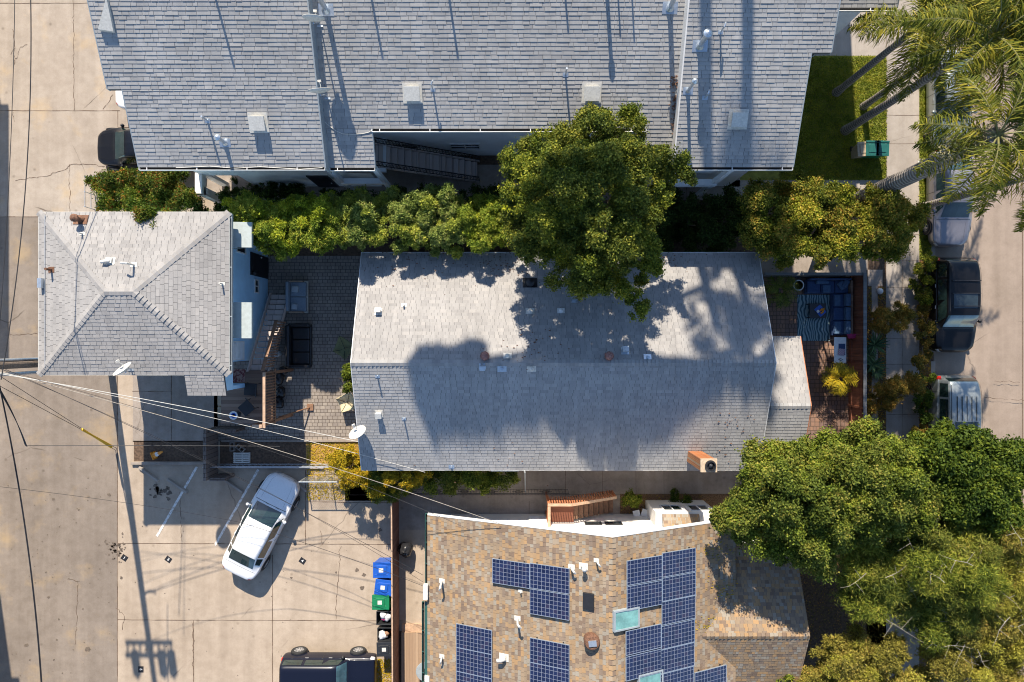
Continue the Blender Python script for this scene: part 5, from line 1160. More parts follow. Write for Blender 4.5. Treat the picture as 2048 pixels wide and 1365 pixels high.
# ================================================================== BINS, CONE, WHEEL STOPS
def bin_(label, c, ang, col, lid=True, fill=None, s=1.0, group='wheeled bins along the brown fence', lidcol=None):
    root = thing('wheeled_bin', label, 'bin', (c[0], c[1], 0), ang, group, local=True)
    w, d, h = .33 * s, .36 * s, 1.0 * s; mb = MB(); t = .03
    b0 = [(-w * .8, -d * .75), (w * .8, -d * .75), (w * .8, d * .75), (-w * .8, d * .75)]; b1 = [(-w, -d), (w, -d), (w, d), (-w, d)]; i1 = [(-w + t, -d + t), (w - t, -d + t), (w - t, d - t), (-w + t, d - t)]
    i0 = [(x * .95, y * .95) for x, y in b0]
    v = [(x, y, .08) for x, y in b0] + [(x, y, h) for x, y in b1] + [(x, y, h) for x, y in i1] + [(x, y, .12) for x, y in i0]
    f = [(3, 2, 1, 0), (12, 13, 14, 15)]
    for k in range(4):
        q = (k + 1) % 4; f += [(k, q, 4 + q, 4 + k), (4 + k, 4 + q, 8 + q, 8 + k), (8 + k, 8 + q, 12 + q, 12 + k)]
    mb.add(v, f); mb.build('body', col, root, bevel=.012)
    for sd in (1, -1):
        mb = MB(); mb.lathe((w * .72 * sd, d * .8, .12), [(.02, -.03), (.12, -.03), (.12, .03), (.02, .03)], 16, mat3=Matrix.Rotation(math.pi / 2, 3, 'Y')); mb.build('wheel', 'rubber', root)
    mb = MB(); mb.tube([(-w * .8, d + .06, h - .03), (w * .8, d + .06, h - .03)], .018, 8); mb.box(-w * .8, -w * .7, d, d + .06, h - .06, h - .01); mb.box(w * .7, w * .8, d, d + .06, h - .06, h - .01); mb.build('handle', col, root)
    if lid:
        mb = MB(); mb.box(-w - .02, w + .02, -d - .03, d + .03, h + .01, h + .04); mb.box(-w * .6, w * .6, -d * .6, d * .55, h + .04, h + .065); mb.box(-w - .02, w + .02, d - .04, d + .05, h + .02, h + .07)
        for q_ in (-.62, -.42, .42, .62): mb.box(w * q_ - .012, w * q_ + .012, -d * .9, d * .8, h + .03, h + .052)
        l = mb.build('lid', lidcol or col, root, bevel=.015)
        if s > .9: mb = MB(); mb.box(-w * .28, w * .28, -d * .35, d * .2, h + .066, h + .07); o = mb.build('sticker', 'offwhite', root); child_of(o, l)
    if fill:
        for k, (m_, r) in enumerate(fill):
            mb = MB(); p = Vector((rnd.uniform(-.12, .12) * s, rnd.uniform(-.15, .15) * s, h - .16 + .03 * k)); lump(mb, p, r, .7); mb.build('rubbish_bag', m_, root, smooth=True)
    return root
def lump(mb, c, r, sq=.7, k=10, am=.22):
    o = len(mb.v); ph = rnd.uniform(0, 6)
    for i in range(k // 2 + 1):
        th = math.pi * i / (k // 2)
        for j in range(k):
            a = 6.283 * j / k; q = r * (1 + am * math.sin(3 * a + ph + i) * math.sin(th) + rnd.uniform(-.08, .08)); mb.v.append((c[0] + q * math.sin(th) * math.cos(a), c[1] + q * math.sin(th) * math.sin(a), c[2] + q * sq * math.cos(th)))
    for i in range(k // 2):
        for j in range(k): mb.f.append((o + i * k + j, o + (i + 1) * k + j, o + (i + 1) * k + (j + 1) % k, o + i * k + (j + 1) % k)); mb.m.append(0)
m_plain('blue_plastic', (.012, .09, .42), .4, var=.12); M['pblue'] = MATS['blue_plastic']; m_plain('green_plastic', (.01, .18, .07), .4, var=.12); M['pgreen'] = MATS['green_plastic']
m_plain('black_plastic', (.022, .024, .026), .4, var=.2); M['pblack'] = MATS['black_plastic']; m_plain('teal_plastic', (.012, .10, .085), .4, var=.15); M['pteal'] = MATS['teal_plastic']
m_plain('beige_plastic', (.42, .33, .22), .5, var=.2); M['pbeige'] = MATS['beige_plastic']; m_plain('dark_bag_film', (.02, .02, .022), .25, var=.3, scale=30); M['bag'] = MATS['dark_bag_film']
m_plain('magenta_cloth', (.4, .03, .14), .6, var=.2); M['magenta'] = MATS['magenta_cloth']
def at1(px, py, z=1.0): p = W(px, py, z); return (p.x, p.y)
bin_('blue wheeled bin with pointed lid flap, topmost of the row along the brown fence', at1(764, 1140), -math.pi / 2 + .0, 'pblue', s=1.02)
bin_('blue wheeled bin tipped slightly askew, between the other blue bin and the green one', at1(767, 1175), -math.pi / 2 - .12, 'pblue', s=1.0)
bin_('bright green wheeled bin in the row along the brown fence', at1(761, 1205), -math.pi / 2, 'pgreen', s=.98)
bin_('open black wheeled bin with white and magenta rubbish, just below the green bin', at1(767, 1238), -math.pi / 2, 'pblack', False, [('white', .2), ('magenta', .1), ('white', .16)], .95)
bin_('open black wheeled bin with one big white bag of rubbish', at1(769, 1271), -math.pi / 2, 'pblack', False, [('white', .22), ('wood_rail', .12)], .95)
bin_('closed black wheeled bin at the lower end of the row', at1(769, 1300), -math.pi / 2 + .03, 'pblack', s=.93)
G2 = 'bins on the front lawn'
bin_('beige topped wheeled bin at the left of the lawn row', at1(1731, 297), .06, 'pbeige', s=.8, group=G2)
bin_('dark green wheeled bin in the middle of the lawn row', at1(1748, 296), .0, 'pgreen', s=.85, group=G2, lidcol='pteal')
bin_('teal lidded wheeled bin beside the sidewalk at the right of the lawn row', at1(1768, 296), -.03, 'pgreen', s=.85, group=G2, lidcol='pteal')
def cone():
    c = W(312, 910); root = thing('traffic_cone', 'orange and white traffic cone lying in the shaded bed below the carport', 'traffic cone', tuple(c), .4, local=True)
    R = Matrix.Rotation(1.35, 3, 'Y'); mb = MB(); mb.lathe((0, 0, .16), [(.15, 0), (.11, .14)], 18, mat3=R); mb.lathe((0, 0, .16) , [(.08, .27), (.025, .5)], 18, mat3=R); mb.obox(Vector((0, 0, .16)), (.36, .36, .03), R); mb.build('cone', 'orange', root)
    mb = MB(); mb.lathe((0, 0, .16), [(.112, .14), (.08, .27)], 18, mat3=R); mb.build('reflective_band', 'white', root)
cone()
for i, (xa_, ya_, xb_, yb_, lb) in enumerate(((279, 934, 318, 962, 'concrete wheel stop nearest the driveway edge, in the shade'), (336, 958, 376, 985, 'concrete wheel stop crossed by the left painted line'),
                                          (447, 957, 487, 985, 'concrete wheel stop left of the white sedan'), (590, 962, 614, 983, 'concrete wheel stop poking out in front of the white sedan'))):
    a = W(xa_, ya_); b_ = W(xb_, yb_); mid = (a + b_) / 2; d = b_ - a; mb = MB(); L = d.length / 2
    v = [(-L, -.08, 0), (L, -.08, 0), (L, .08, 0), (-L, .08, 0), (-L + .03, -.045, .13), (L - .03, -.045, .13), (L - .03, .045, .13), (-L + .03, .045, .13)]
    R = rz(math.atan2(d.y, d.x)); mb.add([tuple(R @ Vector(p)) for p in v], [(3, 2, 1, 0), (4, 5, 6, 7), (0, 1, 5, 4), (1, 2, 6, 5), (2, 3, 7, 6), (3, 0, 4, 7)])
    o = mb.build('wheel_stop', 'walk', bevel=.01); o.location = (mid.x, mid.y, .006); tag(o, lb, 'wheel stop', 'wheel stops of the parking lot')

# ================================================================== FENCES AND LOW WALLS
def board_fence(label, a, b, h, mat, name='board_fence', cap=None, th=.04, post=2.0, cat='fence', bw=.145):
    a = Vector((a[0], a[1], 0)); b = Vector((b[0], b[1], 0)); d = (b - a); L = d.length; d.normalize(); s = Vector((-d.y, d.x, 0)); R = Matrix((d, s, Vector((0, 0, 1)))).transposed()
    root = thing(name, label, cat, tuple(a)); mb = MB(); k = 0
    while k < L - .02:
        w = min(bw, L - k); mb.obox(a + d * (k + w / 2) + Vector((0, 0, (h + rnd.uniform(-.015, .015)) / 2)), (w - .008, th * .5, h + rnd.uniform(-.015, .015)), R); k += bw
    mb.build('boards', mat, root); mb = MB(); k = 0.05
    while k < L: mb.obox(a + d * k + s * (-th * .9) + Vector((0, 0, h / 2)), (.09, .07, h - .02), R); k += post
    for z in (.3, h - .25): mb.obox((a + b) / 2 + s * (-th * .75) + Vector((0, 0, z)), (L, .04, .08), R)
    mb.build('post_and_rail', mat, root)
    if cap: mb = MB(); mb.obox((a + b) / 2 + Vector((0, 0, h + .02)) + s * (-.02), (L, cap[0], .04), R); mb.build('cap', cap[1], root)
    return root
board_fence('tall brown board fence between the parking lot and the tan roofed house', (-5.32, -6.85), (-5.22, -24), 1.75, 'fence_brown', cap=(.06, 'wood_tan'))
board_fence('grey capped redwood fence between the front patio and the sidewalk planting', (15.78, 3.05), (15.78, -6.5), 1.5, 'wood_red', cap=(.15, 'fence_grey'))
board_fence('grey capped fence along the top side of the front patio', (11.3, 3.02), (15.7, 3.02), 1.45, 'fence_grey', cap=(.13, 'fence_grey'))
def iron_fence(label, a, b, h=1.1, n=60, name='iron_fence', scroll=True, mat='black'):
    root = thing(name, label, 'fence', (a[0], a[1], 0)); a = Vector((a[0], a[1], 0)); b = Vector((b[0], b[1], 0)); mb = MB()
    for z in (.12, h - .25, h): mb.tube([a + Vector((0, 0, z)), b + Vector((0, 0, z))], .014, 5)
    mb.build('rail', mat, root); mb = MB()
    for k in range(n + 1): p = a.lerp(b, k / n); mb.tube([p + Vector((0, 0, .02)), p + Vector((0, 0, h + (.04 if k % 2 else 0)))], .008, 4)
    mb.build('bars', mat, root)
    if scroll:
        mb = MB(); d = (b - a).normalized(); L = (b - a).length; k = .6
        while k < L:
            c = a + d * k + Vector((0, 0, h * .45)); mb.tube([c + d * (math.cos(t_) * .18) + Vector((0, 0, math.sin(t_) * .22)) for t_ in [6.283 * q / 12 for q in range(13)]], .012, 4); mb.tube([c - d * .3, c + d * .3], .01, 4); k += 1.25
        mb.build('scrollwork', mat, root)
iron_fence('black wrought iron fence with scrolls along the shaded side path', (-5.3, -6.95), (2.6, -6.95), 1.15, 56)
iron_fence('thin wire fence edging the parking bay along the storage bed', (-14.1, -5.75), (-7.4, -5.75), .9, 24, scroll=False, mat='galv')
def low_wall(label, x0, x1, y0, y1, h, mat='block', name='block_wall'):
    mb = MB(); mb.box(min(x0, x1), max(x0, x1), min(y0, y1), max(y0, y1), 0, h); o = mb.build(name, mat, bevel=.01)
    c = Vector(((x0 + x1) / 2, (y0 + y1) / 2, 0)); 
    for v in o.data.vertices: v.co -= c
    o.location = c; tag(o, label, 'wall'); return o
p = W(428, 852, 0); low_wall('short grey block wall upright beside the carport slab', -13.9, -13.76, -4.0, -6.3, 1.3)
low_wall('brown block wall between the carport bed and the storage bed', -13.7, -13.0, -6.35, -6.2, 1.1); low_wall('low grey block wall at the upper end of the storage bed', -13.7, -12.5, -4.15, -4.0, 1.1)
low_wall('concrete kerb along the lower side of the carport bed', -17.8, -14.0, -5.78, -5.65, .14, 'walk_dark'); low_wall('concrete kerb along the lower side of the storage bed', -12.9, -8.8, -5.98, -5.85, .12, 'walk_dark')
low_wall('long narrow concrete edging between patio pavers and leaf litter', -13.6, -6.9, -4.72, -4.62, .1, 'walk_dark')
# chain link panels above the leaf bed
def m_link():
    m, t, b = nodes('chain_link_wire'); co = texco(t, 'UV'); mp = t.nodes.new("ShaderNodeMapping"); mp.inputs['Rotation'].default_value = (0, 0, .785); lk(t, co, mp.inputs[0]); sp = t.nodes.new("ShaderNodeSeparateXYZ"); lk(t, mp.outputs[0], sp.inputs[0])
    g = math_n(t, 'MAXIMUM', math_n(t, 'LESS_THAN', math_n(t, 'FRACT', sp.outputs[0]), .13), math_n(t, 'LESS_THAN', math_n(t, 'FRACT', sp.outputs[1]), .13)); b.inputs['Base Color'].default_value = (.45, .47, .48, 1); b.inputs['Metallic'].default_value = .6
    lk(t, g, b.inputs['Alpha']); return m
M['link'] = m_link()
def chain(label, a, b, h):
    root = thing('chain_link_fence', label, 'fence', (a[0], a[1], 0)); mb = MB(); a = Vector((a[0], a[1], .05)); b = Vector((b[0], b[1], .05)); mb.add([a, b, b + Vector((0, 0, h)), a + Vector((0, 0, h))], [(0, 1, 2, 3)])
    o = mb.build('mesh_panel', 'link', root); uv = o.data.uv_layers.new(name='UVMap'); L = (b - a).length
    for i, q in enumerate(((0, 0), (L, 0), (L, h), (0, h))): uv.data[i].uv = (q[0] / .075, q[1] / .075)
    mb = MB()
    for p in (a, a.lerp(b, .5), b): mb.tube([p - Vector((0, 0, .05)), p + Vector((0, 0, h))], .025, 8)
    mb.tube([a + Vector((0, 0, h)), b + Vector((0, 0, h))], .02, 8); mb.build('frame', 'galv', root)
chain('chain link fence between the leaf bed and the sunny corner of the parking lot', (-9.6, -6.35), (-7.3, -6.35), 1.2)
# planter box fence at the north west
root = thing('planter_frame', 'thin metal frame fence round the vine covered planter beside the driveway', 'fence', (-15.9, 7.4, 0)); mb = MB()
q = [W(188, 362), W(255, 358)]; c0 = W(190, 362); c1 = W(190, 420); c2 = W(240, 358)
for z in (.3, .75): mb.tube([Vector((c1.x, c1.y, z)), Vector((c0.x, c0.y, z)), Vector((c2.x, c2.y, z))], .018, 6)
for p in (c0, c1, c2, c0.lerp(c1, .5)): mb.tube([Vector((p.x, p.y, 0)), Vector((p.x, p.y, .8))], .022, 6)
mb.build('frame', 'galv', root)

# ================================================================== PATIO FURNITURE
m_plain('grey_cushion', (.23, .28, .33), .9, var=.12, scale=12); M['cush'] = MATS['grey_cushion']; m_plain('pale_cushion', (.38, .42, .45), .9, var=.12, scale=12); M['cushp'] = MATS['pale_cushion']
m_plain('black_leather', (.02, .02, .022), .3, var=.2, scale=12); M['leather'] = MATS['black_leather']; m_plain('navy_cushion', (.035, .07, .16), .9, var=.18, scale=12); M['navy'] = MATS['navy_cushion']; m_plain('blue_cushion', (.07, .13, .22), .9, var=.2, scale=12); M['navy2'] = MATS['blue_cushion']
def rbox(name, x0, x1, y0, y1, z0, z1, mat, root, bev=.04, ang=0.0):
    cx_, cy_ = (x0 + x1) / 2, (y0 + y1) / 2; mb = MB(); mb.obox((cx_, cy_, (z0 + z1) / 2), (x1 - x0, y1 - y0, z1 - z0), rz(ang)); return mb.build(name, mat, root, smooth=False, bevel=bev)
c = W(594, 594, .4); r_ = thing('daybed_sofa', 'pale blue grey outdoor daybed with two pillows on the paved side patio', 'sofa', (c.x, c.y, 0), local=True)
rbox('frame', -.44, .44, -.75, .75, .08, .24, 'offwhite', r_, .01); rbox('seat_cushion', -.3, .42, .01, .68, .25, .42, 'cush', r_); rbox('seat_cushion', -.3, .42, -.68, -.01, .25, .42, 'cush', r_); rbox('backrest', -.44, -.3, -.68, .68, .25, .72, 'cush', r_); rbox('armrest', -.3, .3, .69, .73, .25, .55, 'wood_tan', r_, .01); rbox('armrest', -.3, .3, -.73, -.69, .25, .55, 'wood_tan', r_, .01)
rbox('pillow', -.22, .1, .2, .5, .43, .54, 'cushp', r_, .05, -.08); rbox('pillow', -.24, .04, -.6, -.32, .43, .53, 'cushp', r_, .05, -.1)
c = W(599, 692, .4); r_ = thing('leather_sofa', 'black leather three seat sofa on the paved patio beside the timber stair', 'sofa', (c.x, c.y, 0), .0, local=True)
rbox('base', -.5, .5, -1.0, 1.0, .08, .3, 'leather', r_); rbox('backrest', -.55, -.34, -.95, .95, .2, .85, 'leather', r_, .07); rbox('armrest', -.5, .5, .86, 1.04, .1, .62, 'leather', r_, .07); rbox('armrest', -.5, .5, -1.04, -.86, .1, .62, 'leather', r_, .07)
for k in (-1, 0, 1): rbox('seat_cushion', -.33, .47, k * .58 - .28, k * .58 + .28, .3, .47, 'leather', r_, .06)
DZ = 2.8
c = W(475, 752, DZ); mb = MB(); mb.box(-.33, .33, -.28, .28, .004, .016); o = mb.build('door_mat', 'magenta'); o.location = (c.x, c.y, DZ); tag(o, 'small red patterned mat on the upper timber deck', 'mat')
m, t, b = nodes('red_rug'); co = texco(t); lk(t, ramp(t, noise(t, co, 9, 3), [(.45, (.16, .03, .03)), (.55, (.36, .22, .18))]), b.inputs['Base Color']); o.data.materials[0] = m
def chair(label, c, z, ang, mat='black', s=1.0, group='dark chairs on the upper deck'):
    r_ = thing('deck_chair', label, 'chair', (c.x, c.y, z), ang, group, local=True); rbox('seat', -.26 * s, .26 * s, -.26 * s, .26 * s, .38, .43, mat, r_, .015)
    mb = MB(); mb.slab([Vector((-.26 * s, -.26 * s, .43)), Vector((.26 * s, -.26 * s, .43)), Vector((.26 * s, -.42 * s, .95)), Vector((-.26 * s, -.42 * s, .95))], .03, n=Vector((0, 1, .3)).normalized()); mb.build('backrest', mat, r_)
    for x, y in ((-1, -1), (1, -1), (1, 1), (-1, 1)): mb = MB(); mb.tube([(x * .23 * s, y * .23 * s, .38), (x * .25 * s, y * .27 * s, 0)], .015, 6); mb.build('leg', 'black', r_)
chair('dark folding chair tucked against the deck rail near the top of the stair', W(508, 778, DZ), DZ, 1.5); chair('dark tilted lounge chair at the lower corner of the deck', W(500, 815, DZ), DZ, 2.3)
c = W(476, 829, DZ); r_ = thing('deck_table', 'small round white and blue tray table on the deck corner', 'table', (c.x, c.y, DZ), local=True); mb = MB(); mb.lathe((0, 0, .45), [(.02, 0), (.17, 0), (.18, .04), (.165, .04), (.16, .015), (.02, .015)], 24); mb.build('tray', 'white', r_)
mb = MB(); mb.lathe((0, 0, .466), [(.11, 0), (.11, .006), (.07, .006), (.07, 0)], 24); mb.build('ring', 'pblue', r_); mb = MB(); mb.tube([(0, 0, 0), (0, 0, .45)], .02, 8); mb.lathe((0, 0, 0), [(.13, 0), (.12, .02), (.02, .03)], 16); mb.build('leg', 'black', r_)
c = W(444, 813, .5); r_ = thing('beige_bench', 'beige two cushion bench beside the carport wall below the porch roof', 'bench', (c.x, c.y, 2.2 * 0), local=True)
rbox('frame', -.24, .24, -.55, .55, .1, .36, 'wood_rail', r_, .01); rbox('seat_cushion', -.22, .22, .01, .54, .37, .5, 'pbeige', r_, .04); rbox('seat_cushion', -.22, .22, -.54, -.01, .37, .5, 'pbeige', r_, .04)
for k, (px, py, s_, lb) in enumerate(((556, 757, .3, 'glossy dark rubbish bag by the foot of the deck rail, topmost of the heap'), (560, 785, .26, 'glossy dark rubbish bag in the middle of the heap beside the deck'), (556, 806, .28, 'glossy dark rubbish bag at the lower end of the heap beside the deck'), (566, 742, .2, 'small dark rubbish bag nearest the leather sofa'))):
    c = W(px, py, .2); mb = MB(); lump(mb, (0, 0, s_ * .6), s_, .75, 16, .15); mb.lathe((0, 0, s_ * 1.3), [(.05, -.05), (.03, .02), (.06, .07)], 8); o = mb.build('rubbish_bag', 'bag', smooth=True); o.location = (c.x, c.y, 0); tag(o, lb, 'rubbish bag', 'rubbish bags beside the timber deck')
c = W(553, 708, .5); mb = MB(); mb.lathe((0, 0, 0), [(.1, 0), (.13, .3), (.14, .55), (.12, .55), (.11, .3), (.02, .28)], 16); o = mb.build('bucket', 'white'); o.location = (c.x, c.y, 0); tag(o, 'white bucket standing under the timber stair', 'bucket')
def sling(label, c, ang, mat, z=0):
    r_ = thing('sling_chair', label, 'chair', (c.x, c.y, z), ang, local=True); mb = MB(); P = [Vector((-.42, .42, 1.0)), Vector((.42, .42, 1.0)), Vector((.34, -.42, .55)), Vector((-.34, -.42, .55))]; G = []
    for i in range(7):
        for j in range(7):
            u, v = i / 6, j / 6; p = P[0].lerp(P[1], u).lerp(P[3].lerp(P[2], u), v); p.z -= 1.5 * .55 * u * (1 - u) * 4 * .35 * (1 - .3 * abs(v - .5)) + .12 * v * (1 - v) * 4; G.append(p)
    mb.add(G, [(i * 7 + j, i * 7 + j + 1, (i + 1) * 7 + j + 1, (i + 1) * 7 + j) for i in range(6) for j in range(6)]); o = mb.build('sling', mat, r_, smooth=True); so2 = o.modifiers.new('s', 'SOLIDIFY'); so2.thickness = .012
    mb = MB(); mb.tube([P[0], (.3, -.3, .0), (-.3, -.3, .0), P[1]], .012, 6); mb.tube([P[3], (.35, .3, 0), (-.35, .3, 0), P[2]], .012, 6); mb.build('frame', 'black', r_)
m_plain('olive_canvas', (.14, .16, .08), .9); M['olive'] = MATS['olive_canvas']; m_plain('beige_canvas', (.62, .52, .32), .9); M['bcanvas'] = MATS['beige_canvas']
sling('olive canvas butterfly chair against the left wall of the bungalow', W(686, 697, .7), -.6, 'olive'); sling('cream canvas butterfly chair on the sunny pavers by the bungalow', W(692, 806, .7), -1.2, 'bcanvas')
# front patio
m, t, b = nodes('wavy_rug'); co = texco(t); w_ = t.nodes.new("ShaderNodeTexWave"); w_.wave_type = 'BANDS'; w_.inputs['Scale'].default_value = 2.4; w_.inputs['Distortion'].default_value = 16; w_.inputs['Detail'].default_value = 2; w_.inputs['Detail Scale'].default_value = .45; lk(t, co, w_.inputs['Vector'])
lk(t, ramp(t, w_.outputs[1], [(.35, (.045, .10, .13)), (.5, (.22, .33, .36)), (.85, (.26, .37, .39))]), b.inputs['Base Color']); b.inputs['Roughness'].default_value = .95
c = W(1627, 636); mb = MB(); mb.box(-.76, .76, -1.08, 1.08, .008, .022); o = mb.build('patio_rug', m); o.location = (c.x, c.y, 0); tag(o, 'teal and grey rug with wavy lines under the patio table', 'rug')
c = W(1680, 615, .45); r_ = thing('sectional_sofa', 'navy L shaped outdoor sectional sofa in the corner of the front patio', 'sofa', (c.x, c.y, 0), local=True); k = .0231
def S_(px, py): return ((px - 1680) * k, -(py - 615) * k)
def cu(px0, py0, px1, py1, z0, z1, mat, name='seat_cushion', bev=.05, ang=0): a = S_(px0, py1); b_ = S_(px1, py0); rbox(name, a[0], b_[0], a[1], b_[1], z0, z1, mat, r_, bev, ang)
cu(1614, 560, 1702, 587, .06, .28, 'navy', 'base', .01); cu(1667, 587.5, 1702, 671, .06, .28, 'navy', 'base', .01)
for a_ in ((1615, 562, 1642, 586.5), (1643, 562, 1670, 586.5), (1671, 562, 1698, 586.5)): cu(*a_, .285, .42, 'navy')
for a_ in ((1668, 588.5, 1694, 614), (1668, 615, 1694, 641), (1668, 642, 1694, 669)): cu(*a_, .285, .42, 'navy')
cu(1616, 557, 1700, 561.5, .3, .7, 'navy', 'backrest'); 
for a_ in ((1687, 588, 1697, 613), (1687, 615, 1697, 641), (1687, 642, 1697, 669)): cu(*a_, .43, .72, 'navy2', 'back_cushion')
cu(1698, 562, 1702, 671, .29, .66, 'wood_deck', 'back_frame', .01); cu(1630, 561, 1656, 569, .43, .6, 'navy2', 'pillow', .06); cu(1645, 570, 1661, 586, .43, .5, 'navy2', 'pillow'); cu(1676, 563, 1690, 580, .45, .56, 'navy2', 'pillow', .05, .6); cu(1684, 560, 1695, 576, .5, .64, 'navy2', 'pillow', .05, -.5)
cu(1669, 590, 1681, 612, .425, .46, 'navy2', 'throw'); cu(1669, 644, 1682, 668, .425, .45, 'navy2', 'throw')
c = W(1636, 622, .4); r_ = thing('coffee_table', 'low black square coffee table on the wavy rug', 'table', (c.x, c.y, 0), local=True); rbox('table_top', -.38, .38, -.34, .34, .36, .40, 'black', r_, .01)
for x, y in ((-1, -1), (1, -1), (1, 1), (-1, 1)): rbox('leg', x * .35 - .02, x * .35 + .02, y * .31 - .02, y * .31 + .02, .03, .36, 'black', r_, .004)
mb = MB(); mb.obox((0, 0, .41), (.36, .46, .014), rz(.7)); o = mb.build('serving_board', 'pblue'); o.location = (c.x + .1, c.y, 0); tag(o, 'blue serving board turned askew on the coffee table', 'board')
for k_, (dx, dy, r0) in enumerate(((.16, .06, .06), (.2, -.04, .055), (.1, .02, .05), (.24, .08, .05), (.14, -.1, .05), (.22, .0, .045))):
    mb = MB(); lump(mb, (0, 0, r0 * .8), r0, .8, 10, .05); o = mb.build('fruit', 'orange', smooth=True); o.location = (c.x + dx, c.y + dy, .417); tag(o, 'small orange fruit in the pile on the serving board', 'fruit', 'fruit on the serving board')
mb = MB(); mb.lathe((0, 0, 0), [(.05, 0), (.07, .03), (.065, .03), (.045, .01)], 14); o = mb.build('small_dish', 'white'); o.location = (c.x - .02, c.y - .03, .417); tag(o, 'little white dish at the left end of the serving board', 'dish')
c = W(1597, 571, .5); r_ = thing('round_planter', 'white ringed round fire pit table standing by the patio fern', 'planter', (c.x, c.y, 0), local=True); mb = MB(); mb.lathe((0, 0, 0), [(.14, 0), (.2, .2), (.22, .48), (.24, .5), (.205, .5), (.19, .4), (.02, .38)], 24); mb.build('pot', 'pteal', r_)
mb = MB(); mb.lathe((0, 0, .5), [(.25, 0), (.25, .03), (.205, .03), (.205, 0)], 24); mb.build('rim', 'white', r_); mb = MB()
for q in range(5): a = q * .63; mb.obox((0, 0, .48), (.4, .02, .01), rz(a))
mb.build('grate', 'galv', r_)
c = W(1681, 701, .8); r_ = thing('side_table', 'long white table with rounded ends beside the sofa and the redwood fence', 'table', (c.x, c.y, 0), local=True); rbox('table_top', -.28, .28, -.6, .6, .74, .78, 'white', r_, .02)
for x, y in ((-1, -1), (1, -1), (1, 1), (-1, 1)): mb = MB(); mb.tube([(x * .22, y * .5, 0), (x * .2, y * .46, .74)], .018, 6); mb.build('leg', 'black', r_)
mb = MB(); mb.box(-.04, .26, -.22, .3, 0, .02); o = mb.build('dark_mat', 'navy'); o.location = (c.x - .04, c.y, .781); tag(o, 'navy cloth laid across the white patio table', 'cloth'); 
m, t, b = nodes('checked_cloth'); co = texco(t); ck = t.nodes.new("ShaderNodeTexChecker"); ck.inputs['Scale'].default_value = 24; ck.inputs['Color1'].default_value = (.55, .4, .38, 1); ck.inputs['Color2'].default_value = (.2, .14, .25, 1); lk(t, co, ck.inputs['Vector']); lk(t, ck.outputs[0], b.inputs['Base Color'])
mb = MB(); mb.obox((0, 0, .02), (.28, .3, .035), rz(-.1)); o = mb.build('folded_cloth', m); o.location = (c.x + .03, c.y - .08, .802); tag(o, 'folded checked cloth on the navy cloth of the patio table', 'cloth')
mb = MB(); mb.tube([(-.1, 0, .012), (0, .05, .012), (.1, 0, .012), (.02, -.06, .012), (-.08, .02, .02)], .012, 5); o = mb.build('eyeglasses_case', 'black'); o.location = (c.x, c.y - .42, .785); tag(o, 'small dark coiled cord at the lower end of the patio table', 'cord')
mb = MB(); lump(mb, (0, 0, .05), .2, .3, 12, .3); o = mb.build('pink_towel', 'magenta', smooth=True); c2 = W(1704, 672, .6); o.scale = (1.5, .6, 1); o.location = (c2.x, c2.y, .6); tag(o, 'magenta towel hanging over the end of the navy sofa', 'towel')
c = W(1759, 583); mb = MB(); mb.lathe((0, 0, 0), [(.13, 0), (.15, .05), (.12, .12), (.05, .17), (.02, .18)], 14); o = mb.build('garden_stone', 'white', smooth=True); o.location = (c.x, c.y, 0); tag(o, 'white painted stone in the front planting strip', 'stone')
# things in the storage bed
for k_, (px, py, lb) in enumerate(((467, 893, 'hollow concrete block leaning at the left of the storage bed'), (483, 896, 'hollow concrete block beside the pallet in the storage bed'))):
    c = W(px, py); mb = MB()
    for y in (-.19, 0, .19): mb.box(-.1, .1, y - .015, y + .015, 0, .19)
    for x in (-.1, .085): mb.box(x, x + .015, -.175, -.015, .001, .19); mb.box(x, x + .015, .015, .175, .001, .19)
    o = mb.build('concrete_block', 'walk'); o.location = (c.x, c.y, .01); o.rotation_euler = (0, 0, .9 * k_); tag(o, lb, 'block', 'hollow blocks in the storage bed')
c = W(485, 915); mb = MB()
for k_ in range(6): mb.box(-.38, .38, -.25 + k_ * .085, -.25 + k_ * .085 + .06, .1, .12)
for x in (-.36, 0, .33): mb.box(x, x + .05, -.25, .24, 0, .1)
o = mb.build('pallet', 'offwhite'); o.location = (c.x, c.y, .01); tag(o, 'small weathered white pallet lying in the storage bed', 'pallet')
for px, py, ang, lb in ((1273, 1028, .2, 'white plastic garden chair on the gravel, left of the pair'), (1290, 1026, -.3, 'white plastic garden chair partly behind its twin, right of the pair')):
    chair(lb, W(px, py, .4), 0, ang, 'white', .62, 'white garden chairs by the bay')
c = W(811, 1100, .5); mb = MB(); lump(mb, (0, 0, .45), .34, 1.2, 16, .15); mb.lathe((0, 0, .85), [(.05, -.05), (.03, .05), (.07, .1)], 8); o = mb.build('covered_grill', 'bag', smooth=True); o.location = (c.x, c.y, 0); tag(o, 'dark bagged barbecue grill beside the brown fence', 'grill')
c = W(851, 1345, .8); r_ = thing('patio_parasol', 'grey round table top half hidden under the gutter at the wooden deck', 'table', (c.x, c.y, 0), local=True); mb = MB(); mb.lathe((0, 0, .72), [(.06, 0), (.44, 0), (.45, .02), (.44, .035), (.17, .035)], 36); mb.build('table_top', 'trim_grey', r_); mb = MB(); mb.lathe((0, 0, .2), [(.05, 0), (.1, .4), (.16, .56)], 16); mb.lathe((0, 0, 0), [(.3, 0), (.28, .04), (.05, .06), (.05, .25)], 16); mb.build('pedestal', 'black', r_)
root = thing('yard_deck', 'pale timber yard deck in the strip beside the tan roofed house', 'deck', W(832, 1330)[:]); mb = MB(); a = W(800, 1262); b_ = W(880, 1700); mb.box(a.x + .1, b_.x, b_.y, a.y, .02, .22); mb.build('deck_boards', 'wood_deck_x', root)
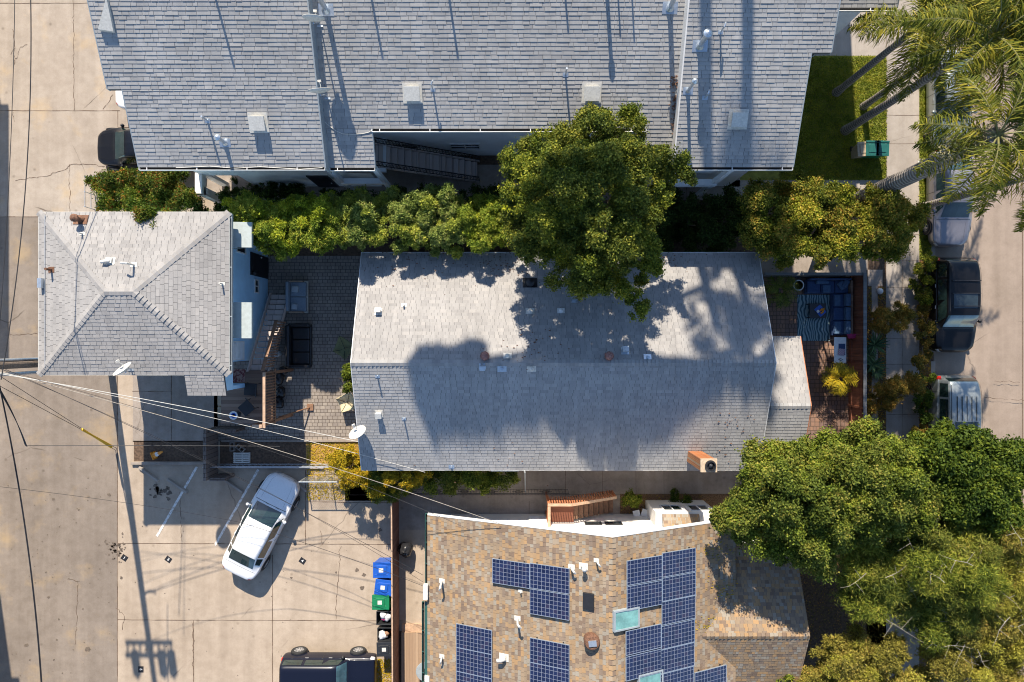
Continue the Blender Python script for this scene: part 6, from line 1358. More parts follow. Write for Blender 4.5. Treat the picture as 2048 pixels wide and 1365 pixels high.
mb = MB(); mb.box(a.x + .1, b_.x, a.y + .001, a.y + .35, .015, .12); mb.build('deck_step', 'wood_tan', root)

# ================================================================== UTILITY POLE AND WIRES
px_, py_ = -18.85, -1.0 + .1
UP = thing('utility_pole', 'tall wooden utility pole with steel conduit standing left of the hip roofed house', 'utility pole', (px_, py_, 0)); mb = MB(); mb.tube([(px_, py_, 0), (px_ , py_, 12.6)], [.17, .12], 14); mb.build('pole', 'trunk', UP)
mb = MB(); mb.tube([(px_ + .02, py_ - .34, 0), (px_ + .02, py_ - .34, 9.8)], .07, 10); mb.tube([(px_ + .02, py_ + .2, 0), (px_ + .02, py_ + .2, 10.2)], .05, 8); mb.build('conduit', 'galv', UP)
mb = MB()
for y in (-.3, .3): mb.box(px_ - 1.15, px_ + 1.05, py_ + y - .05, py_ + y + .05, 10.5, 10.62)
for k_ in range(8): mb.box(px_ - 1.1 + k_ * .29, px_ - 1.02 + k_ * .29, py_ - .3, py_ + .3, 10.62, 10.67)
mb.build('crossarm', 'trunk', UP)
for x in (-.75, .05 + .45, .95): 
    mb = MB(); mb.lathe((px_ + x, py_, 10.7), [(.05, 0), (.2, .02), (.2, .75), (.1, .85), (.02, 1.0)], 16); mb.build('transformer', 'galv', UP)
top = Vector((px_, py_, 10.6))
def wire(label, a, b, sag=.4, r=.013, mat='black', n=20, name='overhead_wire', group='overhead wires'):
    a = Vector(a); b = Vector(b); mb = MB(); mb.tube([a.lerp(b, i / n) - Vector((0, 0, sag * 4 * (i / n) * (1 - i / n))) - a for i in range(n + 1)], r, 5); o = mb.build(name, mat); o.location = a; tag(o, label, 'wire', group); return o
wire('thick white service cable from the pole to the corner of the bungalow roof', (px_, py_, 8.6), W(735, 888, 3.5), .5, .013, 'offwhite')
wire('second pale service cable running below the thick white one', (px_, py_, 8.2), W(850, 945, 3.3), .9, .009, 'offwhite')
wire('thick tan cable from the pole over the storage bed to the tan roofed house', (px_, py_, 7.8), W(1000, 1048, 4.6), .9, .012, 'palebark'); wire('thin dark wire running to the tan roofed house under the tan cable', (px_, py_, 7.4), W(940, 1060, 4.2), 1.5, .007)
wire('dark wire crossing the parking lot to the service box of the tan roofed house', (px_, py_, 7.2), W(847, 1165, 3.2), 1.2, .007); wire('dark wire crossing the parking lot above the bins', (px_, py_, 7.0), W(845, 1150, 3.2), .6, .009)
wire('left black wire along the alley from top to bottom of the picture', W(30, -60, 9), W(-12, 780, 9.5), .2, .012); wire('right black wire along the alley in the upper left', W(60, -60, 9), W(2, 760, 9), .5, .018); 
for k_, (x, y) in enumerate(((86, 1400), (84, 1400))): 
    wire(('black wire running down the middle of the alley to the bottom edge', 'second black wire beside the first down the alley')[k_], W(-2, 765 + k_ * 6, 8.5), W(x, y, 7), .3, .016)
for k_ in range(3):
    wire(('black dropper wire fanning from the pole, the upper of three', 'black dropper wire fanning from the pole, the middle of three', 'black dropper wire fanning from the pole, the lower of three')[k_], W(-6, 768 + k_ * 4, 8), W(50 + k_ * 2, 890 + k_ * 2, 6.2), .1, .014)
wire('dark horizontal wire from the junction above the alley to the lot edge', W(50, 892, 6.2), W(560, 893, 4), .1, .012)
wire('faint wire crossing the alley towards the parked sedan', W(0, 974, 7), W(480, 1045, 4), .3, .007)
wire('faint wire across the sunny parking lot to the bins', W(480, 1045, 4), W(845, 1172, 3.0), .2, .009)
for k_, (e, tx, ty, q) in enumerate((((233, 897), 148, 846, 8.5), ((231, 901), 143, 877, 7.6))):
    g = thing('guy_wire', ('upper guy wire with yellow guard anchored at the parking lot edge', 'lower guy wire with yellow guard anchored at the parking lot edge')[k_], 'guy wire', W(*e)[:], group='guy wires of the pole')
    a = W(*e); b_ = Vector((px_ - 3.0 * 0, py_, q)); 
    dn = (b_ - a).normalized(); mb = MB(); mb.tube([a, b_], .011, 5); mb.build('cable', 'black', g); mb = MB(); mb.tube([a + dn * .35, a + dn * 2.7], .04, 8); mb.build('guard', 'p_yellow' if 'p_yellow' in M else 'orange', g)

# ================================================================== PALMS
def palm(label, base, head, r0, r1, nf=22, fl=2.6, group='queen palms of the front lawn', lean=None, seed=0, mat='lf_palm', wind=(0.35, -.1), seeds=False, vis=None):
    rs = np.random.RandomState(seed); base = Vector(base); head = Vector(head)
    root = thing('queen_palm', label, 'palm tree', tuple(base), group=group); mb = MB(); n = 10
    pts = [base.lerp(head, i / n) + Vector((0, 0, 0)) for i in range(n + 1)]; mb.tube(pts, [r0 * (1.25 if i == 0 else 1) + (r1 - r0) * i / n for i in range(n + 1)], 14); mb.build('trunk', 'palmbark', root)
    Vs = []; Fs = []; cnt = 0; RM = MB()
    for f in range(nf):
        az = 6.283 * f / nf + rs.uniform(-.2, .2); el0 = rs.uniform(-.2, 1.15); L = fl * rs.uniform(.85, 1.1); steps = 26
        p = np.array(head) + np.array([0, 0, .1]); d = np.array([math.cos(az) * math.cos(el0), math.sin(az) * math.cos(el0), math.sin(el0)]); path = [p]; dirs = [d]
        for s_ in range(steps):
            d = d + np.array([wind[0] * .03, wind[1] * .03, -.062]); d /= np.linalg.norm(d); p = p + d * L / steps; path.append(p); dirs.append(d)
        path = np.array(path); dirs = np.array(dirs); RM.tube([tuple(q) for q in path[::4]] , [.03 - .003 * i for i in range(len(path[::4]))], 5, cap=False)
        m_ = 74; tt = np.linspace(.16, 1, m_); ii = np.minimum((tt * steps).astype(int), steps - 1); fr = tt * steps - ii
        P = path[ii] + (path[ii + 1] - path[ii]) * fr[:, None]; Dd = dirs[ii]; side = unit(np.cross(Dd, np.array([0, 0, 1.0]) + 0 * Dd))
        for sg in (1, -1):
            ln = .62 * np.sin(np.clip(tt * 1.05, 0, 1) * math.pi * .8 + .45) * rs.uniform(.75, 1.15, m_) + .12
            dir1 = unit(side * sg * .9 + Dd * .55 + rs.normal(size=(m_, 3)) * .22 + np.array([wind[0] * .4, wind[1] * .4, .1])); dir2 = unit(dir1 * .7 + np.array([wind[0] * .3, wind[1] * .3, -.85]) + rs.normal(size=(m_, 3)) * .2)
            a = P; b_ = P + dir1 * ln[:, None] * .5; c_ = b_ + dir2 * ln[:, None] * .6; wv = unit(np.cross(dir1, rs.normal(size=(m_, 3)) * .4 + np.array([0, 0, 1.0]))) * .017
            V = np.stack([a - wv * .6, a + wv * .6, b_ + wv, b_ - wv, c_ + wv * .15, c_ - wv * .15], 1).reshape(-1, 3); base_i = cnt + np.arange(m_)[:, None] * 6
            Fs.append(np.concatenate([base_i + np.array([0, 1, 2, 3]), base_i + np.array([3, 2, 4, 5])], 0)); Vs.append(V); cnt += len(V)
    raw_mesh('fronds', np.concatenate(Vs), np.concatenate(Fs), mat, root); RM.build('rachis', 'rachis', root)
    if seeds:
        V_, F_ = clump_leaves(np.array([[head.x - .5, head.y - .1, head.z - .25], [head.x - .1, head.y + .1, head.z - .1], [head.x - .9, head.y - .25, head.z - .5]]), np.array([.5, .5, .45]), 900, .1, .2, droop=.4); raw_mesh('flower_stalks', V_, F_, 'petals', root)
    return root
palm('tall queen palm rising from the dark lawn edge in front of the apartment building', W(1690, 262), W(1985, 75, 9.9), .19, .13, 20, 2.9, seed=2)
palm('slender queen palm rooted in the sunny lawn above the bins', W(1726, 214), W(2000, 18, 9.3), .15, .11, 20, 2.8, seed=3)
palm('queen palm whose dark foot stands by the building corner, fronds over the lawn', W(1672, 186), W(1835, 55, 7.0), .17, .12, 15, 2.7, seed=4)
palm('thick grey queen palm leaning over the sidewalk beside the rounded hedge tree', W(1650, 431), W(1992, 272, 10.2), .36, .29, 16, 2.7, seed=5, seeds=True, wind=(.5, .15))
palm('short dark queen palm next to the kerb, its fronds over the grey sedan', W(1838, 416), W(2105, 340, 7.9), .17, .13, 11, 2.4, seed=6, wind=(.2, .1))
palm('queen palm at the upper right corner over the street', W(1852, 60), W(2080, -60, 8.0), .17, .13, 16, 3.0, seed=8)
# small garden palms
def rosette(name, label, cat, c, n, ln, w, mat, up=.6, group=None, droop=.5, pot=None, z=0.0, seed=1, trunk=0):
    rs = np.random.RandomState(seed); root = thing(name, label, cat, (c.x, c.y, 0), group=group); mb = MB()
    for k_ in range(n):
        az = 6.283 * k_ / n * 1.618 * 2; e = rs.uniform(.1, 1.3); L = ln * rs.uniform(.6, 1.1); d = Vector((math.cos(az) * math.cos(e), math.sin(az) * math.cos(e), math.sin(e) * up)); s_ = Vector((-d.y, d.x, 0)).normalized(); p = Vector((c.x, c.y, z)); prev = None
        for i in range(6):
            ww = w * math.sin(math.pi * (.12 + .86 * i / 5)) ; a = p - s_ * ww; b_ = p + s_ * ww; o = len(mb.v); mb.v += [tuple(a), tuple(b_)]
            if i: mb.f.append((o - 2, o - 1, o + 1, o)); mb.m.append(0)
            p = p + d * L / 5; d = (d + Vector((0, 0, -.12 * droop * 3))).normalized()
    mb.build('leaves', mat, root, smooth=False)
    mb = MB(); mb.tube([(c.x, c.y, 0), (c.x, c.y, max(z, .12) + .02)], [.09, .06], 8); mb.build('stem', 'trunk', root); return root
def minipalm(label, c, z, nf, L, mat, seed):
    root = thing('patio_palm', label, 'palm', (c.x, c.y, 0)); rs = np.random.RandomState(seed); Vs = []; Fs = []; cnt = 0
    for f in range(nf):
        az = 6.283 * f / nf + rs.uniform(-.3, .3); el = rs.uniform(.2, 1.2); d = np.array([math.cos(az) * math.cos(el), math.sin(az) * math.cos(el), math.sin(el)]); p = np.array([c.x, c.y, z]); path = []
        for s_ in range(15): path.append((p.copy(), d.copy())); p = p + d * L / 15; d = d + np.array([0, 0, -.09]); d /= np.linalg.norm(d)
        for p, d in path[3:]:
            side = np.cross(d, [0, 0, 1]); side /= np.linalg.norm(side)
            for sg in (1, -1):
                e = side * sg + d * .8 + rs.normal(size=3) * .15; e /= np.linalg.norm(e); q = p + e * .24 + np.array([0, 0, -.04]); wv = d * .02; Vs.append([p - wv, p + wv, q + wv * .2, q - wv * .2]); Fs.append([cnt, cnt + 1, cnt + 2, cnt + 3]); cnt += 4
    raw_mesh('fronds', np.array(Vs).reshape(-1, 3), np.array(Fs), mat, root); mb = MB(); mb.lathe((c.x, c.y, 0), [(.14, 0), (.19, .3), (.17, .3), (.15, .26), (.02, .26)], 16); mb.build('pot', 'rust', root); mb = MB(); mb.tube([(c.x, c.y, .2), (c.x, c.y, z)], .04, 6); mb.build('stem', 'trunk', root)
minipalm('green feathery palm in the shaded upper left corner of the front patio', W(1560, 582, .9), .9, 22, .85, 'lf_light', 3); minipalm('yellow green palm in the sun on the lower front patio', W(1679, 758, 1.1), 1.1, 24, .8, 'lf_yellow', 4)
for k_, (x, y, s_) in enumerate(((1752, 690, .75), (1748, 730, .7), (1742, 712, .5), (1756, 745, .5))):
    rosette('agave', ('large blue green agave beside the patio fence, the upper one', 'large blue green agave beside the patio fence, the lower one', 'small agave squeezed between the two large ones', 'small agave at the lower end of the agave group')[k_], 'agave', W(x, y, .3), 34, s_, .035, 'lf_agave', group='agaves of the front bed', z=.15, seed=k_, droop=.3)
# ================================================================== TREES AND SHRUBS
tree('broadleaf_tree', 'large dark green broadleaf tree between the apartment building and the bungalow', 'tree',
     [(1012, 330), (1040, 290), (1080, 262), (1150, 250), (1190, 215), (1215, 215), (1235, 245), (1270, 225), (1296, 270), (1310, 295), (1345, 312), (1390, 345), (1385, 360), (1340, 372), (1325, 420), (1322, 500), (1300, 545), (1262, 560), (1288, 618), (1262, 628), (1225, 560), (1190, 590), (1120, 580), (1100, 500), (1062, 515), (1020, 500), (1012, 440), (1030, 390)],
     4.5, 10.2, 620, .4, .085, 520, 'lf_tree', (1150, 478), D=150, trunk_r=.28, spread=.24, asp=.6, twigs=9, under=.25, limbs=26, lobe=1.1, amp=1.05)
HG = 'row of trees between the apartment building and the bungalow'
hed = [('pale yellow green shrub tree at the left end of the hedge row', [(458, 400), (500, 392), (520, 420), (518, 455), (500, 480), (470, 450), (458, 440)], 'lf_hedge', (492, 440), 55),
       ('yellow green shrub tree hanging over the patio corner', [(505, 405), (560, 398), (600, 410), (610, 450), (590, 500), (566, 520), (540, 500), (510, 480)], 'lf_hedge', (560, 445), 85),
       ('dense yellow green shrub tree behind the paved patio', [(575, 405), (610, 388), (665, 395), (680, 430), (675, 490), (630, 500), (585, 495)], 'lf_hedge', (640, 440), 90),
       ('olive green shrub tree with brownish twigs near the bungalow corner', [(660, 400), (720, 392), (765, 410), (775, 450), (770, 490), (700, 492), (665, 480)], 'lf_hedge2', (720, 440), 90),
       ('grey green shrub tree with long leaves above the bungalow eave', [(765, 400), (800, 378), (850, 385), (905, 375), (920, 410), (940, 450), (915, 500), (850, 500), (790, 490)], 'lf_hedge2', (845, 440), 130),
       ('small yellow tipped shrub tree left of the large dark tree', [(915, 420), (950, 405), (1000, 400), (1025, 420), (1015, 480), (960, 500), (925, 490)], 'lf_hedge', (965, 450), 80)]
for lb, poly, mt, base, n in hed:
    tree('hedge_tree', lb, 'tree', poly, 3.3, 4.6, int(n * 1.9), .25, .115, 430, mt, base, HG, D=32, asp=.3, trunk_r=.08, spread=.26, twigs=8, limbs=8, lobe=.75, amp=.5, bare=0)
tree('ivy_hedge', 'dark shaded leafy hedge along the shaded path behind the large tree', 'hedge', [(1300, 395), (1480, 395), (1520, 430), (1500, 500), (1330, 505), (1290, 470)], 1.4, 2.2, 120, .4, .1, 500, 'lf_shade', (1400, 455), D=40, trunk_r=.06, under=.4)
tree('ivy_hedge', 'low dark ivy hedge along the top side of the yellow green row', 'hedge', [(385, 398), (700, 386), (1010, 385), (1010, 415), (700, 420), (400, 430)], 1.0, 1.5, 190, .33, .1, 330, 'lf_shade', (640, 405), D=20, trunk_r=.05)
tree('flowering_vine', 'green vine with reddish flecks spilling from the planter onto the hip roof', 'vine', [(192, 362), (240, 340), (345, 338), (370, 365), (400, 395), (390, 425), (330, 425), (322, 450), (300, 458), (285, 428), (240, 425), (200, 420)],
     1.4, 2.6, 170, .34, .085, 480, 'lf_red', (280, 390), D=40, asp=.6, trunk_r=.05, zfun=lambda x, y: 3.6 if (y > 420 and 275 < x < 345) else 0)
tree('rounded_tree', 'rounded tree with orange tipped leaves beside the thick palm trunk', 'tree', [(1480, 400), (1500, 365), (1560, 372), (1610, 358), (1680, 372), (1760, 375), (1810, 395), (1838, 430), (1822, 480), (1780, 520), (1700, 515), (1640, 527), (1570, 525), (1520, 500), (1492, 460)],
     3.4, 4.9, 330, .36, .085, 680, 'lf_orange', (1640, 445), D=70, asp=.6, trunk_r=.15, limbs=20)
tree('street_tree', 'large bright yellow green street tree over the corner of the bungalow and the tan roof', 'tree',
     [(1428, 1010), (1475, 985), (1500, 905), (1540, 880), (1620, 880), (1680, 870), (1700, 850), (1740, 845), (1755, 870), (1800, 880), (1850, 895), (1868, 960), (1880, 1020), (1840, 1060), (1790, 1050), (1760, 1080), (1700, 1075), (1680, 1100), (1650, 1155), (1610, 1130), (1560, 1120), (1500, 1085), (1440, 1060)],
     4.6, 7.4, 760, .4, .09, 520, 'lf_light', (1640, 990), D=120, asp=.65, trunk_r=.24, limbs=30, lobe=.9, amp=.75)
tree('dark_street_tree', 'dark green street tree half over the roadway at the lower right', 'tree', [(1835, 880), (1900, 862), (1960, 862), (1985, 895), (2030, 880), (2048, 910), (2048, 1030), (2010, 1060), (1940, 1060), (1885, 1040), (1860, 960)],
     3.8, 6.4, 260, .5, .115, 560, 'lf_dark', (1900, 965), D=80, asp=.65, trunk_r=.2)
FT = 'feathery trees at the lower right corner'
for lb, poly, base, n, zl, zh, mt in (('feathery light green tree next to the tan roof wing, with pale bare twigs', [(1700, 1085), (1790, 1060), (1830, 1100), (1830, 1180), (1790, 1240), (1720, 1240), (1690, 1170), (1680, 1120)], (1740, 1140), 130, 3.5, 5.4, 'lf_feather'),
                              ('feathery yellow green tree with drooping sprays and pale branches over the sidewalk', [(1820, 1070), (1900, 1040), (1980, 1060), (2020, 1120), (1990, 1190), (1900, 1210), (1840, 1180), (1815, 1120)], (1880, 1120), 180, 3.8, 6, 'lf_feather'),
                              ('feathery tree reaching over the pavement just right of the dark driveway gap', [(1800, 1190), (1900, 1200), (1980, 1200), (1960, 1270), (1880, 1290), (1810, 1260)], (1880, 1220), 110, 3, 4.6, 'lf_feather'),
                              ('ochre leaved tree at the right edge above the bottom corner', [(1970, 1060), (2060, 1030), (2100, 1150), (2060, 1240), (1980, 1230), (1960, 1150)], (1990, 1130), 130, 3.2, 5.2, 'lf_ochre')):
    tree('feathery_tree', lb, 'tree', poly, zl, zh, n, .5, .17, 420, mt, base, FT, D=55, asp=.14, trunk_r=.12, tmat='palebark', spread=.34, twigs=6, bare=9, droop=.5)
tree('yellow_bush', 'dense golden yellow bush at the bottom edge beside the tan roof wing', 'bush', [(1560, 1400), (1600, 1345), (1640, 1290), (1700, 1265), (1790, 1290), (1830, 1330), (1840, 1420)], 2.4, 4.2, 200, .42, .12, 480, 'lf_ochre', (1700, 1350), D=60, asp=.3, trunk_r=.1)
tree('olive_bush', 'ochre and green bush with pale twigs at the bottom right corner', 'bush', [(1830, 1300), (1900, 1262), (1980, 1250), (2080, 1230), (2100, 1420), (1830, 1420)], 2.0, 3.8, 200, .45, .12, 430, 'lf_ochre', (1950, 1340), D=60, asp=.3, trunk_r=.1, bare=9)
tree('green_shrub', 'small green shrub over the lower edge of the tan roof wing', 'shrub', [(1545, 1400), (1548, 1350), (1575, 1335), (1590, 1350), (1590, 1400)], 2.6, 3.6, 24, .3, .1, 420, 'lf_light', (1560, 1372), D=20, trunk_r=.06)
tree('ochre_street_tree', 'bushy ochre tree between the bottom corner bush and the right edge', 'tree', [(1890, 1215), (1960, 1205), (2030, 1250), (2020, 1300), (1930, 1290), (1885, 1250)], 3, 4.6, 90, .42, .12, 430, 'lf_ochre', (1940, 1250), D=50, asp=.3, bare=8)
tree('yellow_shrub', 'bright yellow shrub spilling over the leaf bed at the bungalow corner', 'shrub', [(655, 925), (680, 905), (728, 900), (732, 965), (700, 975), (665, 945)], 1.0, 1.9, 50, .26, .075, 480, 'lf_yellow', (700, 935), D=25, trunk_r=.04)
tree('side_hedge', 'green and yellow hedge below the lower eave of the bungalow', 'hedge', [(720, 925), (1020, 925), (1028, 965), (1000, 978), (880, 985), (800, 975), (760, 1000), (735, 965)], 1.2, 2.0, 170, .33, .09, 430, 'lf_light', (870, 955), D=22, asp=.45, trunk_r=.05)
tree('yellow_shrub', 'ochre and yellow shrub between the yellow shrub and the green hedge', 'shrub', [(720, 940), (770, 935), (850, 940), (840, 965), (790, 990), (740, 985)], 1.7, 2.3, 55, .25, .075, 430, 'lf_yellow', (765, 965), D=20, trunk_r=.04)
tree('wall_plant', 'small leafy green plant against the left wall of the bungalow', 'plant', [(682, 745), (700, 735), (712, 745), (712, 790), (690, 785)], .6, 1.3, 22, .2, .11, 260, 'lf_light', (700, 765), D=14, trunk_r=.02)
tree('rust_shrub', 'rust tipped shrub leaning from the front bed over the sidewalk, the upper one', 'shrub', [(1738, 625), (1770, 620), (1800, 618), (1822, 628), (1815, 645), (1780, 655), (1745, 660)], .7, 1.4, 46, .26, .12, 380, 'lf_rust', (1748, 640), 'shrubs over the sidewalk', D=18, asp=.2, trunk_r=.03)
tree('rust_shrub', 'orange tipped shrub arching across the sidewalk, the lower one', 'shrub', [(1745, 800), (1770, 770), (1810, 755), (1845, 760), (1848, 775), (1810, 790), (1790, 800), (1760, 820), (1742, 815)], .8, 1.5, 66, .27, .12, 380, 'lf_rust', (1750, 800), 'shrubs over the sidewalk', D=18, asp=.2, trunk_r=.03)
tree('bed_plant', 'low green ground plant in the mulch below the bungalow, left one', 'plant', [(1250, 992), (1275, 990), (1272, 1015), (1252, 1012)], .3, .7, 14, .2, .09, 300, 'lf_light', (1262, 1003), 'plants in the mulch bed', trunk_r=.02)
tree('bed_plant', 'low dark plant in the mulch below the bungalow, right one', 'plant', [(1345, 990), (1372, 990), (1370, 1010), (1348, 1008)], .3, .6, 10, .2, .09, 240, 'lf_dark', (1358, 1000), 'plants in the mulch bed', trunk_r=.02)
for lb, poly, mt in (('orange and green flowering shrub in the kerb strip beside the black vehicle, upper', [(1834, 535), (1862, 515), (1862, 560), (1836, 565)], 'lf_orange'), ('orange and green flowering shrub in the kerb strip, the second from the top', [(1826, 572), (1856, 560), (1862, 600), (1832, 612)], 'lf_orange'),
                     ('golden ground shrub in the kerb strip level with the black vehicle roof', [(1838, 612), (1862, 600), (1862, 655), (1838, 660)], 'lf_rust'), ('golden ground shrub in the kerb strip level with the black vehicle hood', [(1838, 665), (1862, 655), (1862, 720), (1836, 730)], 'lf_rust'),
                     ('dark green shrub in the kerb strip beside the silver estate car', [(1826, 748), (1862, 735), (1862, 850), (1830, 850), (1822, 800)], 'lf_dark'), ('brownish shrub low in the kerb strip near the street tree', [(1828, 850), (1860, 850), (1860, 890), (1830, 890)], 'lf_rust')):
    cx_ = sum(p[0] for p in poly) / len(poly); cy_ = sum(p[1] for p in poly) / len(poly); tree('kerb_shrub', lb, 'shrub', poly, .25, .6, 26, .2, .08, 300, mt, (cx_, cy_), 'shrubs in the kerb strip', D=12, trunk_r=.02)
# bed plants along the shaded north wall
tree('border_plant', 'row of dark strappy border plants at the foot of the apartment wall', 'plant', [(465, 368), (600, 368), (600, 392), (465, 392)], .2, .5, 60, .2, .12, 160, 'lf_shade', (530, 378), D=10, asp=.2, trunk_r=.02)
# ---- ground cover: grass, leaf litter
def scatter(rects, n, h, w, mat, name, label, cat, flat=False, mask=None):
    P = []
    tot = sum((x1 - x0) * (y1 - y0) for x0, y0, x1, y1 in rects)
    for x0, y0, x1, y1 in rects:
        k = int(n * (x1 - x0) * (y1 - y0) / tot); X = nr.uniform(x0, x1, k); Y = nr.uniform(y0, y1, k); P.append(np.stack([(X - 1024) * CAMH / FPX, -(Y - 682.5) * CAMH / FPX, np.full(k, .012)], 1))
    P = np.concatenate(P); k = len(P)
    if flat: N = unit(nr.normal(size=(k, 3)) * .35 + np.array([0, 0, 1.0])); P[:, 2] += nr.uniform(.005, .05, k); D = unit(nr.normal(size=(k, 3))); ln = h * nr.uniform(.5, 1.4, k); V, F = leaf_quads(P, N, D, ln, ln * w)
    else:
        D = unit(nr.normal(size=(k, 3)) * np.array([.6, .6, .1]) + np.array([0, 0, .55])); ln = h * nr.uniform(.5, 1.3, k); P = P + D * ln[:, None] * .5; N = unit(np.cross(D, nr.normal(size=(k, 3)))); V, F = leaf_quads(P, N, D, ln, ln * w)
    o = raw_mesh(name, V, F, mat); tag(o, label, cat, kind='stuff')
scatter([(1560, 113, 1772, 360), (1839, -40, 1861, 519)], 60000, .09, .28, 'grass', 'grass', 'mown green and yellowish grass of the lawn and kerb strip', 'grass')
scatter([(614, 886, 730, 939), (614, 925, 700, 1000)], 3600, .06, .6, 'lf_yellow', 'leaf_litter', 'fallen yellow leaves between the patio and the parking lot', 'fallen leaves', True)
scatter([(1839, 522, 1861, 900), (1734, 575, 1743, 900), (1756, 575, 1771, 900)], 5200, .07, .5, 'lf_rust', 'ground_cover', 'low rusty green ground cover in the sidewalk planting strips', 'ground cover', True)
scatter([(752, 1318, 790, 1400)], 1500, .07, .5, 'lf_yellow', 'dry_weeds', 'dry yellow weeds at the fence beside the navy vehicle', 'weeds', True)
scatter([(1242, 990, 1420, 1035), (1570, 1090, 1770, 1400)], 5000, .06, .5, 'lf_rust', 'mulch_litter', 'reddish brown leaf litter under the trees', 'leaf litter', True)
def roof_leaves(pl, spots, n, mat, label):
    mb = MB()
    for k_ in range(n):
        cx_, cy_, sg = spots[rnd.randrange(len(spots))]; p = pl.at(cx_ + rnd.gauss(0, sg), cy_ + rnd.gauss(0, sg * .5), .035); a = rnd.uniform(0, 6.28); s_ = rnd.uniform(.025, .05)
        mb.add([p + Vector((math.cos(a + q) * s_, math.sin(a + q) * s_ * .5, rnd.uniform(0, .02))) for q in (0, 1.57, 3.14, 4.71)], [(0, 1, 2, 3)])
    stuff('roof_leaf_litter', mb, mat, label, 'fallen leaves')
roof_leaves(mN, [(800, 515, 45), (930, 512, 50), (1010, 530, 25), (1330, 520, 30), (1060, 690, 40)], 260, 'rust', 'dry leaves scattered along the upper eave of the bungalow roof')
roof_leaves(tE, [(1440, 1100, 20), (1455, 1180, 18), (1420, 1250, 20)], 160, 'lf_yellow', 'yellow leaves fallen on the tan roof beside the street tree')
roof_leaves(mS, [(1480, 850, 25), (1440, 900, 30), (1000, 935, 60)], 50, 'rust', 'dry leaves lying low on the lower slope of the bungalow roof')
# dry leaves caught along the roof step of the apartment building
mb = MB()
for k_ in range(110):
    y = rnd.choice([158, 165, 172, 195, 212, 236, 252, 262]) + rnd.gauss(0, 5); x = 1349 + rnd.gauss(0, 3.5); p = pM.at(x, y, .03 + rnd.uniform(0, .03)); a = rnd.uniform(0, 6.28); s_ = .045
    mb.add([p + Vector((math.cos(a + q) * s_, math.sin(a + q) * s_ * .6, rnd.uniform(0, .02))) for q in (0, 1.57, 3.14, 4.71)], [(0, 1, 2, 3)])
stuff('dry_leaves', mb, 'rust', 'dry brown leaves caught along the step of the apartment roof', 'dry leaves')

# ================================================================== NEIGHBOURS AND AN ADDED CROWN JUST OUTSIDE THE FRAME (they cast the shadows the photograph shows)
def tallpalm(label, head, seed, skirt=False, r=1.5):
    rs = np.random.RandomState(seed); root = thing('fan_palm', label, 'palm tree', (head[0], head[1], 0), group='tall fan palms beyond the top of the picture'); mb = MB(); mb.tube([(head[0], head[1], 0), (head[0], head[1], head[2])], [.3, .2], 12); mb.build('trunk', 'palmbark', root); mb = MB()
    for k_ in range(34):
        az = rs.uniform(0, 6.28); el = rs.uniform(-.9, 1.3); d = Vector((math.cos(az) * math.cos(el), math.sin(az) * math.cos(el), math.sin(el))); c_ = Vector(head) + d * r * .62; s_ = d.cross(Vector((0, 0, 1))).normalized(); u_ = s_.cross(d); mb.tube([Vector(head), c_], .025, 4, cap=False)
        for q in range(9):
            a = (q - 4) * .32; e = (d * math.cos(a) + s_ * math.sin(a)).normalized(); wv = (s_ * math.cos(a) - d * math.sin(a)) * .055; mb.add([c_ - wv * .3, c_ + wv * .3, c_ + e * r * .3 + wv, c_ + e * r * .62, c_ + e * r * .3 - wv], [(0, 1, 2, 3, 4)])
    mb.build('fan_fronds', 'lf_palm', root)
    if skirt:
        mb = MB()
        for k_ in range(900):
            az = rs.uniform(0, 6.28); z = rs.uniform(-2.6, 0); p = Vector(head) + Vector((math.cos(az) * rs.uniform(.2, .75), math.sin(az) * .5, z)); d = Vector((math.cos(az) * .9, math.sin(az) * .6, -.55)).normalized(); s_ = Vector((-math.sin(az), math.cos(az), 0)) * .12; mb.add([p - s_, p + s_, p + d * .75 + s_, p + d * .75 - s_], [(0, 1, 2, 3)])
        mb.build('dead_frond_skirt', 'mulch', root)
def up_sun(p, s_): return (p[0] - .139 * s_, p[1] + s_, p[2] + .78 * s_)
tallpalm('tall fan palm beyond the top edge shading the right end of the bungalow roof', (4.72, 26, 24.3), 1, r=1.5)
tallpalm('tall fan palm beyond the top edge shading the bungalow porch roof', (6.19, 26, 24.8), 2, r=1.2)
tallpalm('tallest fan palm beyond the top edge, standing behind the other two', (5.35, 32, 27.3), 5, r=1.7)
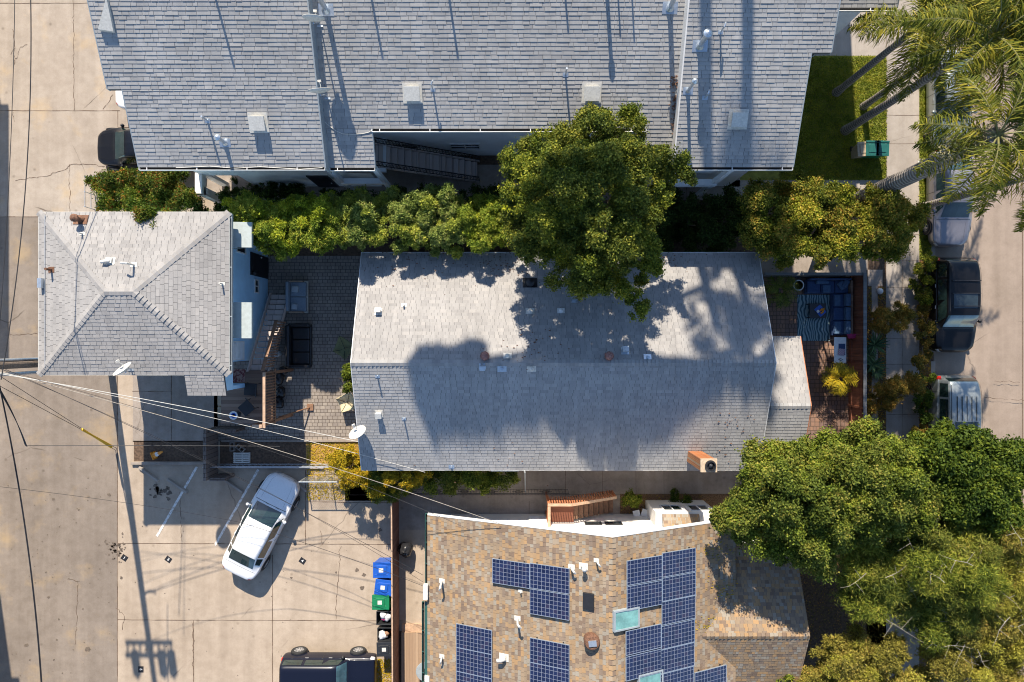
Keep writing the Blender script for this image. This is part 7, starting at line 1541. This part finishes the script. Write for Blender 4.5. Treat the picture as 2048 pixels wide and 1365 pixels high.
# unseen crown added beyond the top edge, shaped to shade the bungalow roof
ET = thing('shadow_caster_tree', 'unseen tree added beyond the top edge to shade the bungalow roof', 'tree', (4.5, 27.5, 0))
C = []; shp = [(818, 700), (962, 684), (966, 742), (1068, 748), (1090, 728), (1330, 726), (1552, 726), (1552, 775), (1440, 770), (1380, 800), (1345, 850), (1300, 870), (1240, 840), (1180, 880), (1130, 830), (1020, 850), (860, 860), (842, 800)]
while len(C) < 820:
    x, y = nr.uniform(815, 1555), nr.uniform(680, 940)
    if not inside(shp, x, y): continue
    if y > 800 and nr.rand() < (y - 800) / 120: continue
    if x > 1380 and nr.rand() < .35: continue
    pl_ = mS if y > 730 else mN; p = pl_.at(x, y); C.append(up_sun(p, nr.uniform(26, 30)))
C = np.array(C); V, F = clump_leaves(C, np.full(len(C), .30), 100, .2, .4); raw_mesh('crown', V, F, 'lf_dark', ET)
mb = MB(); ct = Vector(C.mean(0)); mb.tube([(4.5, 27.5, 0), (4.5, 27.5, 14), (4.5, 27.5, 23.5), (ct.x, ct.y, ct.z - 1)], [.4, .28, .18, .15], 12)
for i_ in range(0, 820, 40): mb.tube([ct - Vector((0, 0, 1)), Vector(C[i_])], [.09, .03], 5, cap=False)
mb.build('trunk', 'trunk', ET)
def block(label, x0, x1, y0, y1, h, mat='cream_wall'):
    root = thing('neighbour_house', label, 'building', ((x0 + x1) / 2, (y0 + y1) / 2, 0)); mb = MB(); mb.box(x0 + .3, x1 - .3, y0 + .3, y1 - .3, 0, h); mb.build('wall', mat, root); mb = MB(); mb.box(x0, x1, y0, y1, h, h + .2); mb.build('roof', 'sh_grey', root)
    for y in np.arange(y0 + 1.5, y1 - 1, 3): window_on(root, (x1 - .3, float(y), h * .6), 1.1, 1.2, 'y', 1)
block('flat roofed house beyond the left edge whose shadow falls along the alley', -34, -24.75, 7.5, 19.3, 6.4); block('lower flat roofed house beyond the left edge', -34, -24.6, -30, -5, 8.4)
# a shading strip: big tree beyond the top right that dapples the street
for o in WROOTS:
    if '_w' in o: del o['_w']
    if '_off' in o: del o['_off']
